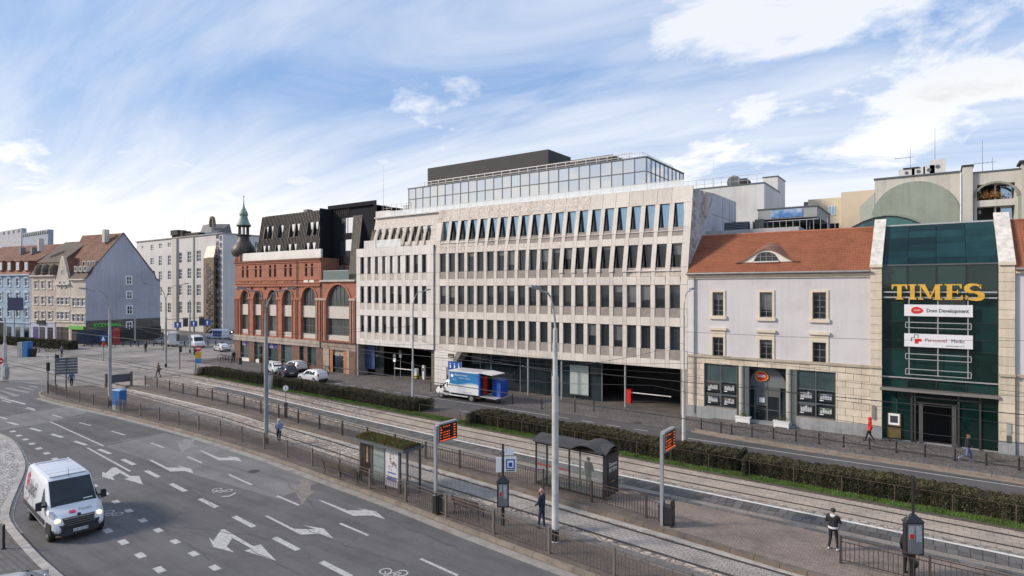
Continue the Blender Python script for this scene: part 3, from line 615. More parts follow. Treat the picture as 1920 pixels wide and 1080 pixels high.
# verge plants: grass blades (nobody could count them)
rng=np.random.default_rng(3)
def blades(name,x0,x1,fa,fb,n,hmin,hmax,m,z=.03,w=.02):
    x=rng.uniform(x0,x1,n); u=rng.random(n); ya=np.interp(x,[p[0] for p in fa],[p[1] for p in fa]); yb=np.interp(x,[p[0] for p in fb],[p[1] for p in fb])
    y=ya+(yb-ya)*u; edge=np.clip(u*6,0.15,1); h=rng.uniform(hmin,hmax,n)*edge; a=rng.uniform(0,6.283,n); l=rng.uniform(-.4,.4,(n,2))*h[:,None]
    V=np.zeros((n,3,3)); ww=rng.uniform(w*.6,w*1.5,n)
    V[:,0]=np.stack([x-np.cos(a)*ww,y-np.sin(a)*ww,np.full(n,z)],1); V[:,1]=np.stack([x+np.cos(a)*ww,y+np.sin(a)*ww,np.full(n,z)],1); V[:,2]=np.stack([x+l[:,0],y+l[:,1],z+h],1)
    me=bpy.data.meshes.new(name); me.vertices.add(n*3); me.vertices.foreach_set('co',V.reshape(-1)); me.loops.add(n*3); me.loops.foreach_set('vertex_index',np.arange(n*3)); me.polygons.add(n); me.polygons.foreach_set('loop_start',np.arange(n)*3); me.polygons.foreach_set('loop_total',np.full(n,3)); me.update()
    me.materials.append(m); o=bpy.data.objects.new(name,me); COL.objects.link(o); o['kind']='stuff'; return o
M_BLADE=mat('grass_blades',(.105,.175,.034),.85,var=.4,scale=.9,fine=.35)
gl=[(a,b+.42+.12*math.sin(a*1.3)) for a,b in GR]; gl=[(x,lin(x,GR)+.30+.08*math.sin(x*1.7)+.06*math.sin(x*5.1)) for x in np.arange(-78,20,.6)]
gh=[(x,hg(x)+.35) for x in np.arange(-78,20,.6)]
tag(blades('grass',-78,16,gl,gh,90000,.04,.13,M_BLADE),'green grass strip between the far tram track and the clipped hedge','grass')
strip(lambda x:lin(x,gl)-.02,lambda x:hg(x)+.5,-77,20,.036,120).build('grass_ground',M_GRASS,kind='structure')
# ================================================================== WHITE STONE OFFICE BUILDING
Y0=51.3
M_STONE=mat('pale_stone',(.66,.605,.545),.85,var=.08,scale=.5,rnd=.06,streak=.08,bump=.15,fine=.1)
M_STONED=mat('soiled_stone',(.60,.53,.465),.9,var=.16,scale=1.2,rnd=.10,streak=.25,bump=.3,fine=.15)
M_STONEL=mat('light_stone',(.70,.66,.625),.85,var=.1,scale=.6,rnd=.05,streak=.12,bump=.12)
M_JOINT=mat('stone_joint',(.30,.26,.235),.9,var=.15)
def stained(name,c,dark,sc=.55,lo=.46,hi=.60):
    m=bpy.data.materials.new(name); m.use_nodes=True; t=m.node_tree; b=t.nodes['Principled BSDF']; pos=N(t,'ShaderNodeNewGeometry').outputs['Position']
    n=N(t,'ShaderNodeTexNoise'); n.inputs['Scale'].default_value=sc; n.inputs['Detail'].default_value=10; n.inputs['Roughness'].default_value=.72; n.inputs['Distortion'].default_value=.8; Lk(t,pos,n.inputs['Vector'])
    n2=N(t,'ShaderNodeTexNoise'); n2.inputs['Scale'].default_value=6; n2.inputs['Detail'].default_value=8; Lk(t,pos,n2.inputs['Vector'])
    o=mix(t,ramp(t,n.outputs[0],[(lo,0),(hi,1)]),tuple(c)+(1,),tuple(dark)+(1,)); o=mix(t,1.0,o,ramp(t,n2.outputs[0],[(.35,.72),(.65,1.15)]),'MULTIPLY')
    Lk(t,o,b.inputs['Base Color']); b.inputs['Roughness'].default_value=.9; MATS[name]=m; return m
M_STAIN=stained('stained_stone',(.62,.56,.50),(.40,.34,.29),.45,.54,.70); M_STAIN2=stained('mottled_stone',(.50,.47,.47),(.26,.22,.19),1.1,.44,.58)
M_GLASSD=glassmat('dark_window_glass',(.016,.023,.028),.05,.6,blinds=.8); M_GLASSB=glassmat('blue_mirror_glass',(.30,.42,.52),.03,.8,metal=.85,wav=.05)
M_GLASSP=glassmat('penthouse_glass',(.66,.66,.65),.03,.8,metal=.9,wav=.16); M_GLASSM=glassmat('mirror_window_glass',(.75,.75,.72),.04,.8,metal=.95,wav=.10)
M_ALU=mat('grey_aluminium',(.13,.14,.145),.4,metal=.4,var=.05); M_ALUL=mat('light_aluminium',(.50,.50,.50),.4,metal=.5,var=.05)
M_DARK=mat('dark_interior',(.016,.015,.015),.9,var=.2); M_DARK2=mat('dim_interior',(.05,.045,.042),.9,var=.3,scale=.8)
M_FROST=seeglass('frosted_balustrade_glass',(.85,.88,.88),.55,.2); M_CLEAR=seeglass('clear_glass',(.30,.34,.34),.14,.03); M_CLEARG=seeglass('greenish_glass',(.22,.30,.29),.45,.03)
ob=thing('office_building','long pale stone office building with rows of narrow windows and a glass penthouse','building',(-39,51.3,0),world=True)
XL,XM,XR=-60.75,-47.35,-17.6
xw0,xw1=-46.62,-19.62+1.0
PIT=(wX(1255.5)-wX(824.4))/20; WWD=.93
zc_=lambda x:16.1+(12.2-16.1)*(x-XM)/(XR-XM)      # crease above which the wall leans back
LEAN=.20
yf=lambda x,z:Y0+LEAN*max(0.,z-zc_(x))
xm=[wX(824.4)+i*PIT for i in range(21)]
xl=[wX(677.6)+i*(wX(793)-wX(677.6))/8 for i in range(9)]; WL=.70
LV={'C':(5.62,7.72),'B':(9.32,11.42),'A':(13.0,15.12),'D':(16.62,18.82)}
TOP=20.3
holes=[]
for k,(za,zb) in LV.items(): holes+=[(x,x+WWD,za,zb) for x in xm]
ZB=4.02
# backing wall with the openings
holesG=[(-43.3,-18.15,0,ZB)]
wb=wallholes(MB(),XM,XR,ZB,TOP,Y0,holes,.30,yf=lambda x,z:yf(x,z)+.05,ri=1)
wb.poly([(XM,Y0+.05,0),(-45.5,Y0+.05,0),(-45.5,Y0+.05,1.45),(-43.3,Y0+.05,ZB),(XM,Y0+.05,ZB)])
wb.poly([(-45.5,Y0+.05,1.45),(-43.3,Y0+.05,ZB),(-43.3,Y0+1.6,ZB),(-45.5,Y0+1.6,1.45)]); wb.poly([(-45.5,Y0+.05,0),(-45.5,Y0+.05,1.45),(-45.5,Y0+1.6,1.45),(-45.5,Y0+1.6,0)])
wb.box(-18.2,XR,Y0+.02,Y0+1.5,0,ZB)
wb.build('wall',[M_JOINT,M_STONED],ob)
wl_=wallholes(MB(),XL,XM,4.02,16.2,Y0-.12,[(x,x+WL,za,zb) for x in xl for k,(za,zb) in LV.items() if k!='D'],.30)
wl_.box(XL,XM,Y0-.12,52.6,16.0,16.2); wl_.poly([(XM,Y0-.12,4.02),(XM,Y0+.06,4.02),(XM,Y0+.06,16.2),(XM,Y0-.12,16.2)]); wl_.poly([(XL,Y0+.3,4.02),(XL,Y0-.12,4.02),(XL,Y0-.12,16.2),(XL,Y0+.3,16.2)])
wl_.box(XL,XL+.28,Y0-.1,Y0+1.5,0,4.02)
wl_.build('wall',M_JOINT,ob)
# stone panels in front of the backing wall
def spanel(mb,x0,x1,z0,z1,pr=.0,g=.015,y=None):
    F=(lambda x,z:yf(x,z)-pr) if y is None else (lambda x,z:y-pr)
    a,b,c,d=x0+g,x1-g,z0+g,z1-g
    q=[(a,F(a,c),c),(b,F(b,c),c),(b,F(b,d),d),(a,F(a,d),d)]; k=[(p[0],p[1]+.05,p[2]) for p in q]
    return mb.add(q+k,[(0,1,2,3),(0,4,5,1),(1,5,6,2),(2,6,7,3),(3,7,4,0)])
def panelobj(name,m,x0,x1,z0,z1,pr=0.,y=None,cnt=[0]):
    spanel(MB(),x0,x1,z0,z1,pr,y=y).build(name,m,ob)
bays=[(XM,xm[0])]+[(xm[i]+WWD,xm[i+1]) for i in range(20)]+[(xm[20]+WWD,XR)]
order=[('C',ZB),('B',7.72),('A',11.42),('D',15.12)]
stuffm=MB(); stuffd=MB(); npan=0
zprev=ZB
for k in 'CBAD':
    za,zb=LV[k]
    for i in range(21):
        x0=xm[i]; far=i<0
        # sill panel, course panel
        zs=za-.80 if k!='C' else za-.85
        dirty=(k in 'AD' and random.random()<.65) or random.random()<.3
        panelobj('sill_panel',M_STONED if dirty else M_STONE,x0-.03,x0+WWD+.03,zs,za-.04,-.06)
        panelobj('course_panel',M_STAIN if k=='D' and i<12 else M_STONE,x0-.03,x0+WWD+.03,zprev,zs,0)
    for i,(a,b) in enumerate(bays):
        spanel(stuffm,a+.02,b-.02,zprev,za,0)                      # between the windows, below
    for i,(a,b) in enumerate(bays):
        wide=i in (0,21)
        if 0<i<21 and k in 'DA' and yf(b,zb)-Y0>.25:
            # flaring fin: thin at the head, stepping forward to the sill
            F0=yf((a+b)/2,za); F1=yf((a+b)/2,zb)
            yb_=F1+.36
            MB().hexa([(a,F0-.10,za-.35),(b,F0-.10,za-.35),(b,F0+.3,za-.35),(a,F0+.3,za-.35),(a+.0,F1-.02,zb),(b-.0,F1-.02,zb),(b,yb_,zb),(a,yb_,zb)]).build('fin',M_STONE,ob)
        else:
            panelobj('pier_panel',M_STONE,a,b,za,zb,.0)
    zprev=zb
for i in range(21):
    a=xm[i]-.31 if i else XM; b=xm[i+1]-.31 if i<20 else XR
    panelobj('parapet_panel',M_STAIN if i<14 else M_STONE,a,b,zprev,TOP,.02)
stuffm.build('pier_course_panels',M_STONE,ob,kind='stuff')
# left section panels
bl=[(XL,xl[0])]+[(xl[i]+WL,xl[i+1]) for i in range(8)]+[(xl[8]+WL,XM)]
zprev=4.02; sm=MB(); sp=MB()
YLF=Y0-.17
for k in 'CBA':
    za,zb=LV[k]
    for i in range(9):
        spanel(sp,xl[i]-.03,xl[i]+WL+.03,za-.80,za-.04,-.02,y=YLF); panelobj('course_panel',M_STONEL,xl[i]-.03,xl[i]+WL+.03,zprev,za-.80,0,y=YLF)
    for a,b in bl: spanel(sm,a,b,zprev,za,0,y=YLF); panelobj('pier_panel',M_STONEL,a,b,za,zb,0,y=YLF)
    zprev=zb
for i in range(9): panelobj('parapet_panel',M_STONEL,XL if i==0 else xl[i]-.3,xl[i+1]-.3 if i<8 else XM,zprev,16.22,0,y=YLF)
sm.build('pier_course_panels',M_STONEL,ob,kind='stuff'); sp.build('sill_panels',M_STONED,ob,kind='stuff')
# ground floor stone pier between the two openings, in courses
z=0.0
rows=[0,.72,1.44,2.16,2.88,3.45,4.02]
for za,zb in zip(rows,rows[1:]):
    xe=lambda q:-45.5 if q<=1.45 else -45.5+(q-1.45)*2.2/2.57
    xr=min(xe(za),xe(zb)) if zb>1.45 else -45.5
    n=2
    for i in range(n):
        a=XM+(xr-XM)*i/n; b=XM+(xr-XM)*(i+1)/n; panelobj('base_panel',M_STONEL,a,b,za,zb,0,y=Y0)
MB().poly([(-45.55,Y0-.003,1.3),(-45.2,Y0-.003,1.3),(-43.2,Y0-.003,ZB),(-43.9,Y0-.003,ZB)]).build('slanted_trim',mat('taupe_trim',(.22,.19,.17),.7),ob)
# windows
def wbars(nm): pass
for k,(za,zb) in LV.items():
    for i,x in enumerate(xm):
        yy=yf(x+.4,zb)+.20
        g=M_GLASSB if k=='D' else M_GLASSD
        window(ob,x,x+WWD,za,zb,yy,M_ALU,g,1,1,fw=.05,fd=.06)
for k in 'CBA':
    za,zb=LV[k]
    for i,x in enumerate(xl):
        g=M_GLASSM if (k=='A' and 1<=i<=5) else M_GLASSD
        window(ob,x,x+WL,za,zb,Y0+.06,M_ALU,g,1,1,fw=.05,fd=.06)
# sills in front of the leaning windows
for i,x in enumerate(xm):
    for k in 'DA':
        za,zb=LV[k]; F0=yf(x+.4,za); 
        if F0-Y0>.02 or k=='D': MB().hexa([(x,F0-.10,za-.36),(x+WWD,F0-.10,za-.36),(x+WWD,F0+.6,za-.1),(x,F0+.6,za-.1),(x,F0-.12,za-.32),(x+WWD,F0-.12,za-.32),(x+WWD,F0+.7,za-.02),(x,F0+.7,za-.02)]).build('ledge',M_STONEL,ob)
# set back, leaning top storey of the left section
fl=lambda z:52.3+.24*(z-16.2)
x0=-59.0
tb=MB(); hl=[(wX(701+i*13.1,52.9)-.3,wX(701+i*13.1,52.9)+.42,16.9,18.75) for i in range(9)]
wallholes(tb,-59.4,XM+.6,16.2,20.25,52.3,hl,.25,yf=lambda x,z:fl(z))
tb.poly([(-59.4,fl(16.2),16.2),(-59.4,fl(20.25),20.25),(-59.4,60,20.25),(-59.4,60,16.2)])
tb.build('leaning_wall',M_STAIN,ob)
for i,h in enumerate(hl):
    window(ob,h[0],h[1],h[2],h[3],fl(h[3])+.15,M_ALU,M_GLASSM if i%3 else M_GLASSD,1,1,fw=.05)
    if i<8: MB().hexa([(h[1],fl(16.6)-.28,16.3),(hl[i+1][0],fl(16.6)-.28,16.3),(hl[i+1][0],fl(16.6)+.3,16.3),(h[1],fl(16.6)+.3,16.3),(h[1]+.02,fl(18.75)-.03,18.75),(hl[i+1][0]-.02,fl(18.75)-.03,18.75),(hl[i+1][0],fl(18.75)+.2,18.75),(h[1],fl(18.75)+.2,18.75)]).build('fin',M_STONED,ob)
MB().box(-57.3,-53.0,Y0+.12,Y0+.15,16.25,17.2).build('balustrade',M_FROST,ob)
MB().box(XL+1.2,-57.4,YLF+.25,YLF+.5,16.21,17.2).build('white_kerb_wall',M_STONEL,ob)
# right flank: leaning triangle and upright side with panel joints
P0=(XR,Y0,12.2); P1=(-18.9+.33,yf(XR,TOP),TOP); P2=(XR,59.2,20.4)
MB().poly([P0,P2,P1]).build('leaning_flank',M_STAIN2,ob)
MB().poly([P0,(XR,Y0,0),(XR,66.9,0),(XR,66.9,20.5),P2]).build('flank_wall',mat('flank_panels',(.50,.49,.52),.85,var=.1,scale=.5,streak=.12),ob)
sj=MB()
for z in (8.5,12.2,15.6,18.3):
    sj.box(XR,XR+.012,52.5+ (z-12)*.9 if z>12 else 51.4,66.8,z-.025,z+.025)
for y in (61.8,64.4): sj.box(XR,XR+.012,y-.02,y+.02,8,20.3)
sj.build('panel_joints',mat('flank_joint',(.22,.21,.22),.9,var=0),ob,kind='stuff')  # thin dark grey strips marking the joints between flank panels
# corner wedge so the leaning front closes against the flank
MB().poly([(XR,Y0,12.2),(P1[0],P1[1],TOP),(XR,P1[1]-.0,TOP)]).build('corner_wedge',M_STONE,ob)
MB().box(XL+1,XR-.05,56.5,66.9,4,20.25).build('core',M_STONED,ob)
MB().box(-59.4,XR-.95,52.95,66.9,20.22,20.36).build('roof_slab',M_STONEL,ob)
# glass balustrade on the parapet
for i in range(22):
    a=-57.6+i*1.78; MB().box(a,a+1.74,53.2,53.23,20.3,21.0).build('balustrade_glass',M_FROST,ob)
MB().box(-57.6,-18.7,53.19,53.24,20.98,21.02).build('balustrade_rail',M_ALUL,ob)
# penthouse
pt=MB(); PX0,PX1,PY0,PY1=-55.2,-22.9,55.0,65.4
pt.box(PX0+.1,PX1-.1,PY0+.15,PY1,20.3,23.8); pt.build('penthouse_core',M_DARK2,ob)
mul=MB(); npn=26
for i in range(npn+1):
    x=PX0+(PX1-PX0)*i/npn; mul.box(x-.035,x+.035,PY0-.05,PY0+.08,20.3,23.9)
mul.box(PX0,PX1,PY0-.04,PY0+.07,22.5,22.58)
nps=9
for i in range(nps+1):
    y=PY0+(PY1-PY0)*i/nps; mul.box(PX1-.08,PX1+.05,y-.035,y+.035,20.3,23.9)
mul.box(PX1-.06,PX1+.04,PY0,PY1,22.5,22.58); mul.build('mullions',M_ALU,ob)
for i in range(npn):
    a=PX0+(PX1-PX0)*i/npn+.04; b=PX0+(PX1-PX0)*(i+1)/npn-.04
    for z0,z1 in ((20.32,22.49),(22.6,23.86)): MB().box(a,b,PY0,PY0+.03,z0,z1).build('pane',M_GLASSP,ob)
for i in range(nps):
    a=PY0+(PY1-PY0)*i/nps+.04; b=PY0+(PY1-PY0)*(i+1)/nps-.04
    for z0,z1 in ((20.32,22.49),(22.6,23.86)): MB().box(PX1-.03,PX1,a,b,z0,z1).build('pane',M_GLASSP,ob)
MB().box(PX0-.12,PX1+.12,PY0-.12,PY1,23.88,24.0).build('penthouse_roof',M_ALU,ob)
rl=MB()
for i in range(24):
    x=PX0+2.2+i*1.22
    rl.box(x-.03,x+.03,PY0+.5,PY0+.56,24,24.62); rl.bar((x,PY0+.53,24.0),(x,PY0+1.1,24.0),.04)
rl.box(PX0+1,PX0+30.5,PY0+.5,PY0+.56,24.6,24.68); rl.box(PX0+1,PX0+30.5,PY0+.5,PY0+.55,24.28,24.33); rl.build('roof_railing',M_ALUL,ob)
r2=MB(); r2.box(PX1-9,PX1-.8,PY0+.85,PY0+.88,24.62,24.66); r2.box(PX1-.83,PX1-.8,PY0+.85,PY1-1,24.62,24.66)
for y in (56,58,60,62,64): r2.box(PX1-.83,PX1-.8,y,y+.03,24,24.62)
for x in (-31,-28.5,-26,-24): r2.box(x,x+.03,PY0+.85,PY0+.88,24,24.62)
r2.build('roof_railing',M_ALUL,ob)
M_BOX=mat('charcoal_cladding',(.055,.054,.055),.8,var=.12,scale=.6)
MB().box(-55.2,-36.3,58.5,63.7,23.9,27.15).build('plant_room',M_BOX,ob)
MB().box(-36.25,-28.2,58.5,63,23.9,25.5).build('plant_room',M_BOX,ob)
# annex and dish frames at the left end of the roof
MB().box(-60.3,-57.6,54,60,17.5,21.3).build('stair_head',M_STONEL,ob)
MB().box(-57.3,-54.5,56,60,20.3,22.1).build('roof_unit',M_GLASSP,ob)
ra=MB()
for i in range(7): 
    x=-60.2+i*.9; ra.box(x,x+.04,55,55.04,21.3,22.2)
ra.box(-60.2,-54.8,55,55.04,22.16,22.2); ra.box(-60.2,-54.8,55,55.04,21.75,21.79); ra.build('roof_railing',M_ALUL,ob)
MB().cyl(-59.9,55,21.3,27.5,.03,.015,6).build('mast',M_ALUL,ob)
# ---- ground floor recesses
gf=MB()
gf.poly([(XL+.2,Y0+.2,.004),(XR,Y0+.2,.004),(XR,66,.004),(XL+.2,66,.004)])
gf.build('arcade_floor',mat('arcade_paving',(.12,.105,.095),.85,var=.2,scale=.8),ob)
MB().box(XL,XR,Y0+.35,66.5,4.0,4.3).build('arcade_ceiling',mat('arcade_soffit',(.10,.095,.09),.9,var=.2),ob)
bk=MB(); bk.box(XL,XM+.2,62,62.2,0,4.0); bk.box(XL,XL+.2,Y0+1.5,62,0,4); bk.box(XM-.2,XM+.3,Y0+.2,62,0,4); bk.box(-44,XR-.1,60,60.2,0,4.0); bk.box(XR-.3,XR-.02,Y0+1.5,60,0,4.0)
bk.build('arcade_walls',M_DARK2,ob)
M_BLUEP=mat('blue_panels',(.035,.06,.16),.5,var=.4,scale=1.3)
MB().box(-60.4,-58.6,Y0+1.0,Y0+1.1,.8,3.9).build('blue_window_film',M_BLUEP,ob)
MB().box(-58.6,-57.0,Y0+1.1,Y0+1.2,0,3.9).build('shop_window',M_GLASSD,ob)
MB().box(-48.2,-47.4,Y0+.4,58,0,4.0).build('inner_wall',mat('olive_wall',(.16,.15,.12),.8,var=.2),ob)
# glazed lobby
gx0,gx1=wX(905,53.4),wX(1128,52.9)
MB().box(-43.6,gx0,53.6,53.65,0,4.0).build('lobby_dark_pane',M_GLASSD,ob)
M_LOB=glassmat('lobby_glass',(.018,.028,.032),.03,.7)
xs_=[gx0+(gx1-gx0)*q for q in (0,.10,.36,.62,.80,1.0)]
for a,b in zip(xs_,xs_[1:]): MB().box(a+.03,b-.03,53.0,53.03,.05,3.95).build('lobby_pane',M_LOB,ob)
for x in xs_: MB().box(x-.04,x+.04,52.96,53.08,0,4.0).build('lobby_mullion',mat('teal_mullion',(.16,.21,.20),.5,var=.05),ob)
for px in (985,1048,1168): MB().cyl(wX(px,Y0-.2)-.02,Y0+.35,0,4.02,.09,n=10).build('column',M_ALUL,ob)
fr=thing('frosted_screen','pale frosted glass screen standing inside the lobby window','glass screen',(wX(1086,52.8),52.8,0))
MB().box(-1.05,1.05,-.03,.03,.5,3.4).build('sheet',mat('frosted_white',(.42,.47,.45),.4,var=.08),fr); MB().box(-1.08,1.08,-.05,.05,.4,.5).build('foot_rail',M_ALU,fr)
# things in the garage mouth
MB().box(-29.4,-28.0,56,56.4,0,2.2).build('dark_kiosk',M_DARK,ob)
tk=thing('barrier_cabinet','bright red barrier cabinet with a white boom at the garage mouth','barrier',(wX(1180,54),54.0,.004))
MB().box(-.22,.22,-.2,.2,0,1.25).build('cabinet',mat('signal_red',(.62,.02,.015),.4,var=.03),tk); MB().box(.1,4.2,-.05,.03,.98,1.06).build('boom',mat('white_paint',(.75,.75,.74),.5,var=.05),tk); MB().box(-.25,.25,-.23,.23,1.25,1.3).build('cap',mat('signal_red'  ,(.62,.02,.015)),tk)
tb_=thing('barrier_cabinet','white boom barrier with a yellow and black striped post in the left passage','barrier',(wX(784,53.5),53.2,.004))
MB().box(-.2,.2,-.2,.2,.5,1.3).build('cabinet',mat('white_paint',(.75,.75,.74)),tb_); MB().box(-3.9,-.1,-.05,.03,1.0,1.1).build('boom',mat('white_paint',(.75,.75,.74)),tb_)
for i in range(4): MB().box(-.24,.24,-.24,.24,.125*i,.125*i+.125).build('band',mat('hazard_yellow',(.62,.48,.02),.5,var=.03) if i%2 else mat('black_rubber',(.02,.02,.02),.6,var=.05),tb_)
tm=thing('ticket_machine','tall white ticket machine beside the boom in the left passage','ticket machine',(wX(791,53.5)+.25,53.6,.004)); MB().box(-.18,.18,-.15,.15,0,1.7).build('cabinet',mat('white_paint',(.75,.75,.74)),tm); MB().box(-.1,.1,-.17,-.15,1.0,1.4).build('screen',M_DARK,tm)
pl=thing('wall_plaque','small brown plaque on the stone pier above the truck','plaque',(wX(846),Y0-.01,wZ(846,667))); MB().box(-.42,.42,-.05,0,-.2,.2).build('board',mat('bronze',(.10,.065,.035),.5,metal=.5),pl); MB().box(-.3,.3,-.06,-.05,-.12,-.02).build('letters',M_ALUL,pl)
# ================================================================== BRICK BUILDING
M_BRICK=brickmat('red_brick',(.40,.155,.095),(.33,.12,.075),(.30,.17,.13),.26,.08,.012,plane='xz',var=.16,scale=.5,bump=.2)
M_BRICKM=mat('moulded_brick',(.36,.14,.085),.85,var=.15,scale=1.5,rnd=.1,bump=.2); M_BRICKD=mat('dark_brick',(.17,.055,.035),.85,var=.15)
M_BSTONE=mat('belt_stone',(.40,.34,.29),.9,var=.25,scale=.8,streak=.2,bump=.3); M_CREAMP=mat('cream_spandrel',(.55,.50,.45),.8,var=.06)
M_BROWN=mat('brown_stone_pier',(.17,.095,.07),.85,var=.25,scale=1.2,bump=.2); M_WGLASS=glassmat('factory_glass',(.085,.095,.095),.08,.6); M_TEALG=glassmat('shop_glass',(.05,.085,.09),.06,.6)
M_WHITEP=mat('white_render',(.74,.71,.66),.8,var=.08,scale=.5)
bb=thing('brick_building','red brick corner building with arched windows and an onion spire','building',(-75,51.3,0),world=True)
BX0,BX1=wX(441),-60.95
ZT,ZC,ZL=15.35,11.75,4.0
spans=[(452.4,466.7),(476.9,491),(503,519.6),(530.9,548),(566.5,593),(613.4,656)]
sx=[(wX(a),wX(b)) for a,b in spans]
z_sp=[9.85,9.85,9.85,9.85,9.75,9.7]
mbw=MB()
# arched openings: rectangular grid below the springing, fan above
def archwall(mb,x0,x1,z0,z1,y,ops,depth=.4):
    """ops: (xa,xb,zbottom,zspring); semicircular head"""
    hol=[(a,b,zb,zs+(b-a)/2) for a,b,zb,zs in ops]
    wallholes(mb,x0,x1,z0,z1,y,hol,0.001)
    for a,b,zb,zs in ops:
        r=(b-a)/2; cx=(a+b)/2; n=10; top=zs+r
        arc=[(cx-r*math.cos(math.pi*k/n),zs+r*math.sin(math.pi*k/n)) for k in range(n+1)]
        for k in range(n):
            (xa,za),(xb,zb_)=arc[k],arc[k+1]
            mb.poly([(xa,y,za),(xb,y,zb_),(xb,y,top),(xa,y,top)]) if k not in () else None
            mb.poly([(xa,y,za),(xa,y+depth,za),(xb,y+depth,zb_),(xb,y,zb_)])
        mb.poly([(a,y,zb),(a,y,zs),(a,y+depth,zs),(a,y+depth,zb)]); mb.poly([(b,y,zs),(b,y,zb),(b,y+depth,zb),(b,y+depth,zs)]); mb.poly([(a,y,zb),(a,y+depth,zb),(b,y+depth,zb),(b,y,zb)])
main=[(sx[i][0],sx[i][1],4.25,z_sp[i]) for i in range(5)]
XS=wX(602)     # where the tall part ends
archwall(mbw,BX0,XS,ZL,ZC,Y0,main,.45)
archwall(mbw,XS,BX1,ZL,12.05,Y0,[(sx[5][0],sx[5][1],4.25,9.35)],.45)
# upper storey with pairs of small arched windows
up=[]; cen=[459.5,484,511,540,579.5]
for i,c in enumerate(cen):
    c0=wX(c); s=.62 if i<4 else .66
    for q in (-1,1): up.append((c0+q*s-.30,c0+q*s+.30,12.85,14.35))
archwall(mbw,BX0,XS,ZC,ZT,Y0,up,.3)
mbw.poly([(BX0,Y0,ZL),(BX0,Y0,ZT),(BX0,Y0+14,ZT),(BX0,Y0+14,ZL)]); mbw.poly([(XS,Y0,12.05),(XS,Y0+3,12.05),(XS,Y0+3,ZT),(XS,Y0,ZT)])
mbw.build('wall',M_BRICK,bb)
MB().box(BX0+.5,BX1,Y0+.6,Y0+14,4,12.2).build('core',M_DARK,bb); MB().box(BX0+.5,XS-.1,Y0+.4,Y0+14,12.2,ZT-.1).build('core',M_DARK,bb)
# windows with glazing bars, cream spandrel, sill
def archglass(a,b,zb,zs,y,gm,nx,nz,fm):
    r=(b-a)/2; cx=(a+b)/2; n=10
    pts=[(a,zb),(b,zb)]+[(cx+r*math.cos(math.pi*k/n),zs+r*math.sin(math.pi*k/n)) for k in range(n+1)]
    f=MB()
    for i in range(1,nx):
        x=a+(b-a)*i/nx; hgt=zs+math.sqrt(max(0,r*r-(x-cx)**2)); f.box(x-.04,x+.04,y-.05,y-.003,zb,hgt)
    for i in range(nz): z=zb+(zs-zb)*(i+.5)/nz if nz>1 else (zb+zs)/2; f.box(a,b,y-.045,y-.004,z-.03,z+.03)
    f.box(a,b,y-.06,y,zb,zb+.07)
    ar=[(cx+r*math.cos(math.pi*k/n),zs+r*math.sin(math.pi*k/n)) for k in range(n+1)]
    for (xa,za),(xb,zb2) in zip(ar,ar[1:]): f.bar((xa,y-.03,za),(xb,y-.03,zb2),.07,.07)
    w=f.build('window',fm,bb); MB().prism(pts,y,y+.03).build('pane',gm,w)
M_FRW=mat('grey_window_bars',(.10,.105,.10),.6,var=.05)
for i,(a,b) in enumerate(sx):
    zs=z_sp[i] if i<5 else 9.35; zmid=8.75; 
    archglass(a,b,zmid,zs,Y0+.34,M_WGLASS,4 if i<4 else 5 if i==4 else 6,2,M_FRW)
    MB().box(a,b,Y0+.12,Y0+.3,7.15,zmid).build('spandrel',M_CREAMP,bb)
    window(bb,a,b,4.9,7.15,Y0+.32,M_FRW,M_WGLASS,4 if i<4 else 5 if i==4 else 6,2,fw=.07,bw=.04)
    MB().box(a,b,Y0+.10,Y0+.45,4.25,4.9).build('window_sill',M_CREAMP,bb)
for a,b,zb,zs in up: archglass(a,b,zb,zs,Y0+.24,M_GLASSD,2,2,M_FRW)
# moulded arches, piers, cornices
for i,(a,b) in enumerate(sx):
    zs=z_sp[i] if i<5 else 9.35; r=(b-a)/2; cx=(a+b)/2; n=14; f=MB()
    for k in range(n):
        t0,t1=math.pi*k/n,math.pi*(k+1)/n
        f.bar((cx+(r+.14)*math.cos(t0),Y0-.04,zs+(r+.14)*math.sin(t0)),(cx+(r+.14)*math.cos(t1),Y0-.04,zs+(r+.14)*math.sin(t1)),.12,.26)
    f.build('arch_moulding',M_BRICKM,bb)
edges=[BX0]+[x for s in sx for x in s]+[BX1]
for i in range(0,len(edges),2):
    a,b=edges[i],edges[i+1]; w=b-a
    f=MB(); f.box(a+.04,b-.04,Y0-.10,Y0+.0,4.0,9.6)
    if w>.5:
        f.cyl(a+.12,Y0-.10,4.1,9.6,.11,n=8); f.cyl(b-.12,Y0-.10,4.1,9.6,.11,n=8)
    if w>1.6: f.cyl((a+b)/2-.18,Y0-.12,4.1,9.6,.11,n=8); f.cyl((a+b)/2+.22,Y0-.12,4.1,9.6,.11,n=8)
    f.build('pier',M_BRICKM,bb)
    MB().box(a-.02,b+.02,Y0-.24,Y0-.02,9.55,9.85).build('capital',M_BRICKM if i<10 else mat('sand_capital',(.45,.33,.25),.8),bb)
    if i in (10,12): f=MB(); f.box(a+.3,a+.42,Y0-.24,Y0-.10,4.1,9.5); f.box(b-.42,b-.3,Y0-.24,Y0-.10,4.1,9.5); f.build('stripe',mat('sand_capital',(.45,.33,.25)),bb)
for z0,z1,d,x1 in ((ZC-.28,ZC-.05,.22,XS),(12.35,12.5,.10,XS),(ZC+.10,ZC+.22,.12,XS),(14.1,14.2,.05,XS),(ZT-.28,ZT,.22,XS),(ZT-.5,ZT-.3,.12,XS)): MB().box(BX0-.1,x1,Y0-d,Y0-.002,z0,z1).build('cornice',M_BRICKM if z0<15 else M_BRICKD,bb)
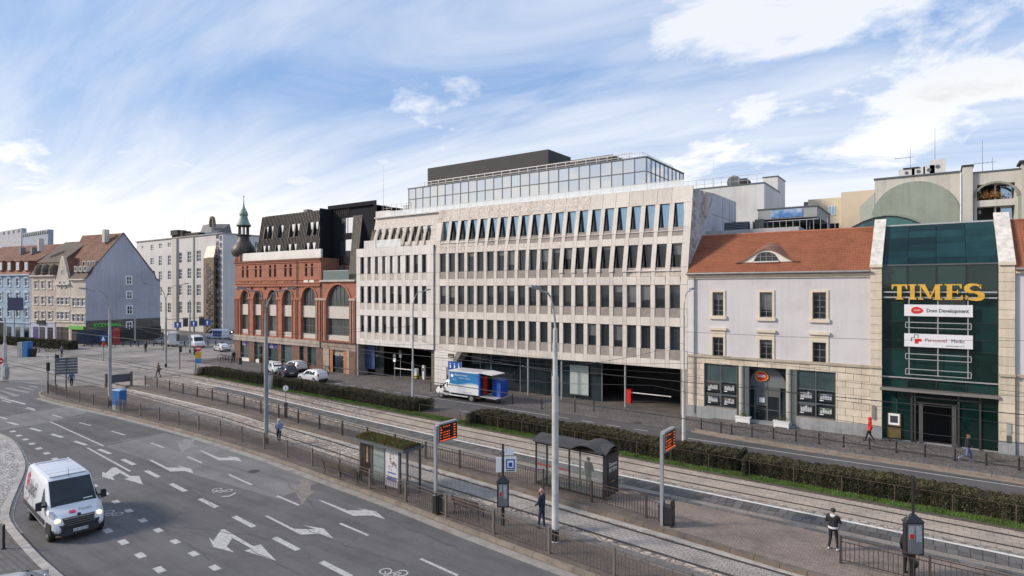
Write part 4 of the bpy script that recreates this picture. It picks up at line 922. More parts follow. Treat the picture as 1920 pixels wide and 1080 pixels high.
for i,c in enumerate(cen):
    c0=wX(c)
    if i<4:
        for q in range(6): MB().box(c0-1.05+q*.36,c0-.85+q*.36,Y0-.08,Y0-.003,11.95,12.33).build('bracket',M_BRICKM,bb)
    else: MB().box(c0-1.15,c0-.15,Y0-.06,Y0-.003,12.0,12.33).build('white_panel',M_WHITEP,bb); MB().box(c0+.15,c0+1.15,Y0-.06,Y0-.003,12.0,12.33).build('white_panel',M_WHITEP,bb)
for px in (446,472,497,525,551): x=wX(px); MB().hexa([(x-.1,Y0-.1,11.0),(x+.1,Y0-.1,11.0),(x+.1,Y0-.01,11.0),(x-.1,Y0-.01,11.0),(x-.22,Y0-.28,11.5),(x+.22,Y0-.28,11.5),(x+.22,Y0-.01,11.5),(x-.22,Y0-.01,11.5)]).build('corbel',M_BRICKD,bb)
MB().cyl(wX(558),Y0-.12,4,15,.06,n=6).build('drainpipe',mat('dark_pipe',(.05,.035,.03),.5),bb); MB().cyl(XS+.02,Y0-.12,4,12,.06,n=6).build('drainpipe',mat('dark_pipe',(.05,.035,.03)),bb)
MB().box(XS,BX1+.02,Y0-.30,Y0+.2,12.05,12.3).build('balcony_slab',mat('pale_slab',(.48,.44,.40),.8,var=.1),bb)
# belt of stone over the shops
MB().box(BX0-.25,XS,Y0-.28,Y0+.1,3.15,4.0).build('stone_belt',M_BSTONE,bb); MB().box(XS,BX1,Y0-.12,Y0+.1,3.0,4.0).build('stone_belt',mat('worn_belt',(.30,.235,.19),.9,var=.3,scale=1.5,bump=.3),bb); MB().box(XS-.05,BX1+.02,Y0-.3,Y0+.1,3.98,4.12).build('cornice',M_BRICKD,bb)
# ground floor: brown piers and shop windows
shops=[(452,468),(478,493),(503,523),(529,548)]
xp=[BX0]+[wX(p) for s in shops for p in s]+[wX(563),wX(572),wX(577),wX(594)]
gl_=[(wX(a),wX(b)) for a,b in shops]+[(wX(563),wX(571)),(wX(578),wX(594))]
xs=[BX0]
for a,b in gl_: xs+=[a,b]
xs.append(wX(607))
for i in range(0,len(xs),2): MB().box(xs[i]+.02,xs[i+1]-.02,Y0-.12,Y0+.35,0,3.15).build('shop_pier',M_BROWN,bb)
for i,(a,b) in enumerate(gl_):
    MB().box(a,b,Y0+.2,Y0+.24,.5,3.15).build('shop_window',M_TEALG,bb); MB().box(a,b,Y0+.05,Y0+.3,0,.5).build('shop_base',M_WHITEP if i<3 else M_BROWN,bb)
M_BANNER=mat('violet_banner',(.05,.035,.16),.6,var=.05); M_TW=mat('white_letter',(.85,.85,.85),.5,var=0)
for i in (0,2):
    a,b=gl_[i]; f=MB().box(a,b,Y0+.10,Y0+.13,2.35,3.12).build('shop_banner',M_BANNER,bb)
    text('U.STYLISTY' if 0 else 'U STYLU',.36,M_TW,bb,(a+.12,Y0+.09,2.78),ext=.004,sx=.62); text('OD 1998',.34,M_TW,bb,(a+.2,Y0+.09,2.42),ext=.004,sx=.62)
# portal of the right bay
MB().box(wX(607),wX(618),Y0-.12,Y0+.3,0,3.0).build('portal_pier',mat('sand_portal',(.36,.29,.23),.85,var=.2),bb); MB().box(wX(618),wX(624),Y0-.02,Y0+.3,0,3.0).build('portal_brick',mat('orange_brick',(.42,.17,.085),.85,var=.2),bb)
MB().box(wX(624),wX(644),Y0+.2,Y0+.26,0,2.3).build('glass_door',glassmat('door_glass',(.04,.06,.08),.1,.6),bb); MB().box(wX(622),wX(645),Y0+.12,Y0+.2,2.3,2.42).build('door_lintel',M_ALUL,bb); MB().box(wX(621),wX(646),Y0+.2,Y0+.3,2.42,3.0).build('overdoor_panel',mat('sand_portal',(.36,.29,.23)),bb); MB().box(wX(621.5),wX(624),Y0+.0,Y0+.25,0,2.35).build('door_frame',M_WHITEP,bb)
MB().box(wX(644),wX(651),Y0-.0,Y0+.3,0,3.0).build('portal_brick',mat('orange_brick',(.42,.17,.085)),bb); MB().box(wX(651),wX(656),Y0-.12,Y0+.3,0,3.0).build('portal_pier',mat('sand_portal',(.36,.29,.23)),bb); MB().box(wX(656),BX1,Y0-.10,Y0+.35,0,3.0).build('shop_pier',M_BROWN,bb)
# white terrace wall
MB().box(wX(450),wX(598),Y0+.3,Y0+.6,ZT,16.6).build('terrace_wall',M_WHITEP,bb); MB().box(BX0,wX(450)-.05,Y0+.05,Y0+1.5,ZT,16.7).build('corner_turret',M_BRICK,bb)
# ---- dark seamed upper storeys
M_SEAM=mat('charcoal_seam_cladding',(.085,.078,.072),.55,metal=.35,var=.14,scale=1.5,rnd=.2); M_SEAMD=mat('black_panel',(.018,.019,.023),.85,var=.1,spec=.15)
ub=thing('rooftop_block','charcoal seamed metal block of flats rising above the brick building','building',(-72,54,12.3),world=True)
ux0,ux1=wX(486,53.2),wX(611,53.2)
yfu=lambda z:52.6+.16*(z-15.35)
UT=22.3
uh=[]
def pxh(a,b,ta,tb):
    A=wX(a,53.4); B=wX(b,53.4); uh.append((A,B,ta,tb))
for a,b in ((496.8,503.8),(505,512),(523.5,531.5),(544,552.5),(554.5,562),(578,587),(589,597.5)):
    pxh(a,b,18.75,20.75); pxh(a-1,b-1,15.6,17.75)
f=MB(); wallholes(f,ux0+.2,ux1,15.35,UT,0,uh,.45,yf=lambda x,z:yfu(z))
# seam ribs
f.build('wall',M_SEAM,ub)
x=ux0+.15; kk=0
while x<ux1:
    segz=[15.35,UT]; blocked=[(h[2]-.02,h[3]+.02) for h in uh if h[0]-.04<x<h[1]+.04]
    zs=sorted([15.35,UT]+[q for b in blocked for q in b])
    for a,b in zip(zs[::2],zs[1::2]):
        if b>a+.1: MB().hexa([(x-.03,yfu(a)-.10,a),(x+.03,yfu(a)-.10,a),(x+.03,yfu(a)+.02,a),(x-.03,yfu(a)+.02,a),(x-.03,yfu(b)-.10,b),(x+.03,yfu(b)-.10,b),(x+.03,yfu(b)+.02,b),(x-.03,yfu(b)+.02,b)]).build('seam_rib',M_SEAM,ub)
    x+=.36
for a,b,za,zb in uh:
    y=yfu(zb)+.12
    fr_=MB(); fr_.box(a,a+.04,y-.02,y+.05,za,zb); fr_.box(b-.04,b,y-.02,y+.05,za,zb); fr_.box(a,b,y-.02,y+.05,zb-.05,zb); w=fr_.build('window',M_SEAMD,ub)
    MB().hexa([(a+.28,y,za),(b-.04,y,za),(b-.04,y+.03,za),(a+.28,y+.03,za),(a+.10,y,zb-.05),(b-.04,y,zb-.05),(b-.04,y+.03,zb-.05),(a+.10,y+.03,zb-.05)]).build('pane',M_GLASSM,w)
    MB().hexa([(a+.04,y,za),(a+.28,y,za),(a+.28,y+.03,za),(a+.04,y+.03,za),(a+.04,y,zb-.05),(a+.10,y,zb-.05),(a+.10,y+.03,zb-.05),(a+.04,y+.03,zb-.05)]).build('pane',M_SEAMD,w)
MB().hexa([(ux0+.2,52.9,15.35),(ux1,52.9,15.35),(ux1,66,15.35),(ux0+.2,66,15.35),(ux0+.5,54.0,UT-.02),(ux1,54.0,UT-.02),(ux1,66,UT-.02),(ux0+.5,66,UT-.02)]).build('core',M_SEAMD,ub)
MB().box(ux0+.4,wX(706,55),54,66,UT,UT+.12).build('roof_edge',M_SEAMD,ub)
# deep recess and leaning right bay
rx0=ux1; rx1=wX(667,Y0)+.0
MB().box(rx0-.05,rx0+.04,52.2,58,12.3,UT).build('recess_cheek',M_SEAMD,ub)
rw=[(wX(639,54.3),wX(664,54.3),wZ(650,437,54.3),wZ(650,408,54.3)),(wX(634,54.3),wX(660,54.3),wZ(647,481,54.3),wZ(647,449,54.3)),(wX(632,54.3),wX(657,54.3),12.35,wZ(645,496,54.3))]
f=MB(); wallholes(f,rx0-1,rx1+.6,12.3,UT+.6,54.3,rw,.2); f.build('recess_wall',M_SEAMD,ub)
for a,b,za,zb in rw:
    f=MB(); y=54.35; f.box(a,a+.06,y,y+.08,za,zb); f.box(b-.06,b,y,y+.08,za,zb); f.box((a+b)/2-.04,(a+b)/2+.04,y,y+.08,za,zb); w=f.build('window',M_SEAMD,ub)
    m_=(a+b)/2; MB().box(a+.9,m_-.04,y+.03,y+.06,za,zb-.04).build('pane',M_GLASSM,w); MB().box(m_+.04,b-.06,y+.03,y+.06,za,zb-.04).build('pane',M_GLASSM,w); MB().box(a+.06,a+.9,y+.03,y+.06,za,zb-.04).build('pane',M_GLASSD,w)
yr=lambda z:51.75+.30*(z-12.3)
bx0,bx1,tx0,tx1=wX(655.5,51.75),wX(667,51.75),wX(665,yr(UT)),wX(681.5,yr(UT))
n_=7
for k in range(n_+1):
    u=k/n_; xa=bx0+(bx1-bx0)*u; xb=tx0+(tx1-tx0)*u
    MB().hexa([(xa-.04,yr(12.3)-.1,12.3),(xa+.04,yr(12.3)-.1,12.3),(xa+.04,yr(12.3)+.1,12.3),(xa-.04,yr(12.3)+.1,12.3),(xb-.04,yr(UT)-.1,UT),(xb+.04,yr(UT)-.1,UT),(xb+.04,yr(UT)+.1,UT),(xb-.04,yr(UT)+.1,UT)]).build('seam_rib',M_SEAM,ub)
MB().poly([(bx0,yr(12.3),12.3),(bx1,yr(12.3),12.3),(tx1,yr(UT),UT),(tx0,yr(UT),UT)]).build('leaning_panel',M_SEAM,ub)
MB().poly([(bx0,yr(12.3),12.3),(tx0,yr(UT),UT),(tx0,56,UT),(bx0,56,12.3)]).build('panel_cheek',M_SEAMD,ub)
MB().poly([(bx1,yr(12.3),12.3),(bx1,60,12.3),(tx1,60,UT),(tx1,yr(UT),UT)]).build('panel_cheek',M_SEAMD,ub)
for k in range(8): x=rx0+.6+k*.42; MB().box(x-.03,x+.03,54.2,54.3,wZ(650,405,54.3),UT+.1).build('seam_rib',M_SEAM,ub)
MB().box(tx0,tx1,yr(UT)-.1,60,UT,UT+.12).build('roof_edge',M_SEAM,ub)
0 and MB().hexa([(rx1-.3,54.2,15),(rx1+2.0,54.2,15),(rx1+2.0,60,15),(rx1-.3,60,15),(rx1+.2,54.8,22.2),(rx1+1.4,54.8,22.2),(rx1+1.4,60,22.2),(rx1+.2,60,22.2)]).build('end_wall',M_SEAMD,ub)
MB().box(wX(607,Y0),wX(655,Y0),Y0-.1,Y0-.07,12.3,13.5).build('balcony_glass',M_CLEARG,ub); MB().box(wX(607,Y0),wX(655,Y0),Y0-.12,Y0-.05,13.48,13.55).build('balcony_rail',M_ALUL,ub)
ch=MB(); ch.box(wX(569,56),wX(576,56),56,57,UT,UT+.9); ch.build('chimney',mat('grey_vent',(.2,.2,.2),.6),ub)
# ---- onion spire
sp=thing('spire','green copper onion spire on the corner of the brick building','spire',(wX(457,52.6),52.6,ZT))
M_COP=mat('green_copper',(.24,.34,.28),.6,var=.3,scale=2,streak=.3); M_COPD=mat('dark_copper',(.075,.062,.052),.5,metal=.2,var=.3,scale=2); M_LEAD=mat('lantern_wood',(.09,.07,.06),.7,var=.2)
MB().lathe(0,0,[(1.45,0),(1.5,.5),(1.15,.75),(1.35,.9)],8).build('drum',M_BRICK,sp)
f=MB(); f.lathe(0,0,[(1.5,.9),(1.75,1.25),(1.85,1.75),(1.70,2.3),(1.35,2.8),(1.05,3.2),(.88,3.6),(.82,4.1)],16); f.build('onion_dome',M_COPD,sp,smooth=True)
MB().lathe(0,0,[(1.0,4.1),(1.12,4.2),(.95,4.32)],8).build('gallery',M_COPD,sp)
for k in range(8):
    a=2*math.pi*(k+.5)/8; MB().cyl(.72*math.cos(a),.72*math.sin(a),4.3,5.65,.09,n=6).build('lantern_post',M_LEAD,sp)
MB().lathe(0,0,[(1.05,5.6),(1.15,5.7),(.95,5.8)],8).build('lantern_cornice',M_LEAD,sp)
MB().lathe(0,0,[(1.1,5.8),(.82,6.3),(.62,6.9),(.55,7.3),(.68,7.45),(.60,7.8),(.40,8.2),(.16,8.7),(.07,9.3),(.03,10.4)],12).build('spire_cap',M_COP,sp,smooth=True)
MB().sphere((0,0,10.4),.12,8,6).build('finial',M_COP,sp)
# ================================================================== LILAC HOUSE WITH TILED ROOF AND GLASS ATRIUM
M_LILAC=mat('lilac_render',(.585,.565,.575),.85,var=.07,scale=.5,streak=.05,fine=.06); M_CREAM=mat('cream_stone',(.62,.54,.43),.85,var=.12,scale=.8,rnd=.08,streak=.12,bump=.1); M_CREAMT=mat('cream_trim',(.66,.58,.46),.8,var=.08)
M_PLINTH=mat('grey_plinth',(.30,.31,.32),.8,var=.15,scale=1.5,streak=.2); M_TILE=mat('roof_tile',(.34,.128,.068),.85,var=.16,scale=.9,rnd=.12,bump=.4,bscale=14,fine=.25); M_TILED=mat('roof_tile_dark',(.24,.115,.075),.85,var=.3,scale=1.5,bump=.4,fine=.3)
M_ZINC=mat('zinc',(.30,.29,.28),.5,metal=.4,var=.15)
hb=thing('lilac_house','lilac rendered house with cream stone ground floor and orange tiled roof','building',(-10.5,51.3,0),world=True)
HX0,HX1=XR+.02,wX(1632)
EZ=12.35; RY,RZ=55.3,15.85
hw=[]
for xa,xb in ((1336.3,1356.5),(1424.6,1448),(1523.6,1549)):
    c=(xa+xb)/2; A,B=wX(xa),wX(xb); hw.append((A,B,wZ(c,592 if xa<1400 else 595 if xa<1500 else 598),wZ(c,548))); hw.append((A,B,wZ(c,671 if xa<1400 else 677 if xa<1500 else 683.5),wZ(c,632 if xa<1400 else 637 if xa<1500 else 642)))
f=MB(); wallholes(f,HX0,HX1,5.2,EZ,Y0,hw,.28); f.build('wall',M_LILAC,hb)
MB().box(HX0,HX1+.2,Y0+.35,66,4.9,EZ-.1).build('core',M_DARK,hb); MB().box(HX0,HX1+.2,Y0+1.4,66,0,4.9).build('core',M_DARK,hb)
M_FR=mat('grey_timber_frame',(.17,.16,.165),.6,var=.08)
for i,(a,b,c,d) in enumerate(hw):
    window(hb,a,b,c,d,Y0+.16,M_FR,M_GLASSD,2,4,fw=.06,bw=.025,zsplit=(.22,.45,.70) if i%2==0 else (.33,.66))
    w=.17; f=MB(); f.box(a-w,a,Y0-.07,Y0+.05,c,d+w); f.box(b,b+w,Y0-.07,Y0+.05,c,d+w); f.box(a,b,Y0-.07,Y0+.05,d,d+w)
    if i%2==0: f.box(a-w-.08,b+w+.08,Y0-.16,Y0+.05,c-.28,c)
    else: f.box(a-w,b+w,Y0-.07,Y0+.05,c-.2,c); f.box(a-w,b+w,Y0-.06,Y0+.0,d+w,d+w+.42); f.box(a-w-.1,b+w+.1,Y0-.20,Y0+.0,d+w+.42,d+w+.62)
    f.build('window_surround',M_CREAMT,hb)
MB().box(HX0,HX1+.3,Y0-.22,Y0+.0,EZ-.28,EZ-.02).build('eaves_cornice',M_CREAMT,hb); MB().box(HX0,HX1+.3,Y0-.12,Y0+.0,EZ-.42,EZ-.28).build('eaves_cornice',M_CREAMT,hb)
MB().box(HX0,HX1+.6,Y0-.16,Y0+.0,5.22,5.42).build('string_course',mat('weathered_course',(.42,.36,.28),.9,var=.2),hb)
# quoin strips at both ends
MB().box(HX0,HX0+.75,Y0-.05,Y0-.003,5.42,EZ-.42).build('corner_strip',mat('pale_lilac',(.64,.62,.62),.85,var=.06),hb)
MB().cyl(wX(1302.5),Y0-.14,.4,EZ-.3,.055,n=6).build('downpipe',M_ZINC,hb)
def blocks(x0,x1,z0,z1,rowh,bw,openings,y,par,m,name='stone_block',dp=.06):
    out=[]; r=0; z=z0
    while z<z1-.05:
        zt=min(z+rowh,z1); x=x0-(bw*.5 if r%2 else 0)
        while x<x1:
            a,b=max(x,x0),min(x+bw,x1); x+=bw
            segs=[(a,b)]
            for oa,ob_,oc,od in openings:
                if zt<=oc+.05 or z>=od-.05: continue
                ns=[]
                for p,q in segs:
                    if ob_<=p or oa>=q: ns.append((p,q)); continue
                    if p<oa: ns.append((p,oa))
                    if q>ob_: ns.append((ob_,q))
                segs=ns
            for p,q in segs:
                if q-p>.08: out.append((p+.012,q-.012,y,y+dp,z+.012,zt-.012))
        z=zt; r+=1
    pieces(name,par,m,out,300)
og=[(wX(1320.6),wX(1567),1.05,4.72)]
f=MB(); wallholes(f,HX0,HX1+.3,0,5.22,Y0,[(wX(1320.6),wX(1382.3),1.05,4.72),(wX(1382.4),wX(1492),.0,4.72),(wX(1492.8),wX(1567),1.05,4.72)],.4); f.build('ground_floor_wall',mat('block_joint',(.28,.24,.19),.9,var=.1),hb)
blocks(HX0,HX1+.3,.98,5.22,.53,1.05,[(wX(1320.6),wX(1567),0,4.72)],Y0-.04,hb,M_CREAM)
MB().box(HX0,wX(1382.3),Y0-.08,Y0-.002,0,.98).build('plinth',M_PLINTH,hb); MB().box(wX(1492.8),HX1+.3,Y0-.08,Y0-.002,0,.98).build('plinth',M_PLINTH,hb)
M_SHOPF=mat('slate_frame',(.10,.115,.12),.5,var=.05); M_SPG=glassmat('shop_sky_glass',(.055,.085,.090),.06,.7)
for si,(pa,pb) in enumerate(((1320.6,1382.3),(1492.8,1567))):
    a,b=wX(pa),wX(pb); m_=(a+b)/2; y=Y0+.15
    f=MB(); 
    for x in (a+.03,m_,b-.03): f.box(x-.045,x+.045,y-.05,y+.05,1.05,4.72)
    for z in (1.08,2.15,3.22,4.69): f.box(a,b,y-.04,y+.04,z-.045,z+.045)
    w=f.build('shop_window',M_SHOPF,hb)
    for xa,xb in ((a,m_),(m_,b)):
        MB().box(xa+.07,xb-.07,y-.01,y+.01,3.26,4.65).build('pane',M_SPG,w)
        for z0,z1 in ((1.12,2.11),(2.19,3.18)):
            MB().box(xa+.07,xb-.07,y-.01,y+.01,z0,z1).build('pane',M_GLASSD,w)
    for j,(xa,xb) in enumerate(((a,m_),(m_,b))):
        for k,(z0,z1) in enumerate(((1.12,2.11),(2.19,3.18))):
            p=thing('poster',['lower','upper'][k]+[' left',' right'][j]+' black photograph poster in the '+('left' if si==0 else 'right')+' shop window','poster',((xa+xb)/2,y-.03,(z0+z1)/2),group='estate posters in the shop windows')
            W_=(xb-xa)/2-.16; H_=.36
            MB().box(-W_,W_,-.012,0,-H_,H_).build('sheet',mat('poster_black',(.015,.015,.018),.4,var=0),p)
            rr=random.Random(j*7+k*3+si*11); q=MB(); q.box(-W_*.8,W_*.8,-.018,-.012,-H_*.45,H_*.75); q.build('photo',mat('poster_photo_%d'%((j+2*k+si)%4),[(.10,.16,.22),(.16,.15,.13),(.12,.15,.10),(.20,.19,.18)][(j+2*k+si)%4],.5,var=.7,scale=5,fine=.4),p)
            q=MB()
            for e in range(5): hx=-W_*.7+e*W_*.3; q.box(hx,hx+W_*.24,-.022,-.018,-H_*.4,-H_*.4+rr.uniform(.15,.5))
            q.build('houses',mat('poster_light',(.45,.46,.48),.5,var=.3,scale=8),p); MB().box(-W_*.8,-W_*.3,-.022,-.018,-H_*.75,-H_*.58).build('caption',M_TW,p)
# central shop entrance with arch
a,b=wX(1398.6),wX(1471); y=Y0+.9
f=MB(); f.box(wX(1382.4),wX(1492),y+.06,y+.3,0,4.75); f.build('entrance_wall',M_SPG,hb)
f=MB(); cx=(a+b)/2; r=(b-a)/2-.02; n=14; pts=[(cx-r,3.0),(cx+r,3.0)]+[(cx+r*math.cos(math.pi*k/n),3.0+1.6*math.sin(math.pi*k/n)) for k in range(n+1)]; f.prism(pts[2:],y-.02,y+.04); f.build('arched_panel',mat('slate_panel',(.15,.165,.175),.6,var=.05),hb)
rim=MB()
for p,q in zip(pts[2:],pts[3:]): rim.bar((p[0],y-.03,p[1]),(q[0],y-.03,q[1]),.05,.05)
rim.bar((cx-r,y-.03,3.0),(cx+r,y-.03,3.0),.06,.06); rim.box(cx-.025,cx+.025,y-.05,y-.02,3.0,4.55); rim.build('arch_rim',M_SHOPF,hb)
d0,d1=cx-.95,cx+.95
dd=MB(); 
for x in (d0,cx,d1): dd.box(x-.05,x+.05,y-.08,y-.02,.15,3.0)
dd.box(d0,d1,y-.08,y-.02,2.9,3.0); dd.box(d0,d1,y-.07,y-.03,1.1,1.16); dw=dd.build('double_door',M_SHOPF,hb)
for xa,xb in ((d0,cx),(cx,d1)): MB().box(xa+.05,xb-.05,y-.05,y-.04,.15,2.9).build('pane',M_GLASSD,dw)
MB().box(cx-.6,cx-.2,y-.10,y-.085,1.7,2.1).build('notice',M_TW,dw)
MB().box(wX(1383),wX(1492),Y0-.3,y,.1,.24).build('entrance_step',M_PLINTH,hb)
for px in (1389.5,1478.5): 
    c=MB(); c.cyl(wX(px),Y0+.1,.24,4.7,.21,n=16); c.cyl(wX(px),Y0+.1,.24,.5,.26,n=16); c.build('column',mat('beige_column',(.42,.39,.35),.7,var=.1),hb,smooth=True)
    MB().box(wX(px)+.27,wX(px)+.62,Y0+.02,Y0+.3,.24,4.7).build('dark_jamb',M_SHOPF,hb)
# round red company badge
bd=thing('badge_sign','red oval badge sign with yellow rim above the arched shop door','sign',(cx-.45,y-.06,3.85))
def disc(m,rx,rz,y0,y1,name,par,wob=.0,cx_=0,cz_=0):
    n=22; MB().prism([(cx_+rx*math.cos(2*math.pi*k/n)*(1+wob*math.cos(3*2*math.pi*k/n+.5)),cz_+rz*math.sin(2*math.pi*k/n)*(1+wob*math.cos(3*2*math.pi*k/n+.5))) for k in range(n)],y0,y1).build(name,m,par)
M_RED=mat('sign_red',(.62,.025,.015),.4,var=0); M_YEL=mat('sign_yellow',(.85,.45,.05),.4,var=0)
disc(M_YEL,.52,.44,-.06,0,'rim',bd,.06); disc(M_RED,.44,.36,-.08,-.06,'face',bd,.06); text('DOM',.26,M_TW,bd,(-.29,-.085,-.06),ext=.004,bold=.008)
# planters
for k,(px,py) in enumerate(((1397,790),(1467,800))):
    g0=gp(px,py,.12); p=thing('planter','white planter box with green shrubs, '+('left' if k==0 else 'right')+' of the arched shop door','planter',(g0.x,50.75,.12),group='white planters at the shop door')
    f=MB(); f.box(-.55,.55,-.2,.2,.06,.5); f.box(-.6,.6,-.24,.24,.44,.52); f.box(-.55,-.45,-.2,.2,0,.06); f.box(.45,.55,-.2,.2,0,.06); f.build('box',mat('white_paint',(.75,.75,.74)),p)
    q=MB(); rr=random.Random(k)
    for e in range(240):
        x,y_,z=rr.gauss(0,.26),rr.gauss(0,.09),.5+abs(rr.gauss(.0,.22)); s_=.05; a_=rr.random()*6.28; t_=rr.uniform(-1,1)
        q.poly([(x,y_,z),(x+s_*math.cos(a_),y_+s_*math.sin(a_),z+s_*t_),(x+s_*math.cos(a_+1),y_+s_*math.sin(a_+1),z+s_)])
    q.build('shrub',mat('shrub_leaf',(.075,.11,.035),.8,var=.4,scale=6),p)
# tiled roof: stepped courses
def tileroof(par,x0,x1,nc=26,hole=None):
    mb=MB()
    for i in range(nc):
        u0,u1=i/nc,(i+1)/nc; y0_=50.98+(RY-50.98)*u0; z0_=EZ-.05+(RZ-EZ+.05)*u0; y1_=50.98+(RY-50.98)*u1; z1_=EZ-.05+(RZ-EZ+.05)*u1
        st=.18; n=int((x1-x0)/st); 
        for k in range(n):
            a=x0+k*st; b=a+st-.012; j=random.uniform(0,.018)
            mb.add([(a,y0_-.04,z0_+.085+j),(b,y0_-.04,z0_+.085+j),(b,y1_,z1_+.015),(a,y1_,z1_+.015),(a,y0_-.03,z0_-.01),(b,y0_-.03,z0_-.01)],[(0,1,2,3),(4,5,1,0)])
    mb.build('roof_tiles',M_TILE,par,kind='stuff')
    MB().hexa([(x0,50.98,EZ-.12),(x1,50.98,EZ-.12),(x1,RY,EZ-.12),(x0,RY,EZ-.12),(x0,50.98,EZ-.06),(x1,50.98,EZ-.06),(x1,RY,RZ-.02),(x0,RY,RZ-.02)]).build('roof_deck',M_TILED,par)
    MB().tube([(x0,RY+.0,RZ+.06),(x1,RY+.0,RZ+.06)],.11,8).build('ridge',M_TILE,par)
    MB().tube([(x0,50.9,EZ+.0),(x1,50.9,EZ+.0)],.09,8).build('gutter',M_ZINC,par)
tileroof(hb,HX0+.0,HX1)
MB().poly([(HX0,RY,RZ),(HX1,RY,RZ),(HX1,62,EZ),(HX0,62,EZ)]).build('rear_roof',M_TILED,hb)
# eyebrow dormer
c0=wX(1437,52.0); yd=51.95; zd=EZ+(yd-50.98)*(RZ-EZ)/(RY-50.98)+.12; hm=1.05; hwid=2.45
prof=lambda u:hm*(math.cos(u*math.pi/2)**2.2)
n=28; fr_=MB(); tp=MB(); sl_=(RZ-EZ)/(RY-50.98)
aw=.92
def arcz(x): return .10+.74*math.sqrt(max(0,1-(x/aw)**2))
for i in range(n):
    u0,u1=-1+2*i/n,-1+2*(i+1)/n; xa,xb=c0+u0*hwid,c0+u1*hwid; ha,hb_=prof(u0),prof(u1)
    la=arcz(u0*hwid) if abs(u0*hwid)<aw else 0; lb=arcz(u1*hwid) if abs(u1*hwid)<aw else 0
    fr_.poly([(xa,yd,zd+min(la,ha)),(xb,yd,zd+min(lb,hb_)),(xb,yd,zd+hb_),(xa,yd,zd+ha)])
    for q in range(8):
        w0,w1=q/8,(q+1)/8
        def pt(x,h,w):
            back=h/(sl_*.62)+.05; yy=yd-.10+(back+.10)*w; zz=zd+h+.03+(back*w)*sl_*.38; return (x,yy,zz)
        tp.poly([pt(xa,ha,w0),pt(xb,hb_,w0),pt(xb,hb_,w1),pt(xa,ha,w1)])
fr_.build('eyebrow_front',M_WHITEP,hb); tp.build('eyebrow_tiles',M_TILED,hb)
er=MB()
for i in range(n):
    u0,u1=-1+2*i/n,-1+2*(i+1)/n; er.bar((c0+u0*hwid,yd-.05,zd+prof(u0)),(c0+u1*hwid,yd-.05,zd+prof(u1)),.14,.06)
er.build('eyebrow_edge',M_TILED,hb)
pts=[(c0-aw,zd+.05)]+[(c0+aw*math.cos(math.pi-math.pi*k/12),zd+.10+.72*math.sin(math.pi*k/12)) for k in range(13)]+[(c0+aw,zd+.05)]
wf=MB()
for x in (-.45,0,.45): wf.box(c0+x-.035,c0+x+.035,yd+.02,yd+.08,zd+.08,zd+arcz(x))
wf.box(c0-aw+.05,c0+aw-.05,yd+.025,yd+.075,zd+.42,zd+.48)
for p,q in zip(pts[1:],pts[2:-1]): wf.bar((p[0],yd+.05,p[1]),(q[0],yd+.05,q[1]),.06,.06)
w=wf.build('eyebrow_window',M_FR,hb); MB().prism(pts,yd+.09,yd+.12).build('pane',M_GLASSD,w); MB().box(c0-aw-.05,c0+aw+.05,yd-.12,yd+.02,zd-.02,zd+.07).build('eyebrow_sill',M_WHITEP,hb)
# ---- glass atrium
ab=thing('glass_atrium','dark green glass atrium front between cream stone piers under a sloping glass roof','building',(.2,51.3,0),world=True)
GX0,GX1=wX(1653.5),wX(1872)
M_GGL=glassmat('green_atrium_glass',(.008,.034,.028),.05,.5,wav=.04); M_GGR=glassmat('green_roof_glass',(.010,.036,.038),.08,.22,wav=.03); M_GFR=mat('green_black_frame',(.012,.02,.018),.4,var=0)
gx=[GX0+(GX1-GX0)*q for q in (0,.235,.49,.745,1)]
gz=[3.95,4.7,6.7,8.7,10.6,12.75]
for a,b in zip(gx,gx[1:]):
    for z0,z1 in zip(gz,gz[1:]): MB().box(a+.02,b-.02,Y0+.25,Y0+.28,z0+.02,z1-.02).build('pane',M_GGL,ab)
f=MB()
for x in gx: f.box(x-.04,x+.04,Y0+.2,Y0+.36,3.95,12.8)
for z in gz: f.box(GX0,GX1,Y0+.22,Y0+.34,z-.03,z+.03)
f.build('mullions',M_GFR,ab)
MB().box(GX0,GX1,Y0+.5,60,3,12.8).build('core',mat('green_interior',(.012,.025,.02),.9,var=.5,scale=.7),ab)
rz0,rz1=12.8,15.95; ry0,ry1=Y0+.2,55.3
for a,b in zip(gx,gx[1:]):
    for i in range(6):
        u0,u1=i/6+.004,(i+1)/6-.004; ya,yb=ry0+(ry1-ry0)*u0,ry0+(ry1-ry0)*u1; za,zb=rz0+(rz1-rz0)*u0,rz0+(rz1-rz0)*u1
        MB().hexa([(a+.015,ya,za-.03),(b-.015,ya,za-.03),(b-.015,yb,zb-.03),(a+.015,yb,zb-.03),(a+.015,ya,za),(b-.015,ya,za),(b-.015,yb,zb),(a+.015,yb,zb)]).build('roof_pane',M_GGR,ab)
MB().poly([(GX0,ry0,rz0-.1),(GX1,ry0,rz0-.1),(GX1,ry1,rz1-.1),(GX0,ry1,rz1-.1)]).build('roof_backing',mat('roof_seam',(.05,.10,.11),.6,var=.1),ab)
MB().box(GX0,GX1,ry1,ry1+.15,rz1-.1,rz1+.1).build('ridge_bar',M_ALUL,ab); MB().box(GX0,GX1,Y0+.15,Y0+.3,12.72,12.82).build('eaves_bar',M_ALU,ab)
MB().poly([(GX0,ry1,rz1),(GX1,ry1,rz1),(GX1,60,12),(GX0,60,12)]).build('rear_slope',M_GGR,ab)
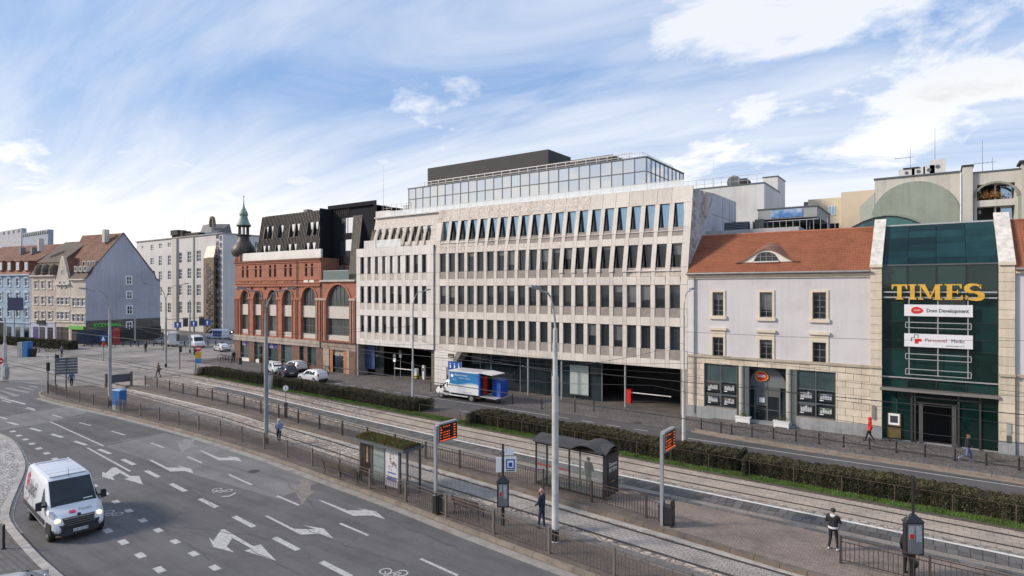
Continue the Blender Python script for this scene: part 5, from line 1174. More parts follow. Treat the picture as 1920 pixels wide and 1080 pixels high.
# piers with copings
for pa,pb in ((1633,1653),(1873.5,1902)):
    a,b=wX(pa),wX(pb)
    MB().box(a,b,Y0-.18,Y0+.6,0,12.6).build('pier_core',mat('block_joint',(.28,.24,.19)),ab)
    out=[]; z=.98
    while z<12.5: out.append((a-.02,b+.02,Y0-.22,Y0+.3,z+.012,min(z+.62,12.6)-.012)); z+=.62
    pieces('stone_block',ab,M_CREAM,out)
    MB().box(a-.03,b+.03,Y0-.24,Y0+.3,0,.98).build('plinth',M_PLINTH,ab)
    MB().hexa([(a,Y0-.1,12.4),(b,Y0-.1,12.4),(b,55.5,12.4),(a,55.5,12.4),(a,Y0-.2,12.75),(b,Y0-.2,12.75),(b,55.5,16.45),(a,55.5,16.45)]).build('gable_wall',M_WHITEP,ab)
    MB().hexa([(a-.05,Y0-.3,12.72),(b+.05,Y0-.3,12.72),(b+.05,55.6,16.42),(a-.05,55.6,16.42),(a-.05,Y0-.3,12.86),(b+.05,Y0-.3,12.86),(b+.05,55.6,16.58),(a-.05,55.6,16.58)]).build('coping',mat('coping',(.66,.62,.56),.85,var=.15,streak=.2),ab)
    MB().box(a-.06,b+.06,Y0-.36,Y0-.2,12.62,12.80).build('coping_foot',M_CREAMT,ab)
    MB().box(a-.05,b+.05,Y0-.34,Y0-.2,5.25,5.42).build('string_course',mat('weathered_course',(.42,.36,.28)),ab)
# canopy bar and entrance
MB().box(GX0-.1,GX1+.05,Y0-.35,Y0+.2,3.72,3.92).build('canopy',mat('canopy_metal',(.24,.22,.20),.5,metal=.3,var=.1),ab); MB().box(GX0,GX1,Y0+.1,Y0+.22,4.62,4.70).build('rail',M_ALUL,ab)
ez=[GX0,GX0+.9,GX0+2.0,GX0+4.5,GX1-.95,GX1]
for i,(a,b) in enumerate(zip(ez,ez[1:])):
    if i==2: continue
    MB().box(a+.03,b-.03,Y0+.25,Y0+.28,.15,3.7).build('pane',M_GGL,ab)
MB().box(GX0,GX1,Y0+.25,Y0+.5,0,.15).build('threshold',M_PLINTH,ab)
f=MB(); f.box(ez[2],ez[3],Y0+1.6,Y0+1.7,.1,3.7); f.build('inner_doors',M_DARK,ab)
f=MB()
for x in (ez[1]+.9,ez[2]+.0,ez[3],ez[4]): f.box(x-.06,x+.06,Y0+.15,Y0+.3,.1,3.7)
f.box(ez[2],ez[3],Y0+.15,Y0+.3,2.9,3.0); f.box(ez[1]+.9,ez[4],Y0+.1,Y0+.25,3.3,3.42); f.build('door_frame',mat('door_steel',(.05,.05,.048),.5,metal=.3),ab)
for x in (ez[2]+.35,ez[3]-.25): MB().box(x-.12,x+.12,Y0+.2,Y0+.35,.1,3.0).build('side_light',mat('grey_door_post',(.075,.078,.075),.5),ab)
# TIMES lettering in gold serif
M_GOLD=mat('gold_letter',(.80,.47,.07),.35,metal=.35,var=.12,scale=1); ts=thing('name_sign','large gold serif letters TIMES on a white rail across the green glass','sign',(0,Y0-.1,0),world=True)
tx0,tx1=wX(1672,Y0-.1),wX(1843,Y0-.1); tz1,tz0=wZ(1755,533,Y0-.1),wZ(1755,562,Y0-.1); Ht=tz1-tz0
yt0,yt1=Y0-.22,Y0-.10
def rects(name,rs,x,w):
    mb=MB()
    for r in rs:
        if not isinstance(r[0],tuple): mb.prism([(x+r[0]*w,tz0+r[2]*Ht),(x+r[1]*w,tz0+r[2]*Ht),(x+r[1]*w,tz0+r[3]*Ht),(x+r[0]*w,tz0+r[3]*Ht)],yt0+random.uniform(0,.004),yt1)
        else: mb.prism([(x+p[0]*w,tz0+p[1]*Ht) for p in r],yt0+random.uniform(.004,.008),yt1)
    return mb.build(name,M_GOLD,ts)
TW=tx1-tx0; sc=TW/171.0   # metres per photo pixel along the sign
def X_(p): return tx0+(p-1672)*sc
rects('letter_t',[(.0,1,.90,1),(.36,.64,.05,.92),(.26,.74,0,.07),((0,.68),(.06,.68),(.14,.9),(0,.9)),((1,.68),(.94,.68),(.86,.9),(1,.9))],X_(1672),X_(1703)-X_(1672))
rects('letter_i',[(.08,.92,.92,1),(.08,.92,0,.08),(.26,.74,.05,.95)],X_(1704),X_(1722)-X_(1704))
rects('letter_m',[(0,.22,.93,1),(.80,1,.93,1),(.0,.22,0,.07),(.62,1,0,.07),(.08,.13,.05,.95),(.70,.90,.05,.95),((.06,1),(.28,1),(.52,.28),(.46,.05)),((.46,.05),(.52,.05),(.78,.98),(.72,1))],X_(1724),X_(1770)-X_(1724))
rects('letter_e',[(0,.95,.93,1),(0,1,0,.07),(.12,.42,.05,.95),(.3,.72,.47,.54),((.95,.72),(.89,.72),(.78,.95),(.95,.95)),((1,.30),(.94,.30),(.80,.05),(1,.05)),((.75,.36),(.70,.36),(.64,.50),(.70,.66),(.75,.66))],X_(1774),X_(1807)-X_(1774))
sm_=[]; import itertools
def scurve():
    mb=MB(); cx_,w=X_(1827),(X_(1843)-X_(1811))
    pts=[]
    for k in range(13): a=R(30+k*(270-30)/12); pts.append((math.cos(a)*.40,.735+math.sin(a)*.235,.06+.10*max(0,math.sin((k-3)/9*math.pi)) if k>3 else .06))
    for k in range(1,13): a=R(90-k*(240)/12); pts.append((math.cos(a)*.42,.255+math.sin(a)*.235+.0,.06+.12*max(0,math.sin((9-k)/9*math.pi)) if k<9 else .06))
    P=[(cx_+x*w,tz0+z*Ht,t) for x,z,t in pts]
    L_,R_=[],[]
    for i,(x,z,t) in enumerate(P):
        a,b=P[max(0,i-1)],P[min(len(P)-1,i+1)]; dx,dz=b[0]-a[0],b[1]-a[1]; l=math.hypot(dx,dz)+1e-9; h=t*.85*Ht/.9; L_.append((x-dz/l*h,z+dx/l*h)); R_.append((x+dz/l*h,z-dx/l*h))
    n_=len(P)
    for i in range(n_-1): mb.prism([L_[i],R_[i],R_[i+1],L_[i+1]],yt0,yt1)
    mb.prism([(cx_+.40*w,tz0+.98*Ht),(cx_+.34*w,tz0+.98*Ht),(cx_+.26*w,tz0+.80*Ht),(cx_+.40*w,tz0+.68*Ht)],yt0,yt1); mb.prism([(cx_-.46*w,tz0+.02*Ht),(cx_-.40*w,tz0+.02*Ht),(cx_-.28*w,tz0+.18*Ht),(cx_-.46*w,tz0+.33*Ht)],yt0,yt1)
    mb.build('letter_s',M_GOLD,ts)
scurve()
f=MB(); zr=(wZ(1700,547.5,Y0),wZ(1700,557.5,Y0)); f.box(GX0+.1,GX1-.05,Y0-.04,Y0+.02,zr[0]-.05,zr[0]+.04); f.box(GX0+.1,GX1-.05,Y0-.04,Y0+.02,zr[1]-.05,zr[1]+.04); f.build('rail',M_ALUL,ts)
# company boards on a frame
fr_=thing('board_frame','thin white steel frame holding the company boards on the green glass','frame',(0,Y0-.05,0),world=True)
vx=[wX(p,Y0-.05) for p in (1704.5,1758.5,1815)]; ztop,zbot=wZ(1758,562,Y0),wZ(1758,707,Y0)
f=MB()
for x in vx: f.box(x-.03,x+.03,Y0-.04,Y0,zbot,ztop)
f.build('upright',M_ALUL,fr_)
for pa in (604,662.5,691):
    z1_,z0_=wZ(1700,pa,Y0),wZ(1700,pa+10,Y0); f=MB(); a,b=wX(1698,Y0),wX(1821,Y0)
    for z in (z0_,z1_): f.box(a,b,Y0-.08,Y0-.041,z-.025,z+.025)
    for x in (a,b): f.box(x-.025,x+.025,Y0-.075,Y0-.045,z0_+.025,z1_-.025)
    f.build('empty_holder',M_ALUL,fr_)
M_SW=mat('sign_white',(.72,.72,.74),.5,var=.03); M_INK=mat('sign_ink',(.05,.05,.06),.5,var=0)
def board(pa,pb,lab):
    z1_,z0_=wZ(1760,pa,Y0-.1),wZ(1760,pb,Y0-.1); a,b=wX(1695.5,Y0-.1),wX(1824,Y0-.1)
    t=thing('company_board',lab,'sign',(a,Y0-.16,z0_)); w=b-a;h=z1_-z0_
    MB().box(0,w,0,.08,0,h).build('board',M_SW,t); return t,w,h
t,w,h=board(571.5,593.5,'white board reading Dom Development with a red badge')
disc(M_RED,.36,.24,-.015,0,'badge',t,.05,.75,h*.5); text('DOM',.16,M_TW,t,(.58,-.02,h*.5-.05),ext=.003)
text('Dom Development',.36,M_INK,t,(1.3,-.01,h*.5-.12),ext=.003,sx=.84,bold=.006)
t,w,h=board(627,652,'white board reading Personnel Medic with a red cross mark')
f=MB(); f.prism([(.62,h*.25),(.84,h*.25),(.84,h*.42),(1.02,h*.42),(1.02,h*.62),(.62,h*.62)],-.015,0); f.build('red_cross',M_RED,t); f=MB(); f.prism([(.40,h*.42),(.44,h*.42),(.44,h*.66),(.40,h*.66)],-.015,0); f.prism([(.40,h*.66),(.60,h*.66),(.60,h*.7),(.40,h*.7)],-.015,0); f.prism([(.58,h*.7),(.61,h*.7),(.61,h*.9),(.58,h*.9)],-.015,0); f.prism([(.58,h*.9),(.80,h*.9),(.80,h*.94),(.58,h*.94)],-.015,0); f.prism([(.80,h*.66),(.83,h*.66),(.83,h*.94),(.80,h*.94)],-.015,0); f.build('cross_outline',M_INK,t)
text('Personnel',.36,mat('sign_plum',(.45,.06,.09),.5,var=0),t,(1.22,-.01,h*.5-.08),ext=.003,sx=.86); text('Medic',.36,mat('sign_purple',(.14,.07,.12),.5,var=0),t,(2.70,-.01,h*.5-.08),ext=.003,sx=.86); text('CENTRUM MEDYCYNY',.10,M_INK,t,(2.4,-.01,h*.12),ext=.002,sx=1.0)
# framed sign and brass board by the entrance
fs=thing('framed_notice','white framed notice above a brass board left of the atrium doors','notice board',(wX(1676,Y0),Y0+.1,0)); z0_=wZ(1676,797,Y0); z1_=wZ(1676,776,Y0); f=MB(); f.box(-.42,.42,0,.06,z0_-.1,z1_+.05); f.build('frame',mat('brass_brown',(.22,.16,.08),.5,metal=.5),fs); MB().box(-.34,.34,-.01,0,z0_,z1_).build('sheet',M_TW,fs); MB().box(-.24,.24,-.015,-.01,z0_+.15,z1_-.15).build('ink',M_INK,fs); MB().box(-.42,.42,0,.05,z0_-.95,z0_-.2).build('brass_board',mat('brass_board',(.20,.15,.06),.5,metal=.4),fs)
pb_=thing('intercom_panel','grey intercom plate on the right stone pier of the atrium','intercom',(wX(1891,Y0),Y0-.25,0)); MB().box(-.12,.12,-.03,0,1.5,2.2).build('plate',M_ALUL,pb_); MB().box(-.12,.12,-.02,0,.9,1.4).build('letter_slot',M_ALU,pb_)
ic=thing('intercom_panel','grey door panel with buttons on the stone left of the green glass','intercom',(wX(1638.5,Y0),Y0-.29,0)); MB().box(-.1,.1,-.03,0,1.5,2.5).build('plate',mat('dull_panel',(.22,.2,.18),.5),ic)
# ---- right wing past the atrium
rb=thing('right_wing','lilac wing with cream stone base and tiled roof at the right edge','building',(7,51.3,0),world=True)
RX0,RX1=wX(1902)+.05,16.
MB().box(RX0,RX1,Y0,66,5.4,EZ).build('wall',M_LILAC,rb); MB().box(RX0,RX1,Y0-.22,Y0-.003,EZ-.28,EZ-.02).build('eaves_cornice',M_CREAMT,rb); MB().box(RX0,RX1,Y0-.16,Y0-.003,5.22,5.42).build('string_course',mat('weathered_course',(.42,.36,.28)),rb)
MB().box(RX0,RX1,Y0+.03,66,0,5.4).build('ground_floor_wall',mat('block_joint',(.28,.24,.19)),rb); blocks(RX0,RX1,.98,5.22,.53,1.05,[],Y0-.03,rb,M_CREAM); MB().box(RX0,RX1,Y0-.08,Y0+.02,0,.98).build('plinth',M_PLINTH,rb)
tileroof(rb,RX0,RX1)
# ================================================================== BUILDINGS BEHIND
M_WHT=mat('white_plaster',(.62,.62,.61),.85,var=.08,scale=.3,streak=.10,fine=.03); M_GRN=mat('sage_plaster',(.30,.335,.28),.9,var=.12,scale=.25,streak=.10); M_BEI=mat('beige_plaster',(.56,.53,.47),.9,var=.1,scale=.3,streak=.1); M_CRM=mat('cream_plaster',(.66,.57,.42),.9,var=.08,scale=.3,streak=.08)
Yb=78.
wb_=thing('white_block','windowless white block with a taller lift tower behind the stone building','building',(-18,Yb,0),world=True)
xa=wX(1330,Yb); xb=wX(1433,Yb); zt=wZ(1433,343,Yb)
MB().box(xa-6,xb,Yb,Yb+9,8,zt).build('wall',M_WHT,wb_); MB().box(xa-6,xb+.1,Yb-.1,Yb+9,zt,zt+.12).build('parapet_cap',M_ALU,wb_)
xc=wX(1458,Yb+9); zt2=wZ(1457,331,Yb+9.1)
MB().box(wX(1431,Yb+9.1)-.0,xc,Yb+9.05,Yb+14,8,zt2).build('tower',M_WHT,wb_); MB().box(wX(1431,Yb+9.1)-.1,xc+.1,Yb+8.95,Yb+14,zt2,zt2+.12).build('tower_cap',M_ALU,wb_)
f=MB()
for i in range(9): x=xa-3+i*(xb-xa+2)/8; f.box(x,x+.05,Yb+.5,Yb+.55,zt,zt+1.3)
f.box(xa-4,xb,Yb+.5,Yb+.55,zt+1.27,zt+1.33); f.box(xa-4,xb,Yb+.5,Yb+.54,zt+.65,zt+.69); f.build('roof_railing',M_ALUL,wb_)
fx=wX(1382,Yb+2); g_=MB(); g_.wheel(fx-.3,Yb+2,zt+.75,.85,1.0,20); g_.build('roof_fan',M_ALU,wb_); MB().lathe(fx+.9,Yb+2,[(.9,zt),(.8,zt+.7),(.35,zt+1.15),(.02,zt+1.2)],14).build('roof_dome',M_DARK2,wb_)
MB().cyl(wX(1338,Yb),Yb,zt,zt+4.2,.05,.02,5).build('mast',M_ALUL,wb_)
# rooftop restaurant with sky mural
Yt=66.
rt=thing('rooftop_terrace','rooftop pavilion with a flat grey canopy and a blue sky mural banner','pavilion',(-5,Yt,14),world=True)
x0,x1=wX(1421,Yt),wX(1532,Yt); zb_,zt_=wZ(1480,409,Yt),wZ(1480,390,Yt)
MB().box(x0,x1,Yt,Yt+9,zb_,zt_).build('canopy',mat('canopy_grey',(.30,.31,.31),.6,var=.08),rt); MB().box(x0-.1,x1+.1,Yt-.1,Yt+9,zt_,zt_+.1).build('canopy_cap',M_ALU,rt)
MB().box(x0+.3,x1-.6,Yt+.6,Yt+8,zb_-.35,zb_-.02).build('canopy_soffit',M_DARK2,rt)
m=bpy.data.materials.new('sky_mural'); m.use_nodes=True; t_=m.node_tree; n_=N(t_,'ShaderNodeTexNoise'); n_.inputs['Scale'].default_value=.9; n_.inputs['Detail'].default_value=6; Lk(t_,N(t_,'ShaderNodeNewGeometry').outputs['Position'],n_.inputs['Vector']); Lk(t_,mix(t_,ramp(t_,n_.outputs[0],[(.45,0),(.65,1)]),(.06,.18,.42),(.45,.55,.65)),t_.nodes['Principled BSDF'].inputs['Base Color'])
MB().box(wX(1446,Yt),wX(1505,Yt),Yt-.06,Yt-.01,zb_+.1,zt_-.12).build('mural',m,rt)
MB().box(x0-.2,wX(1560,Yt),Yt+5,Yt+5.2,wZ(1480,433,Yt),zb_-.3).build('back_glazing',M_DARK,rt)
f=MB(); zf=wZ(1480,434,Yt-1)
for i in range(18): x=wX(1425,Yt-1)+i*.62; f.box(x,x+.04,Yt-1,Yt-.96,zf,zf+1.1)
f.box(wX(1425,Yt-1),wX(1535,Yt-1),Yt-1.02,Yt-.95,zf+1.08,zf+1.14); f.build('terrace_railing',M_ALUL,rt)
for px in (1432,1470,1515,1552): MB().cyl(wX(px,Yt),Yt+1,zf-.2,zb_,.07,n=6).build('post',M_ALU,rt)
MB().box(wX(1340,Yt-2),wX(1560,Yt-1),Yt-1.4,Yt+9,10,zf-.15).build('terrace_deck',mat('terrace_concrete',(.42,.41,.42),.9,var=.15),rt)
rr=random.Random(4); q=MB()
for e in range(500):
    x=wX(1462,Yt)+rr.gauss(0,.7); y=Yt+1.5+rr.gauss(0,.3); z=zf+.7+rr.gauss(0,.45); s_=.16; a_=rr.random()*6.28
    q.poly([(x,y,z),(x+s_*math.cos(a_),y,z+s_*math.sin(a_)),(x+s_*math.cos(a_+1.2),y+.1,z+s_*math.sin(a_+1.2))])
pt_=tag(q.build('potted_shrub',mat('shrub_leaf',(.075,.11,.035)),None,kind='stuff'),'dark green shrub behind the rooftop terrace railing','shrub')
vt=thing('louvred_unit','dark louvred ventilation unit on the roof beside the stone flank','ventilation unit',(wX(1358,58),58,0),world=True)
f=MB(); xv0,xv1=wX(1357,58),wX(1402,58); zv0,zv1=wZ(1380,434,58),wZ(1380,416,58)
f.box(xv0,xv1,58.2,60,zv0-1,zv1); f.build('body',M_DARK2,vt)
for i in range(6): z=zv0+(zv1-zv0)*i/6; MB().box(xv0,xv1,58.0,58.2,z,z+.08).build('louvre',mat('louvre_blue_grey',(.13,.15,.19),.5,var=.1),vt)
MB().box(wX(1406,58),wX(1411,58),58,60,zv0-1,zv1).build('white_cabinet',M_WHT,vt); MB().box(wX(1415,58),wX(1432,58),58,60,zv0-1,zv1+.1).build('glass_cabinet',M_GLASSD,vt)
MB().box(XR+.02,wX(1500,57),56.5,66,10,zv0).build('flat_roof',mat('terrace_concrete',(.42,.41,.42)),vt)
# cream building
Yc=92.
cb_=thing('cream_house','plain cream rendered house rising behind the rooftop terrace','building',(10,Yc,0),world=True)
x0,x1,x2=wX(1515,Yc),wX(1578,Yc),wX(1652,Yc+0)
MB().box(x0,x1-.02,Yc,Yc+10,10,wZ(1560,371,Yc)).build('wall',M_CRM,cb_); MB().box(x1,x2,Yc-.6,Yc+10,10,wZ(1600,360,Yc)).build('wall',mat('cream_plaster_2',(.60,.50,.38),.9,var=.08,scale=.3),cb_)
window(cb_,wX(1553,Yc),wX(1566,Yc),wZ(1560,404,Yc),wZ(1560,386,Yc),Yc-.07,M_TW,M_GLASSB,2,1)
MB().box(wX(1509,Yc)-.3,wX(1514,Yc)+.4,Yc+1,Yc+2,wZ(1510,386,Yc)-3,wZ(1510,377,Yc)).build('chimney',mat('grey_vent',(.2,.2,.2)),cb_)
# sage green building with arches
Yg=84.
sg=thing('sage_building','beige and sage green apartment block with large rounded arches and balconies','building',(30,Yg,0),world=True)
x0=wX(1640,Yg); x1=wX(1800,Yg); zt=wZ(1700,334,Yg)
def archpanel(px0,px1,pyt,pyb,m,name,y,rad):
    a,b=wX(px0,Yg),wX(px1,Yg); zt_=wZ((px0+px1)/2,pyt,Yg); zb=wZ((px0+px1)/2,pyb,Yg); pts=[(a,zb),(b,zb)]
    for k in range(9): t=math.pi/2*k/8; pts.append((b-rad+rad*math.cos(t),zt_-rad+rad*math.sin(t)))
    for k in range(9): t=math.pi/2+math.pi/2*k/8; pts.append((a+rad+rad*math.cos(t),zt_-rad+rad*math.sin(t)))
    return MB().prism(pts,y-.18,y).build(name,m,sg)
zA=wZ(1720,330,Yg)
MB().box(x0,x1,Yg,Yg+14,10,zA).build('wall',M_BEI,sg); MB().box(x0-.1,x1,Yg-.15,Yg+14,zA,zA+.15).build('parapet_cap',M_ALU,sg)
archpanel(1634,1800,340,440,M_GRN,'green_arch_panel',Yg,4.2)
MB().hexa([(wX(1612,Yg),Yg-.05,10),(x0,Yg-.05,10),(x0,Yg+6,10),(wX(1612,Yg),Yg+6,10),(wX(1612,Yg),Yg-.05,wZ(1612,388,Yg)),(x0,Yg-.05,wZ(1632,362,Yg)),(x0,Yg+6,wZ(1632,362,Yg)),(wX(1612,Yg),Yg+6,wZ(1612,388,Yg))]).build('side_bay',mat('pale_sage',(.42,.44,.38),.9,var=.1,scale=.4),sg)
# tall pier and balcony bay
xp0,xp1=wX(1805,Yg-1),wX(1824,Yg-1)
MB().box(xp0,xp1,Yg-1,Yg+3,10,wZ(1815,312,Yg-1)).build('chimney_pier',M_BEI,sg); MB().box(xp0-.1,xp1+.1,Yg-1.1,Yg+3,wZ(1815,312,Yg-1),wZ(1815,309,Yg-1)).build('chimney_cap',M_DARK2,sg)
yb2=Yg-.5; bx0,bx1=xp1,wX(2010,yb2); zt3=wZ(1860,322,yb2)
oa,obb=wX(1832,yb2),wX(1903,yb2); z1,z2=wZ(1868,374,yb2),wZ(1868,344,yb2); z3,z4=wZ(1868,414,yb2),wZ(1868,386,yb2)
f=MB(); wallholes(f,bx0,bx1,10,zt3,yb2,[(oa,obb,z1,z2),(oa,obb,z3,z4)],1.6); f.build('wall',M_BEI,sg); MB().box(bx0,bx1,yb2-.1,yb2+8,zt3,zt3+.14).build('parapet_cap',M_ALU,sg)
MB().box(bx0,bx1,yb2+1.62,yb2+8,10,zt3-.1).build('balcony_back',M_DARK2,sg)
rim=MB(); cx=(oa+obb)/2; r=(obb-oa)/2+.25; n=16; zs=z1+.3
for k in range(n):
    t0,t1=math.pi*k/n,math.pi*(k+1)/n; rim.bar((cx+r*math.cos(t0),yb2-.08,zs+r*.85*math.sin(t0)),(cx+r*math.cos(t1),yb2-.08,zs+r*.85*math.sin(t1)),.14,.22)
rim.build('arch_rim',mat('olive_trim',(.27,.26,.22),.9,var=.1),sg)
for k in (-1,1): MB().box(cx+k*r-.35 if k<0 else cx+k*r-.0,cx+k*r if k<0 else cx+k*r+.35,yb2-.12,yb2-.01,10,zs).build('green_strip',M_GRN,sg)
for za,zb in ((z1,z2),(z3,z4)):
    MB().box(cx-.08,cx+.08,yb2+.6,yb2+1.5,za,zb).build('balcony_partition',M_BEI,sg)
    window(sg,cx+.5,cx+1.5,za+.2,za+1.6,yb2+1.5,M_TW,M_GLASSB,1,1); MB().box(oa+.2,cx-1.2,yb2+1.4,yb2+1.5,za+1.0,za+1.4).build('parasol_cloth',mat('pale_lilac',(.64,.62,.62)),sg)
q=MB(); rr=random.Random(9)
for e in range(400):
    x=cx-.6+rr.gauss(0,.7); y=yb2+.3+rr.gauss(0,.15); z=z1+.25+abs(rr.gauss(0,.3)); s_=.14; a_=rr.random()*6.28; q.poly([(x,y,z),(x+s_*math.cos(a_),y,z+s_*math.sin(a_)),(x+s_*math.cos(a_+1.2),y+.1,z+s_*math.sin(a_+1.2))])
tag(q.build('balcony_flowers',mat('rusty_leaf',(.22,.10,.03),.8,var=.4,scale=5),None,kind='stuff'),'rust coloured flowers on the upper arched balcony','flowers')
# second bay further right
MB().box(wX(1915,yb2),wX(1935,yb2),yb2-.4,yb2+2,10,wZ(1915,305,yb2)).build('chimney_pier',M_BEI,sg); MB().box(wX(1911,yb2-.6),wX(1938,yb2-.6),yb2-.9,yb2+2,wZ(1915,307,yb2),wZ(1915,303,yb2)).build('chimney_cap',M_DARK2,sg)
# things on that roof
def aerial(px,pyb,pyt,Y,lab,arms=True):
    x,zb=wy(px,pyb,Y); zt_=wZ(px,pyt,Y); t=thing('roof_aerial',lab,'aerial',(x,Y,zb)); h=zt_-zb
    MB().cyl(0,0,-.6,h,.035,.015,5).build('mast',M_ALU,t)
    if arms:
        f=MB(); f.bar((-1.6,0,h*.62),(.3,0,h*.62),.04); 
        for i in range(5): f.bar((-1.5+i*.35,-.35,h*.62),(-1.5+i*.35,.35,h*.62),.03)
        f.build('arms',M_ALU,t)
aerial(1707,322,278,Yg+2,'roof aerial with side arms above the green arch'); aerial(1753,318,240,Yg+2,'tall thin whip aerial rising behind the air conditioners',False); aerial(1842,322,262,Yg+2,'tall thin whip aerial over the balcony bay',False); aerial(1861,320,294,Yg+1,'short roof aerial with side arms over the balcony bay')
aerial(204,450,396,150,'thin aerial on the ridge of the blue gable house',False); aerial(346,432,405,120,'thin aerial on the roof of the grey office block',False)
for k,(px,w,h) in enumerate(((1700,1.6,.7),(1722,1.3,.8),(1742,1.1,.9),(1758,1.5,1.5))):
    x=wX(px,Yg+1.5); t=thing('air_conditioner',['flat','low','small','tallest'][k]+' pale air conditioning unit on the arched building roof','air conditioner',(x,Yg+1.5,zA+.1),group='air conditioners on the arched building'); MB().box(-w/2,w/2,-.4,.4,.1,h+.3).build('body',M_WHT,t); MB().wheel(0,-.42,h*.5+.2,min(.22,h*.26),.06,14).build('fan',M_ALU,t)
    MB().box(-w/2,w/2,-.3,.3,0,.1).build('foot',M_ALU,t)
MB().box(wX(1693,Yg+1.2),wX(1724,Yg+1.2),Yg+1.0,Yg+2.2,zA+1.1,zA+1.25).build('pipe_cover',M_DARK2,sg)
# teal barrel roof
tr=thing('barrel_roof','teal glass barrel vault roof behind the atrium','glass roof',(0,60,12),world=True)
Yv=60.; px0,px1=1535,1795
M_TEAL=glassmat('teal_glass',(.02,.11,.105),.06,.8); f=MB(); xa,xb=wX(1540,Yv),wX(1795,Yv); za=wZ(1660,430,Yv); zc=wZ(1680,404,Yv); n=12
def vz(u): return za-1.6+(zc-za+1.6)*math.sin(math.pi*u)
for i in range(n):
    u0,u1=i/n,(i+1)/n; A,B=xa+(xb-xa)*u0,xa+(xb-xa)*u1
    MB().poly([(A+.02,Yv,vz(u0)),(B-.02,Yv,vz(u1)),(B-.02,Yv+6,vz(u1)+.8),(A+.02,Yv+6,vz(u0)+.8)]).build('roof_pane',M_TEAL,tr)
    MB().poly([(A,Yv,10),(B,Yv,10),(B,Yv,vz(u1)),(A,Yv,vz(u0))]).build('front_pane',M_TEAL,tr)
    f.bar((A,Yv-.05,vz(u0)),(B,Yv-.05,vz(u1)),.12,.08)
f.build('rim',M_GFR,tr)
# ================================================================== LEFT: GREY OFFICE BLOCK
Yq=80.
gq=thing('grey_office','pale grey office block with a bronze stair tower strip and lettering on its end wall','building',(-170,Yq,0),world=True)
M_GQ=mat('pale_grey_render',(.52,.50,.46),.9,var=.08,scale=.15,streak=.08); M_GQ2=mat('pinkish_grey_render',(.60,.59,.58),.9,var=.08,scale=.15,streak=.1)
gx0,gx1,gxm=wX(256,Yq),wX(418,Yq),wX(330,Yq)
zt=wZ(417,438,Yq)
holes=[]
rows=[(476,499),(508,530),(539,561),(570,590),(414+100,414+100)][:4]
Zr=[wZ(370,p,Yq) for p in (0,)]
def col(px,w,rows): 
    a,b=wX(px-w/2,Yq),wX(px+w/2,Yq)
    return [(a,b,wZ(px,q,Yq),wZ(px,p,Yq)) for p,q in rows]
cols=[(285,6,[(484,496),(512,524)][:1]),(300.5,6,[(480,498),(509,525),(538,554),(567,585)]),(317.5,6,[(479,497),(508,524),(538,554),(568,586)]),(338.5,6,[(474,493),(505,523),(535,553),(566,587)]),(355,7,[(472,492),(503,522),(535,554),(566,587)]),(372.5,8,[(470,490),(503,522),(534,554),(566,587)])]
top=[(268,5,[(461,466)]),(285,5,[(459,469)]),(301,6,[(457,465)]),(317.5,6,[(455,463)])]
for px,w,r in cols+top: holes+=col(px,w,r)
f=MB(); wallholes(f,gx0,gx1,0,zt,Yq,holes,.25); f.poly([(gx1,Yq,0),(gx1,Yq+16,0),(gx1,Yq+16,zt),(gx1,Yq,zt)]); f.poly([(gx0,Yq,zt),(gx1,Yq,zt),(gx1,Yq+16,zt),(gx0,Yq+16,zt)]); f.build('wall',M_GQ2,gq)
MB().box(gx0,gx1-.1,Yq+.4,Yq+16,0,zt-.1).build('core',M_DARK,gq)
for a,b,c,d in holes: window(gq,a,b,c,d,Yq+.12,M_TW,M_GLASSD,2,3,fw=.07,bw=.05)
MB().box(wX(326,Yq),wX(334,Yq),Yq-.5,Yq-.0,0,zt-.2).build('pilaster',M_GQ,gq); MB().box(wX(362,Yq),wX(364.5,Yq),Yq-.3,Yq-.0,0,zt-.2).build('pilaster',M_GQ,gq)
MB().box(gx0-.2,gx1+.2,Yq-.3,Yq+16,zt,zt+.25).build('parapet',mat('parapet_grey',(.35,.33,.31),.9,var=.2),gq)
# stair tower strip
sx0,sx1=wX(383,Yq-1),wX(402,Yq-1); M_BRZ=mat('bronze_panel',(.20,.14,.09),.5,metal=.3,var=.15)
st_=MB(); st_.box(sx0,sx1,Yq-1.2,Yq-.01,0,wZ(392,484,Yq-1)); st_.build('stair_bay',M_BRZ,gq)
zz0,zz1=wZ(392,632,Yq-1)+1,wZ(392,492,Yq-1)
for i,px in enumerate((388,392.5,397)):
    a=wX(px-1.6,Yq-1.3); b=wX(px+1.6,Yq-1.3); z=zz0+i*.6
    while z<zz1-i*1.0: MB().box(a,b,Yq-1.26,Yq-1.21,z,z+1.15).build('stair_pane',M_GLASSD,gq); z+=1.5
MB().hexa([(sx0,Yq-1.2,zz1+1.2),(sx1,Yq-1.2,zz1+1.2),(sx1,Yq,zz1+1.2),(sx0,Yq,zz1+1.2),(sx0+.4,Yq-.5,zz1+4.1),(sx1-.2,Yq-.5,zz1+4.1),(sx1-.2,Yq,zz1+4.1),(sx0+.4,Yq,zz1+4.1)]).build('stair_cap',mat('bright_copper_cap',(.60,.50,.44),.35,metal=.5,var=.2),gq)
for i in range(14): z=1+i*1.75; MB().box(sx1+.02,sx1+1.1,Yq-.6,Yq-.5,z,z+1.2).build('stair_pane',M_GLASSD,gq)
# side wall in cool light with lettering
text('Bar',1.9,M_INK,gq,(gx1+.05,gx1*ray(477.5,455)[1]/ray(477.5,455)[0],zt-2.9),rot=(R(90),0,R(90)),ext=.03)
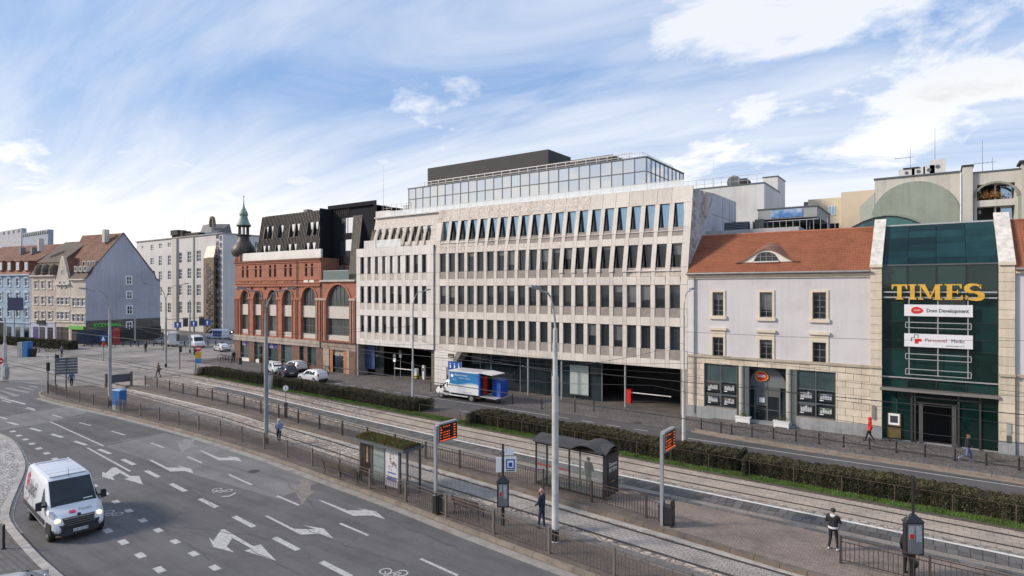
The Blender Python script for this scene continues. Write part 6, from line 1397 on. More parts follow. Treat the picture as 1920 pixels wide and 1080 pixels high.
# roof clutter of the grey block
f=MB(); a,b=wX(322,Yq+3),wX(372,Yq+3); f.box(a,b,Yq+3,Yq+5,zt,zt+1.6); f.box(wX(323,Yq+3),wX(336,Yq+3),Yq+2.5,Yq+5,zt+1.4,zt+2.8); f.box(wX(342,Yq+3),wX(345,Yq+3),Yq+2.5,Yq+5,zt+1.4,zt+2.4); f.build('roof_plant',M_DARK2,gq)
a,b=wX(370,Yq+4),wX(397,Yq+4); MB().hexa([(a,Yq+4,zt),(b,Yq+4,zt),(b,Yq+10,zt),(a,Yq+10,zt),(wX(381,Yq+6),Yq+6,zt+4.0),(wX(396,Yq+6),Yq+6,zt+4.0),(b,Yq+9,zt+4),(a+2,Yq+9,zt+4)]).build('roof_house',mat('slate_roof',(.14,.145,.15),.7,var=.2),gq)
f=MB(); cx=wX(398,Yq+5); 
for k in range(9): t0,t1=math.pi*k/9,math.pi*(k+1)/9; f.bar((cx+1.0*math.cos(t0),Yq+5,zt+3+2.6*math.sin(t0)),(cx+1.0*math.cos(t1),Yq+5,zt+3+2.6*math.sin(t1)),.7,.5)
f.build('roof_arch',mat('rust_arch',(.16,.12,.10),.7,var=.2),gq); MB().box(wX(384,Yq+3),wX(408,Yq+3),Yq+3,Yq+3.3,zt,zt+1.2).build('blue_roof_rail',mat('blue_rail',(.05,.08,.15),.6),gq)
# ================================================================== LEFT: OLD TOWN HOUSES
C0=Vector((-137.4,47.8,0)); dirL=Vector((-167.4-(-137.5),42.0-47.8,0)).normalized()
rz=math.atan2(-dirL.y,-dirL.x)          # local +x runs from far left to the gable corner
cr,sr=math.cos(rz),math.sin(rz)
def loc(px,py):                          # local x,z on the facade plane of the row
    d=ray(px,py); nx,ny=-sr,cr; t=(C0.x*nx+C0.y*ny)/(d[0]*nx+d[1]*ny); p=Vector((t*d[0],t*d[1],CH+t*d[2])); q=p-C0
    return q.x*cr+q.y*sr, p.z
def lx(px): return loc(px,540)[0]
def lz(px,py): return loc(px,py)[1]
def row(name,label,pa,pb,eave,wallm,cols_,rowsY,trim,roofm,ridge,mans=None,extra=None,arch=False):
    t=thing(name,label,'town house',tuple(C0),rz)
    a,b=lx(pa),lx(pb); ze=lz((pa+pb)/2,eave); holes=[]
    for c in cols_:
        for (p,q) in rowsY: holes.append((lx(c)-.62,lx(c)+.62,lz(c,q),lz(c,p)))
    f=MB(); wallholes(f,a,b,0,ze,0,holes,.2); f.poly([(a,0,0),(a,0,ze),(a,11,ze),(a,11,0)]); f.poly([(b,0,ze),(b,0,0),(b,11,0),(b,11,ze)]); f.build('wall',wallm,t)
    MB().box(a+.05,b-.05,.3,11,0,ze-.05).build('core',M_DARK,t)
    for h in holes:
        window(t,h[0],h[1],h[2],h[3],.1,M_TW,M_GLASSD,2,2,fw=.10,bw=.06,zsplit=(.62,))
        g=MB(); g.box(h[0]-.16,h[0],-.07,0.0,h[2],h[3]); g.box(h[1],h[1]+.16,-.07,0.0,h[2],h[3]); g.box(h[0]-.22,h[1]+.22,-.14,0.0,h[2]-.2,h[2]); g.box(h[0]-.22,h[1]+.22,-.16,0.0,h[3],h[3]+.22)
        if arch: g.prism([(h[0]-.25,h[3]+.22),(h[1]+.25,h[3]+.22),((h[0]+h[1])/2,h[3]+.75)],-.14,0.0)
        g.build('window_trim',trim,t)
    MB().box(a-.05,b+.05,-.45,0,ze-.25,ze).build('eaves',trim,t)
    zg=lz((pa+pb)/2,603); MB().box(a,b,-.18,0,zg-.15,zg+.1).build('string_course',trim,t)
    return t,a,b,ze
M_SKYB=mat('sky_blue_render',(.29,.38,.47),.85,var=.12,scale=.3,streak=.1); M_PINK=mat('beige_pink_render',(.50,.415,.36),.9,var=.15,scale=.3,streak=.15); M_SAND=mat('sand_render',(.53,.47,.40),.9,var=.15,scale=.3,streak=.15); M_OLDR=mat('old_red_roof',(.24,.105,.07),.85,var=.25,scale=.5,streak=0); M_BRR=mat('brown_roof',(.115,.085,.068),.85,var=.25,scale=.5); M_TRIMP=mat('pale_trim',(.58,.53,.47),.85,var=.1)
M_OLDT=brickmat('old_roof_tiles',(.26,.12,.08),(.16,.09,.065),(.08,.05,.04),.6,.35,.03,plane='xz',var=.25,scale=.4)
def gable_roof(t,a,b,ze,depth,zr,m,over=.3,mansz=None):
    """roof slope facing the street; mansz: steep lower slope up to that height"""
    if mansz:
        MB().hexa([(a,-over,ze),(b,-over,ze),(b,depth,ze),(a,depth,ze),(a,1.1,mansz),(b,1.1,mansz),(b,depth,mansz),(a,depth,mansz)]).build('mansard',m[0],t); y0_,z0_=1.0,mansz
    else: y0_,z0_=-over,ze
    MB().xprism([(y0_-.1,z0_),(depth,z0_),(depth*.55,zr)],a,b).build('roof',m[-1],t)
# blue house
rowsB=[(522,536),(549,564),(578,594)]
t,a,b,ze=row('blue_house','sky blue townhouse with red mansard roof and four dormers in view','building' and -60 or 0,58,515,M_SKYB,[-40,-24,-8,1,17,33.5,50],rowsB,mat('blue_trim',(.42,.50,.60),.85,var=.1),M_OLDR,0,arch=True)
t['label']='sky blue townhouse with a red mansard roof at the left edge'; t['category']='town house'
gable_roof(t,a,b,ze,12,lz(20,455),[M_OLDR,M_OLDT],mansz=lz(20,491))
for c in (4,20,36,52):
    x=lx(c); z=lz(c,508); d=MB(); d.box(x-.75,x+.75,-.25,1.2,z,z+2.0); d.box(x-.95,x+.95,-.4,1.3,z+2.0,z+2.2); dr=d.build('dormer',M_OLDR,t); window(t,x-.5,x+.5,z+.2,z+1.8,-.33,M_TW,M_GLASSB,2,1,fw=.12,bw=.08)
for c in (7,68-40): MB().box(lx(c)-.4,lx(c)+.4,3,4,lz(c,475),lz(c,462)).build('chimney',mat('grey_vent',(.2,.2,.2)),t)
f=MB(); f.box(lx(-1)-1.6,lx(-1)+1.7,-.05,.25,0,3.2); n=10; pts=[(lx(-1)-1.6,3.2)]+[(lx(-1)+.05-1.65*math.cos(math.pi*k/n),3.2+1.65*math.sin(math.pi*k/n)) for k in range(n+1)]; f.prism(pts,-.05,.25); f.build('carriage_arch',M_DARK,t)
for c in (17,33.5,50): MB().box(lx(c)-.8,lx(c)+.8,-.06,-.01,.6,3.0).build('ground_window',M_GLASSD,t)
# beige-pink house with mansard
t,a,b,ze=row('pink_house','beige pink townhouse with dark brown mansard roof between the blue and gabled houses',58.5,104,516,M_PINK,[68,81,94],[(527,541),(556,570),(584,598)],M_TRIMP,M_BRR,0); gable_roof(t,a,b,ze,12,lz(92,448),[M_BRR,M_BRR],mansz=lz(80,492))
MB().box(a,b,-.08,-.01,0,lz(80,602)).build('painted_ground_floor',mat('lavender_render',(.42,.43,.52),.85,var=.1),t)
for c in (72,85,99): x=lx(c); MB().lathe(x,.2,[(.9,ze+.2),(.9,ze+1.4),(.6,ze+2.0),(.1,ze+2.3)],10).build('dormer',M_BRR,t)
for c,m_ in ((68,M_BANNER),(80,M_DARK2),(95,M_DARK)): MB().box(lx(c)-.9,lx(c)+.9,-.14,-.09,.6,3.2).build('ground_window',m_,t)
MB().box(lx(72),lx(87),-.35,-.1,lz(80,608),lz(80,601)).build('shop_sign',M_DARK,t); MB().box(lx(125)*0+lx(133)-.1-4.5,lx(125)*0+lx(133)-.1-4.4,-.1,0,0,.1).build('doorstep',M_PLINTH,t) if 0 else None
MB().box(a+.3,a+.8,1,2,lz(66,470),lz(66,446)).build('chimney',M_TRIMP,t)
# stepped gable house
t,a,b,ze=row('gable_house','narrow beige house with a tall pointed street gable and red roof',104.5,132,532,M_SAND,[110,117.5,126],[(558,571),(585,598)],M_TRIMP,M_OLDR,0)
gc=lx(118.2); zt_=lz(118,480); MB().prism([(a,ze),(b,ze),(gc+1.2,lz(118,500)),(gc+.35,zt_),(gc-.35,zt_),(gc-1.2,lz(118,500))],-.15,.35).build('street_gable',M_SAND,t)
for c,p,q in ((114,527,540),(122,527,540),(118,506,514)): window(t,lx(c)-.4,lx(c)+.4,lz(c,q),lz(c,p),-.2,M_TW,M_GLASSD,1,2)
MB().prism([(a,ze),(b,ze),(gc,zt_-.3)],.35,9).build('roof',M_OLDT,t)
for c in (112,122): MB().box(lx(c)-1.1,lx(c)+1.1,-.06,-.01,.2,3.4).build('ground_window',M_DARK2,t)
# narrow house at the corner
t,a,b,ze=row('corner_house','narrow sand coloured corner house joined to the big blue gable wall',132.5,159.5,523,M_SAND,[139,147.5,156],[(559,574),(589,604)],M_TRIMP,M_BRR,0)
zr=lz(160,437); gable=None
depth=(Vector((0,0,0)))
# gable wall plane: local y axis from corner C0
def gy(px,py):
    d=ray(px,py); q0=C0; # plane local x=0 : points C0 + y*(-sr,cr)
    # solve t*d = C0 + y*n
    nx,ny=-sr,cr; det=d[0]*(-ny)-(-nx)*d[1]
    t_=(C0.x*(-ny)-(-nx)*C0.y)/det; p=Vector((t_*d[0],t_*d[1],0)); y=(p.x-C0.x)*nx+(p.y-C0.y)*ny; return y,CH+t_*d[2]
gpts=[gy(*p) for p in ((160,523),(168,515),(176,500),(231,437),(276,497),(288,512),(291,522),(300,527))]
yend=gpts[-1][0]; zc_b=gy(200,600)[1]
gm=mat('blue_gable_render',(.43,.435,.49),.9,var=.14,scale=.12,streak=.12,fine=.03)
MB().xprism([(0,0),(yend,0)]+[gpts[-1]]+gpts[::-1][1:],-.3,.06).build('gable_wall',gm,t)
MB().box(.065,.12,0.0,yend,0,zc_b).build('gable_base',mat('taupe_base',(.135,.115,.10),.9,var=.15),t)
ed=MB()
for p,q in zip(gpts,gpts[1:]): ed.bar((-.05,p[0],p[1]+.05),(-.05,q[0],q[1]+.05),.5,.16)
ed.build('gable_verge',M_BRR,t)
for (px,pt_,pb_) in ((241,519,532),(241.5,547,559),(242,574,588),(241.5,604,618)):
    ya,za=gy(px-4,pb_); yb,zb=gy(px+4,pt_)
    f=MB(); f.box(.08,.16,ya-.25,yb+.25,za-.2,zb+.2); f.build('window_trim',M_TW,t); f=MB()
    MB().box(.165,.19,ya,yb,za,zb).build('pane',M_GLASSD,t); f.box(.18,.21,(ya+yb)/2-.06,(ya+yb)/2+.06,za,zb); f.box(.18,.21,ya,yb,(za+zb)/2-.05,(za+zb)/2+.05); f.build('window_bars',M_TW,t)
# street slope of the gable roof with dormers
(yR,zR)=gpts[3]; (y1,z1)=gpts[1]; (y2,z2)=gpts[2]; L_=a-1.0
MB().poly([(L_,0-.2,gpts[0][1]),(.0,-.2,gpts[0][1]),(.0,y2,z2),(L_,y2,z2)]).build('lower_roof',M_BRR,t)
MB().poly([(L_-3,y2,z2),(.0,y2,z2),(.0,yR,zR),(L_-8,yR,zR)]).build('upper_roof',M_OLDT,t)
MB().box(L_,-.3,2,yend-1,6,z2-.5).build('core',M_DARK,t)
for pxs,py,sz in (((144,151.5,159),512,1.5),((160,167,174),487,1.4)):
    for k,px in enumerate(pxs):
        x=a+1.0+k*(-.5-a-1.2)/2; z=lz(150,512)+.9 if py==512 else z2+.7; y=.3 if py==512 else y2+.3
        MB().box(x-.42,x+.42,y,y+1.5,z-.6,z+.55).build('dormer',M_TRIMP,t); MB().box(x-.24,x+.24,y-.04,y,z-.35,z+.4).build('dormer_pane',M_GLASSD,t)
MB().box(-3.4,-2.6,yR-2.2,yR-1.2,zR-2,zR+.7).build('chimney',M_TRIMP,t)
MB().box(a,b,-.35,-.1,lz(150,618),lz(150,611)).build('green_shop_sign',mat('lime_sign',(.12,.42,.06),.6,var=.1),t)
for c in (139,148,156): MB().box(lx(c)-.8,lx(c)+.8,-.06,-.01,.2,3.6).build('ground_window',M_DARK2,t)
M_LIME=mat('lime_letter',(.05,.55,.04),.5,var=0)
ya,za=gy(174,608); txt=text('RYZYKO',.95,M_LIME,t,(.16,ya,za-.6),rot=(R(90),0,R(90)),ext=.03,sx=1.15,bold=.03); ya2,_=gy(208,608); text('BAR',.95,M_LIME,t,(.16,ya2,za-.6),rot=(R(90),0,R(90)),ext=.03,sx=1.15,bold=.03)
for px,w,m_ in ((180,7.5,mat('dark_blue_front',(.03,.04,.075),.5,var=.4,scale=.8)),(232,3,M_DARK2),(268,8,M_DARK2)): y_,z_=gy(px,640); MB().box(.13,.17,y_-w/2,y_+w/2,.3,2.9).build('shop_front',m_,t)
# far roofs and terraces behind the old houses
fb=thing('distant_block','pale distant apartment block with roof terraces behind the red roofs','building',(-200,110,0),world=True)
Yd=120.; 
for (a_,b_,p,q,m_) in ((-60,40,431,450,mat('distant_grey',(.42,.42,.45),.9,var=.3,scale=.6)),(42,90,441,458,mat('distant_blue_grey',(.33,.36,.42),.9,var=.15,scale=.4))):
    xa,xb=wX(a_,Yd),wX(b_,Yd); MB().box(xa,xb,Yd,Yd+2.5,6,wZ(20,p,Yd)).build('block',m_,fb)
    for i in range(12): x=xa+(xb-xa)*(i+.5)/12; MB().box(x-1.2,x+1.2,Yd-.3,Yd-.05,wZ(20,p,Yd)-2.2,wZ(20,p,Yd)-.6).build('window',M_GLASSD,fb)
# ================================================================== HEDGES
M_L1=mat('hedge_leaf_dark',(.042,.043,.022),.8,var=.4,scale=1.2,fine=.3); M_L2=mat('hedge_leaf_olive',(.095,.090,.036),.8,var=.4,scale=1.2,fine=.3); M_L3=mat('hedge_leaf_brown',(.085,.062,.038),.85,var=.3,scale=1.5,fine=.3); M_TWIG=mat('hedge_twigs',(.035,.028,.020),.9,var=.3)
def hedge(name,label,x0,x1,n,group='clipped hedges along the verge',hf=hg,bf=lambda x:rf(x)-.25,H=1.02,z=.03,ls=.042):
    t=thing(name,label,'hedge',((x0+x1)/2,hf((x0+x1)/2),z),group=group,world=True)
    xs=np.arange(x0,x1+.01,.5); ya=np.array([hf(x)+.12 for x in xs]); yb=np.array([bf(x)-.12 for x in xs])
    def bumpy(x,s): return .03*np.sin(x*13.7+s*5)+.05*np.sin(x*.7+s)+.03*np.sin(x*2.3+s*2)+.03*np.sin(x*7.1+s*3)
    P=[]
    face=rng.choice(4,n,p=[.40,.38,.16,.06]); x=rng.uniform(x0,x1,n); u=rng.random(n)
    YA=np.interp(x,xs,ya)+bumpy(x,1)*.8; YB=np.interp(x,xs,yb)+bumpy(x,2)*.8; ZT=H+bumpy(x,3)
    dep=np.abs(rng.normal(0,.06,n)); endf=np.minimum(np.minimum(x-x0,x1-x),.5)/.5; rnd_=(1-np.sqrt(np.clip(1-(1-endf)**2,0,1)))*.35
    zz=np.where(face==0,ZT-dep+rng.normal(0,.025,n),.05+u*(ZT-.05)); yy=np.where(face==0,YA+(YB-YA)*u,np.where(face==1,YA+dep-rng.normal(0,.02,n),YB-dep))
    zz=zz-rnd_*(face==0)*.6; yy=np.where(face==1,yy+rnd_,np.where(face==2,yy-rnd_,yy))
    xe=np.where(rng.random(n)<.5,x0,x1)+rng.normal(0,.06,n); x=np.where(face==3,xe,x); yy=np.where(face==3,ya[0]+(yb[0]-ya[0])*rng.random(n) if False else YA+(YB-YA)*rng.random(n),yy)
    c=np.stack([x,yy,zz],1); s=rng.uniform(ls*.6,ls*1.4,n)[:,None]
    a=rng.normal(size=(n,3)); a/=np.linalg.norm(a,axis=1)[:,None]; b=np.cross(a,rng.normal(size=(n,3))); b/=np.linalg.norm(b,axis=1)[:,None]
    V=np.stack([c-a*s,c+b*s*.55,c+a*s,c-b*s*.55],1)
    off=np.array(ORG[t.name]); me=bpy.data.meshes.new('foliage'); me.vertices.add(n*4); me.vertices.foreach_set('co',(V-off).reshape(-1)); me.loops.add(n*4); me.loops.foreach_set('vertex_index',np.arange(n*4)); me.polygons.add(n); me.polygons.foreach_set('loop_start',np.arange(n)*4); me.polygons.foreach_set('loop_total',np.full(n,4)); me.update()
    for m_ in (M_L1,M_L2,M_L3): me.materials.append(m_)
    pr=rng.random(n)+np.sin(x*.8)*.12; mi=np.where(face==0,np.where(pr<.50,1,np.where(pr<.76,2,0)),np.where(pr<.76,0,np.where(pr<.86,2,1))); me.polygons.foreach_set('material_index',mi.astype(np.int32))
    o=bpy.data.objects.new('foliage',me); COL.objects.link(o); o.parent=t; o['kind']='stuff'
    mb=MB()
    for A,B in zip(xs[:-1],xs[1:]):
        A_=max(A,x0+.25); B_=min(B,x1-.25)
        if B_<=A_: continue
        mb.poly([(A_,hf(A_)+.3,z),(B_,hf(B_)+.3,z),(B_,hf(B_)+.3,H-.12),(A_,hf(A_)+.3,H-.12)]); mb.poly([(A_,hf(A_)+.3,H-.12),(B_,hf(B_)+.3,H-.12),(B_,bf(B_)-.3,H-.12),(A_,bf(A_)-.3,H-.12)]); mb.poly([(B_,bf(B_)-.3,z),(A_,bf(A_)-.3,z),(A_,bf(A_)-.3,H-.12),(B_,bf(B_)-.3,H-.12)])
    for e in (x0+.25,x1-.25): mb.poly([(e,hf(e)+.3,z),(e,bf(e)-.3,z),(e,bf(e)-.3,H-.12),(e,hf(e)+.3,H-.12)])
    mb.build('twigs',M_TWIG,t)
    return t
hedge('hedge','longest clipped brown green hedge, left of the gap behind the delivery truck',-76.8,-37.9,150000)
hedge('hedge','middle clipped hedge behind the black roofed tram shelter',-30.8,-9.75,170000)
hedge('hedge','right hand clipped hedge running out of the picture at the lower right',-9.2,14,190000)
# low wire guards before the hedges
for x0,x1,lab in ((-37,-31.2,'low grey guard fence closing the gap between the left and middle hedges'),(-30.5,14,'thin brown wire guard with posts along the middle and right hedges')):
    t=thing('guard_fence',lab,'fence',(x0,hg(x0)-.12,.03),world=True); x=x0
    while x<x1: piece('post',t,mat('rusty_post',(.09,.06,.045),.7),x-.02,x+.02,hg(x)-.14,hg(x)-.10,.03,.95); x+=2.4
    f=MB(); xs=[x0+i*1.2 for i in range(int((x1-x0)/1.2)+1)]
    for a,b in zip(xs,xs[1:]):
        f.bar((a,hg(a)-.12,.93),(b,hg(b)-.12,.93),.018)
    f.build('wire_rail',mat('rusty_post',(.09,.06,.045)),t)
# shrubs near the old houses
t=hedge('hedge','low reddish brown hedge before the sky blue townhouse',-167,-129,26000,None,lambda x:38.7+(x+150)*.16,lambda x:40.6+(x+150)*.16,1.5,0,.12)
# ================================================================== FENCES
M_FEN=mat('brown_fence_paint',(.115,.090,.080),.6,var=.15,scale=2); M_FEND=mat('dark_fence_paint',(.055,.042,.038),.6,var=.15,scale=2); M_FENG=mat('grey_brown_post',(.15,.125,.11),.7,var=.15,scale=2)
FN=[(-77.2,23.3),(-71,23.0),(-57,23.35),(-50.7,23.65),(-44,23.75),(-38.5,23.6),(-31,22.85),(-24.7,22.05),(-21.6,21.75),(-18,21.35),(-15,21.1),(-10.8,20.75),(-5,20.2),(4,19.4),(14,18.5)]
FM=[(-73.5,31.3),(-57.8,30.75),(-51.5,30.4),(-45,29.8),(-38.75,29.25),(-22.85,27.75),(-18.3,27.6),(-13.8,27.2),(-10.3,26.75)]
def fence(label,P,x0,x1,z,m,mp,step=3.0,bar=.155,H=1.05,tips=False,double=True,group=None):
    t=thing('fence',label,'fence',(x0,lin(x0,P),z),group=group,world=True); fy=lambda x:lin(x,P)
    x=x0; posts=[]
    while x<=x1+.01: posts.append(x); x+=step
    if posts[-1]<x1-.5: posts.append(x1)
    for p in posts: piece('post',t,mp,p-.045,p+.045,fy(p)-.045,fy(p)+.045,z-.02,z+H+.05)
    for a,b in zip(posts,posts[1:]):
        f=MB()
        for zz in ([.14,H-.18,H-.02] if double else [.14,H-.04]): f.bar((a+.045,fy(a),z+zz),(b-.045,fy(b),z+zz),.035,.03)
        f.build('rail',m,t)
    bars=[]; x=x0+bar; k=0
    while x<x1-.05:
        if min(abs(x-p) for p in posts)>.06:
            top=H-.02 if (double and k%6==3) else (H-.18 if double else H-.04)
            if tips and k%2==0: top=H+.10
            bars.append((x-.012,x+.012,fy(x)-.012,fy(x)+.012,z+.14,z+top))
        x+=bar; k+=1
    pieces('bar',t,m,bars,300)
    return t
fence('long brown fence of upright bars along the kerb of the near road',FN,-77,12,PZ,M_FEN,M_FENG,step=3.05)
fence('brown fence of upright bars along the middle platform up to the black roofed shelter',FM,-73.2,-10.3,PZ,M_FEND,M_FEND,step=3.1)
FR=[(-3.1,26.9),(14,25.9)]
fence('dark fence with a double top rail at the lower right, by the timetable case',FR,-3.05,9,PZ,M_FEND,M_FEND,step=2.9,bar=.16)
# dark board over the end of the middle fence and the short barrier at the island tip
a_=gp(199,727,.1); b_=gp(246,722,.1)
t=thing('dark_board','long slate grey board on short posts at the tram fork','board',((a_.x+b_.x)/2,(a_.y+b_.y)/2,.1),math.atan2(b_.y-a_.y,b_.x-a_.x)); L=(b_-a_).length/2
MB().box(-L,L,-.04,.04,.45,1.35).build('panel',mat('slate_board',(.075,.085,.105),.5,var=.1),t)
for x in (-L,L): MB().box(x-.12,x+.12,-.1,.1,0,1.55).build('post',M_FENG,t)
# ================================================================== POLES AND LAMPS
M_POLE=mat('grey_pole_paint',(.33,.34,.33),.55,var=.2,scale=2,streak=.15); M_POLEB=mat('bluegrey_pole_paint',(.20,.235,.24),.55,var=.2,scale=2,streak=.15); M_POLEW=mat('weathered_white_pole',(.46,.46,.44),.6,var=.2,scale=2,streak=.2); M_LAMP=mat('lamp_housing',(.22,.23,.24),.5,var=.1); M_DIFF=mat('lamp_glass',(.5,.5,.5),.3,var=0); M_BLACK=mat('black_paint',(.018,.018,.02),.45,var=.1)
def lamp(label,px,py,z,m,arms,kind='tram',group=None,top=10.9,cat='street lamp'):
    p=gp(px,py,z); t=thing('street_lamp' if arms else 'tram_pole',label,cat,p,group=group)
    f=MB(); 
    if kind=='tram': f.lathe(0,0,[(.18,0),(.15,.05),(.143,5.0),(.136,7.1),(.11,7.14),(.10,9.15),(.05,9.2)],14)
    else: f.lathe(0,0,[(.17,0),(.13,.06),(.12,3.9),(.08,3.98),(.07,9.1),(.05,9.15)],12)
    f.build('pole',m,t,smooth=True)
    if kind=='tram': MB().cyl(0,0,0,.55,.156,n=14).build('black_foot',M_BLACK,t)
    for s,Lr in arms:
        f=MB(); pts=[(0,0,9.1)]+[(0,s*Lr*(1-math.cos(q))*.55,9.1+(top-9.1)*math.sin(q)*.92) for q in (R(15),R(35),R(60),R(80))]+[(0,s*Lr*.8,top-.12),(0,s*Lr,top)]
        f.tube(pts,[.055,.052,.05,.045,.042,.04,.035],8); f.build('arm',m,t,smooth=True)
        f=MB(); y0=s*Lr; f.hexa([(-.12,y0-s*.1,top-.04),(.12,y0-s*.1,top-.04),(.09,y0+s*.62,top+.06),(-.09,y0+s*.62,top+.06),(-.09,y0-s*.08,top+.10),(.09,y0-s*.08,top+.10),(.06,y0+s*.60,top+.15),(-.06,y0+s*.60,top+.15)]); h=f.build('lamp_head',M_LAMP,t)
        MB().hexa([(-.09,y0,top-.05),(.09,y0,top-.05),(.07,y0+s*.5,top+.03),(-.07,y0+s*.5,top+.03),(-.09,y0,top-.02),(.09,y0,top-.02),(.07,y0+s*.5,top+.05),(-.07,y0+s*.5,top+.05)]).build('lens',M_DIFF,h)
    return t,p
lamp('thick pale tram pole with one lamp arm beside the long near fence',1041,1015,PZ,M_POLEW,[(-1,1.35)])
lamp('blue grey tram pole with two lamp arms left of the hooded pedestrian',499,833,PZ,M_POLEB,[(-1,1.6),(1,1.7)])
lamp('grey street lamp beside the blue switch cabinet at the tram fork',206,762,PZ,M_POLE,[(-1,1.9)])
lamp('white two part street lamp in front of the corner of the stone building',1282,833,.1,M_POLEW,[(1,1.5)],'col')
lamp('slim pale street lamp between the hedge and the delivery truck',774,752,.03,M_POLE,[(1,1.9)],'col')
t,p=lamp('weathered tram pole with two lamp arms behind the pedestrian crossing',311,689,0,M_POLE,[(-1,2.6),(1,2.6)],top=11.8)
lamp('far pale tram pole in front of the blue gable house',253,644,0,M_POLE,[],cat='pole')
lamp('far tram pole with signs near the grey office block',356,662,0,M_POLE,[],cat='pole')
# thin dark twin of the pole at 499 carrying the signal
def tlight(label,px,py,z,H,hz=None,group='traffic signals',facing=0.,white=False,heads=1):
    p=gp(px,py,z); t=thing('traffic_signal',label,'traffic light',p,facing,group=group)
    MB().cyl(0,0,0,H,.05,n=8).build('post',M_BLACK if not white else M_POLE,t)
    for k in range(heads):
        z0=H-.95-k*1.05; h=MB().box(-.15,.15,.06,.30,z0,z0+.85).build('signal_head',M_BLACK,t)
        for i,c in enumerate(((.35,.02,.01),(.35,.2,.02),(.02,.25,.08))): MB().wheel(0,.31,z0+.70-i*.27,.09,.04,12).build('lens',mat('lens_%d'%i,tuple(q*.35 for q in c),.3,var=0),h)
        MB().hexa([(-.12,.30,z0+.80),(.12,.30,z0+.80),(.12,.45,z0+.76),(-.12,.45,z0+.76),(-.12,.30,z0+.83),(.12,.30,z0+.83),(.12,.45,z0+.79),(-.12,.45,z0+.79)]).build('visor',M_BLACK,h)
    return t
tlight('leftmost black traffic signal at the island tip beside the zebra crossing',90,738,PZ,3.3,facing=R(70))
tlight('second traffic signal at the island tip, close behind the leftmost one',104,731,PZ,3.9,facing=R(-60))
tlight('tall dark traffic signal pole right behind the blue grey tram pole',491,722,0,4.6,facing=R(200),heads=2)
tlight('short traffic signal beside the left end of the hedge',452,708,0,2.6,facing=R(220),white=True)
tlight('black traffic signal standing alone on the crossing island',337,692,0,3.3,facing=R(-90))
tlight('traffic signal left of the no entry sign stack by the hedge tip',367,697,0,3.2,facing=R(90))
tlight('far traffic signal right of the weathered two armed tram pole',306,658,0,3.4,facing=R(200))
# tram pole without lamp beside 499
# ================================================================== SIGNS
M_BLUE=mat('sign_blue',(.015,.085,.33),.4,var=.03); M_NAVY=mat('sign_navy',(.03,.045,.11),.4,var=.05); M_BACK=mat('sign_back_grey',(.115,.135,.15),.5,metal=.3,var=.1)
def roundsign(t,z,r,m,y=-.04,bar_=False):
    MB().wheel(0,y,z,r,.02,22).build('sign_disc',m,t)
    if bar_: MB().box(-r*.72,r*.72,y-.016,y-.011,z-r*.16,z+r*.16).build('white_bar',M_TW,t)
p=gp(6,712,PZ); t=thing('no_entry_sign','round red no entry sign with a white bar at the left edge','sign',p+Vector((.9,-.6,0)),R(60)); MB().cyl(0,0,0,3.1,.03,n=6).build('post',M_POLE,t); roundsign(t,2.35,.42,M_RED,bar_=True)
p=gp(9,712,PZ); t=thing('pole_pillar','pale octagonal pole with a grey control box at the left edge','pole',p); MB().lathe(0,0,[(.42,0),(.38,.3),(.30,1.9),(.22,2.1),(.20,4.2),(.13,4.4),(.10,7.5)],8).build('shaft',M_POLEW,t); MB().box(.25,.75,-.2,.25,.4,1.6).build('control_box',M_POLE,t)
p=gp(372,699,0); t=thing('sign_stack','stack of a no entry sign over yellow and blue plates on a thin post','sign',p,R(40)); MB().cyl(0,0,0,3.6,.035,n=6).build('post',M_POLE,t); roundsign(t,3.2,.40,M_RED,bar_=True); MB().box(-.38,.38,-.05,-.03,1.95,2.75).build('yellow_plate',mat('plate_yellow',(.62,.36,.02),.5),t); MB().box(-.38,.38,-.05,-.03,1.25,1.9).build('blue_plate',mat('plate_blue',(.08,.22,.45),.5),t)
p=gp(536,783,PZ); t=thing('round_sign','round white sign with a dark figure, by the middle fence','sign',p,R(35)); MB().cyl(0,0,0,2.75,.03,n=6).build('post',M_FENG,t); MB().box(-.11,.11,-.11,.11,0,1.25).build('foot_box',M_FEND,t); roundsign(t,2.5,.26,mat('sign_rim_grey',(.35,.28,.28),.5)); roundsign(t,2.5,.21,M_TW,-.055); MB().box(-.03,.03,-.075,-.066,2.38,2.62).build('figure',M_INK,t)
p=gp(505.5,728,.03); t=thing('litter_box','pale grey litter box on the verge behind the blue grey tram pole','bin',p); MB().lathe(0,0,[(.28,0),(.36,1.1),(.40,1.5),(.36,1.55)],8).build('body',M_POLEW,t); MB().cyl(0,0,1.55,1.62,.42,n=12).build('lid',M_ALU,t)
# guidance board seen from behind
p=gp(124,741,PZ); t=thing('guidance_board','grey slatted back of a direction board on a tall post at the island','sign',p,R(62)); MB().cyl(0,0,0,3.9,.07,n=8).build('post',M_FENG,t)
for i in range(6): MB().box(-.95,.95,.08,.14,2.15+i*.29,2.15+i*.29+.25).build('slat',M_BACK,t)
MB().box(-.04,.04,.14,.2,2.1,3.9).build('stiffener',M_ALUL,t)
p=gp(27,640,0); t=thing('guidance_board','dark blue direction board before the blue townhouse','sign',p,R(35)); MB().cyl(0,0,0,8.0,.10,n=6).build('post',M_POLE,t); MB().box(-1.4,1.9,-.1,-.02,6.6,9.3).build('board',M_NAVY,t)
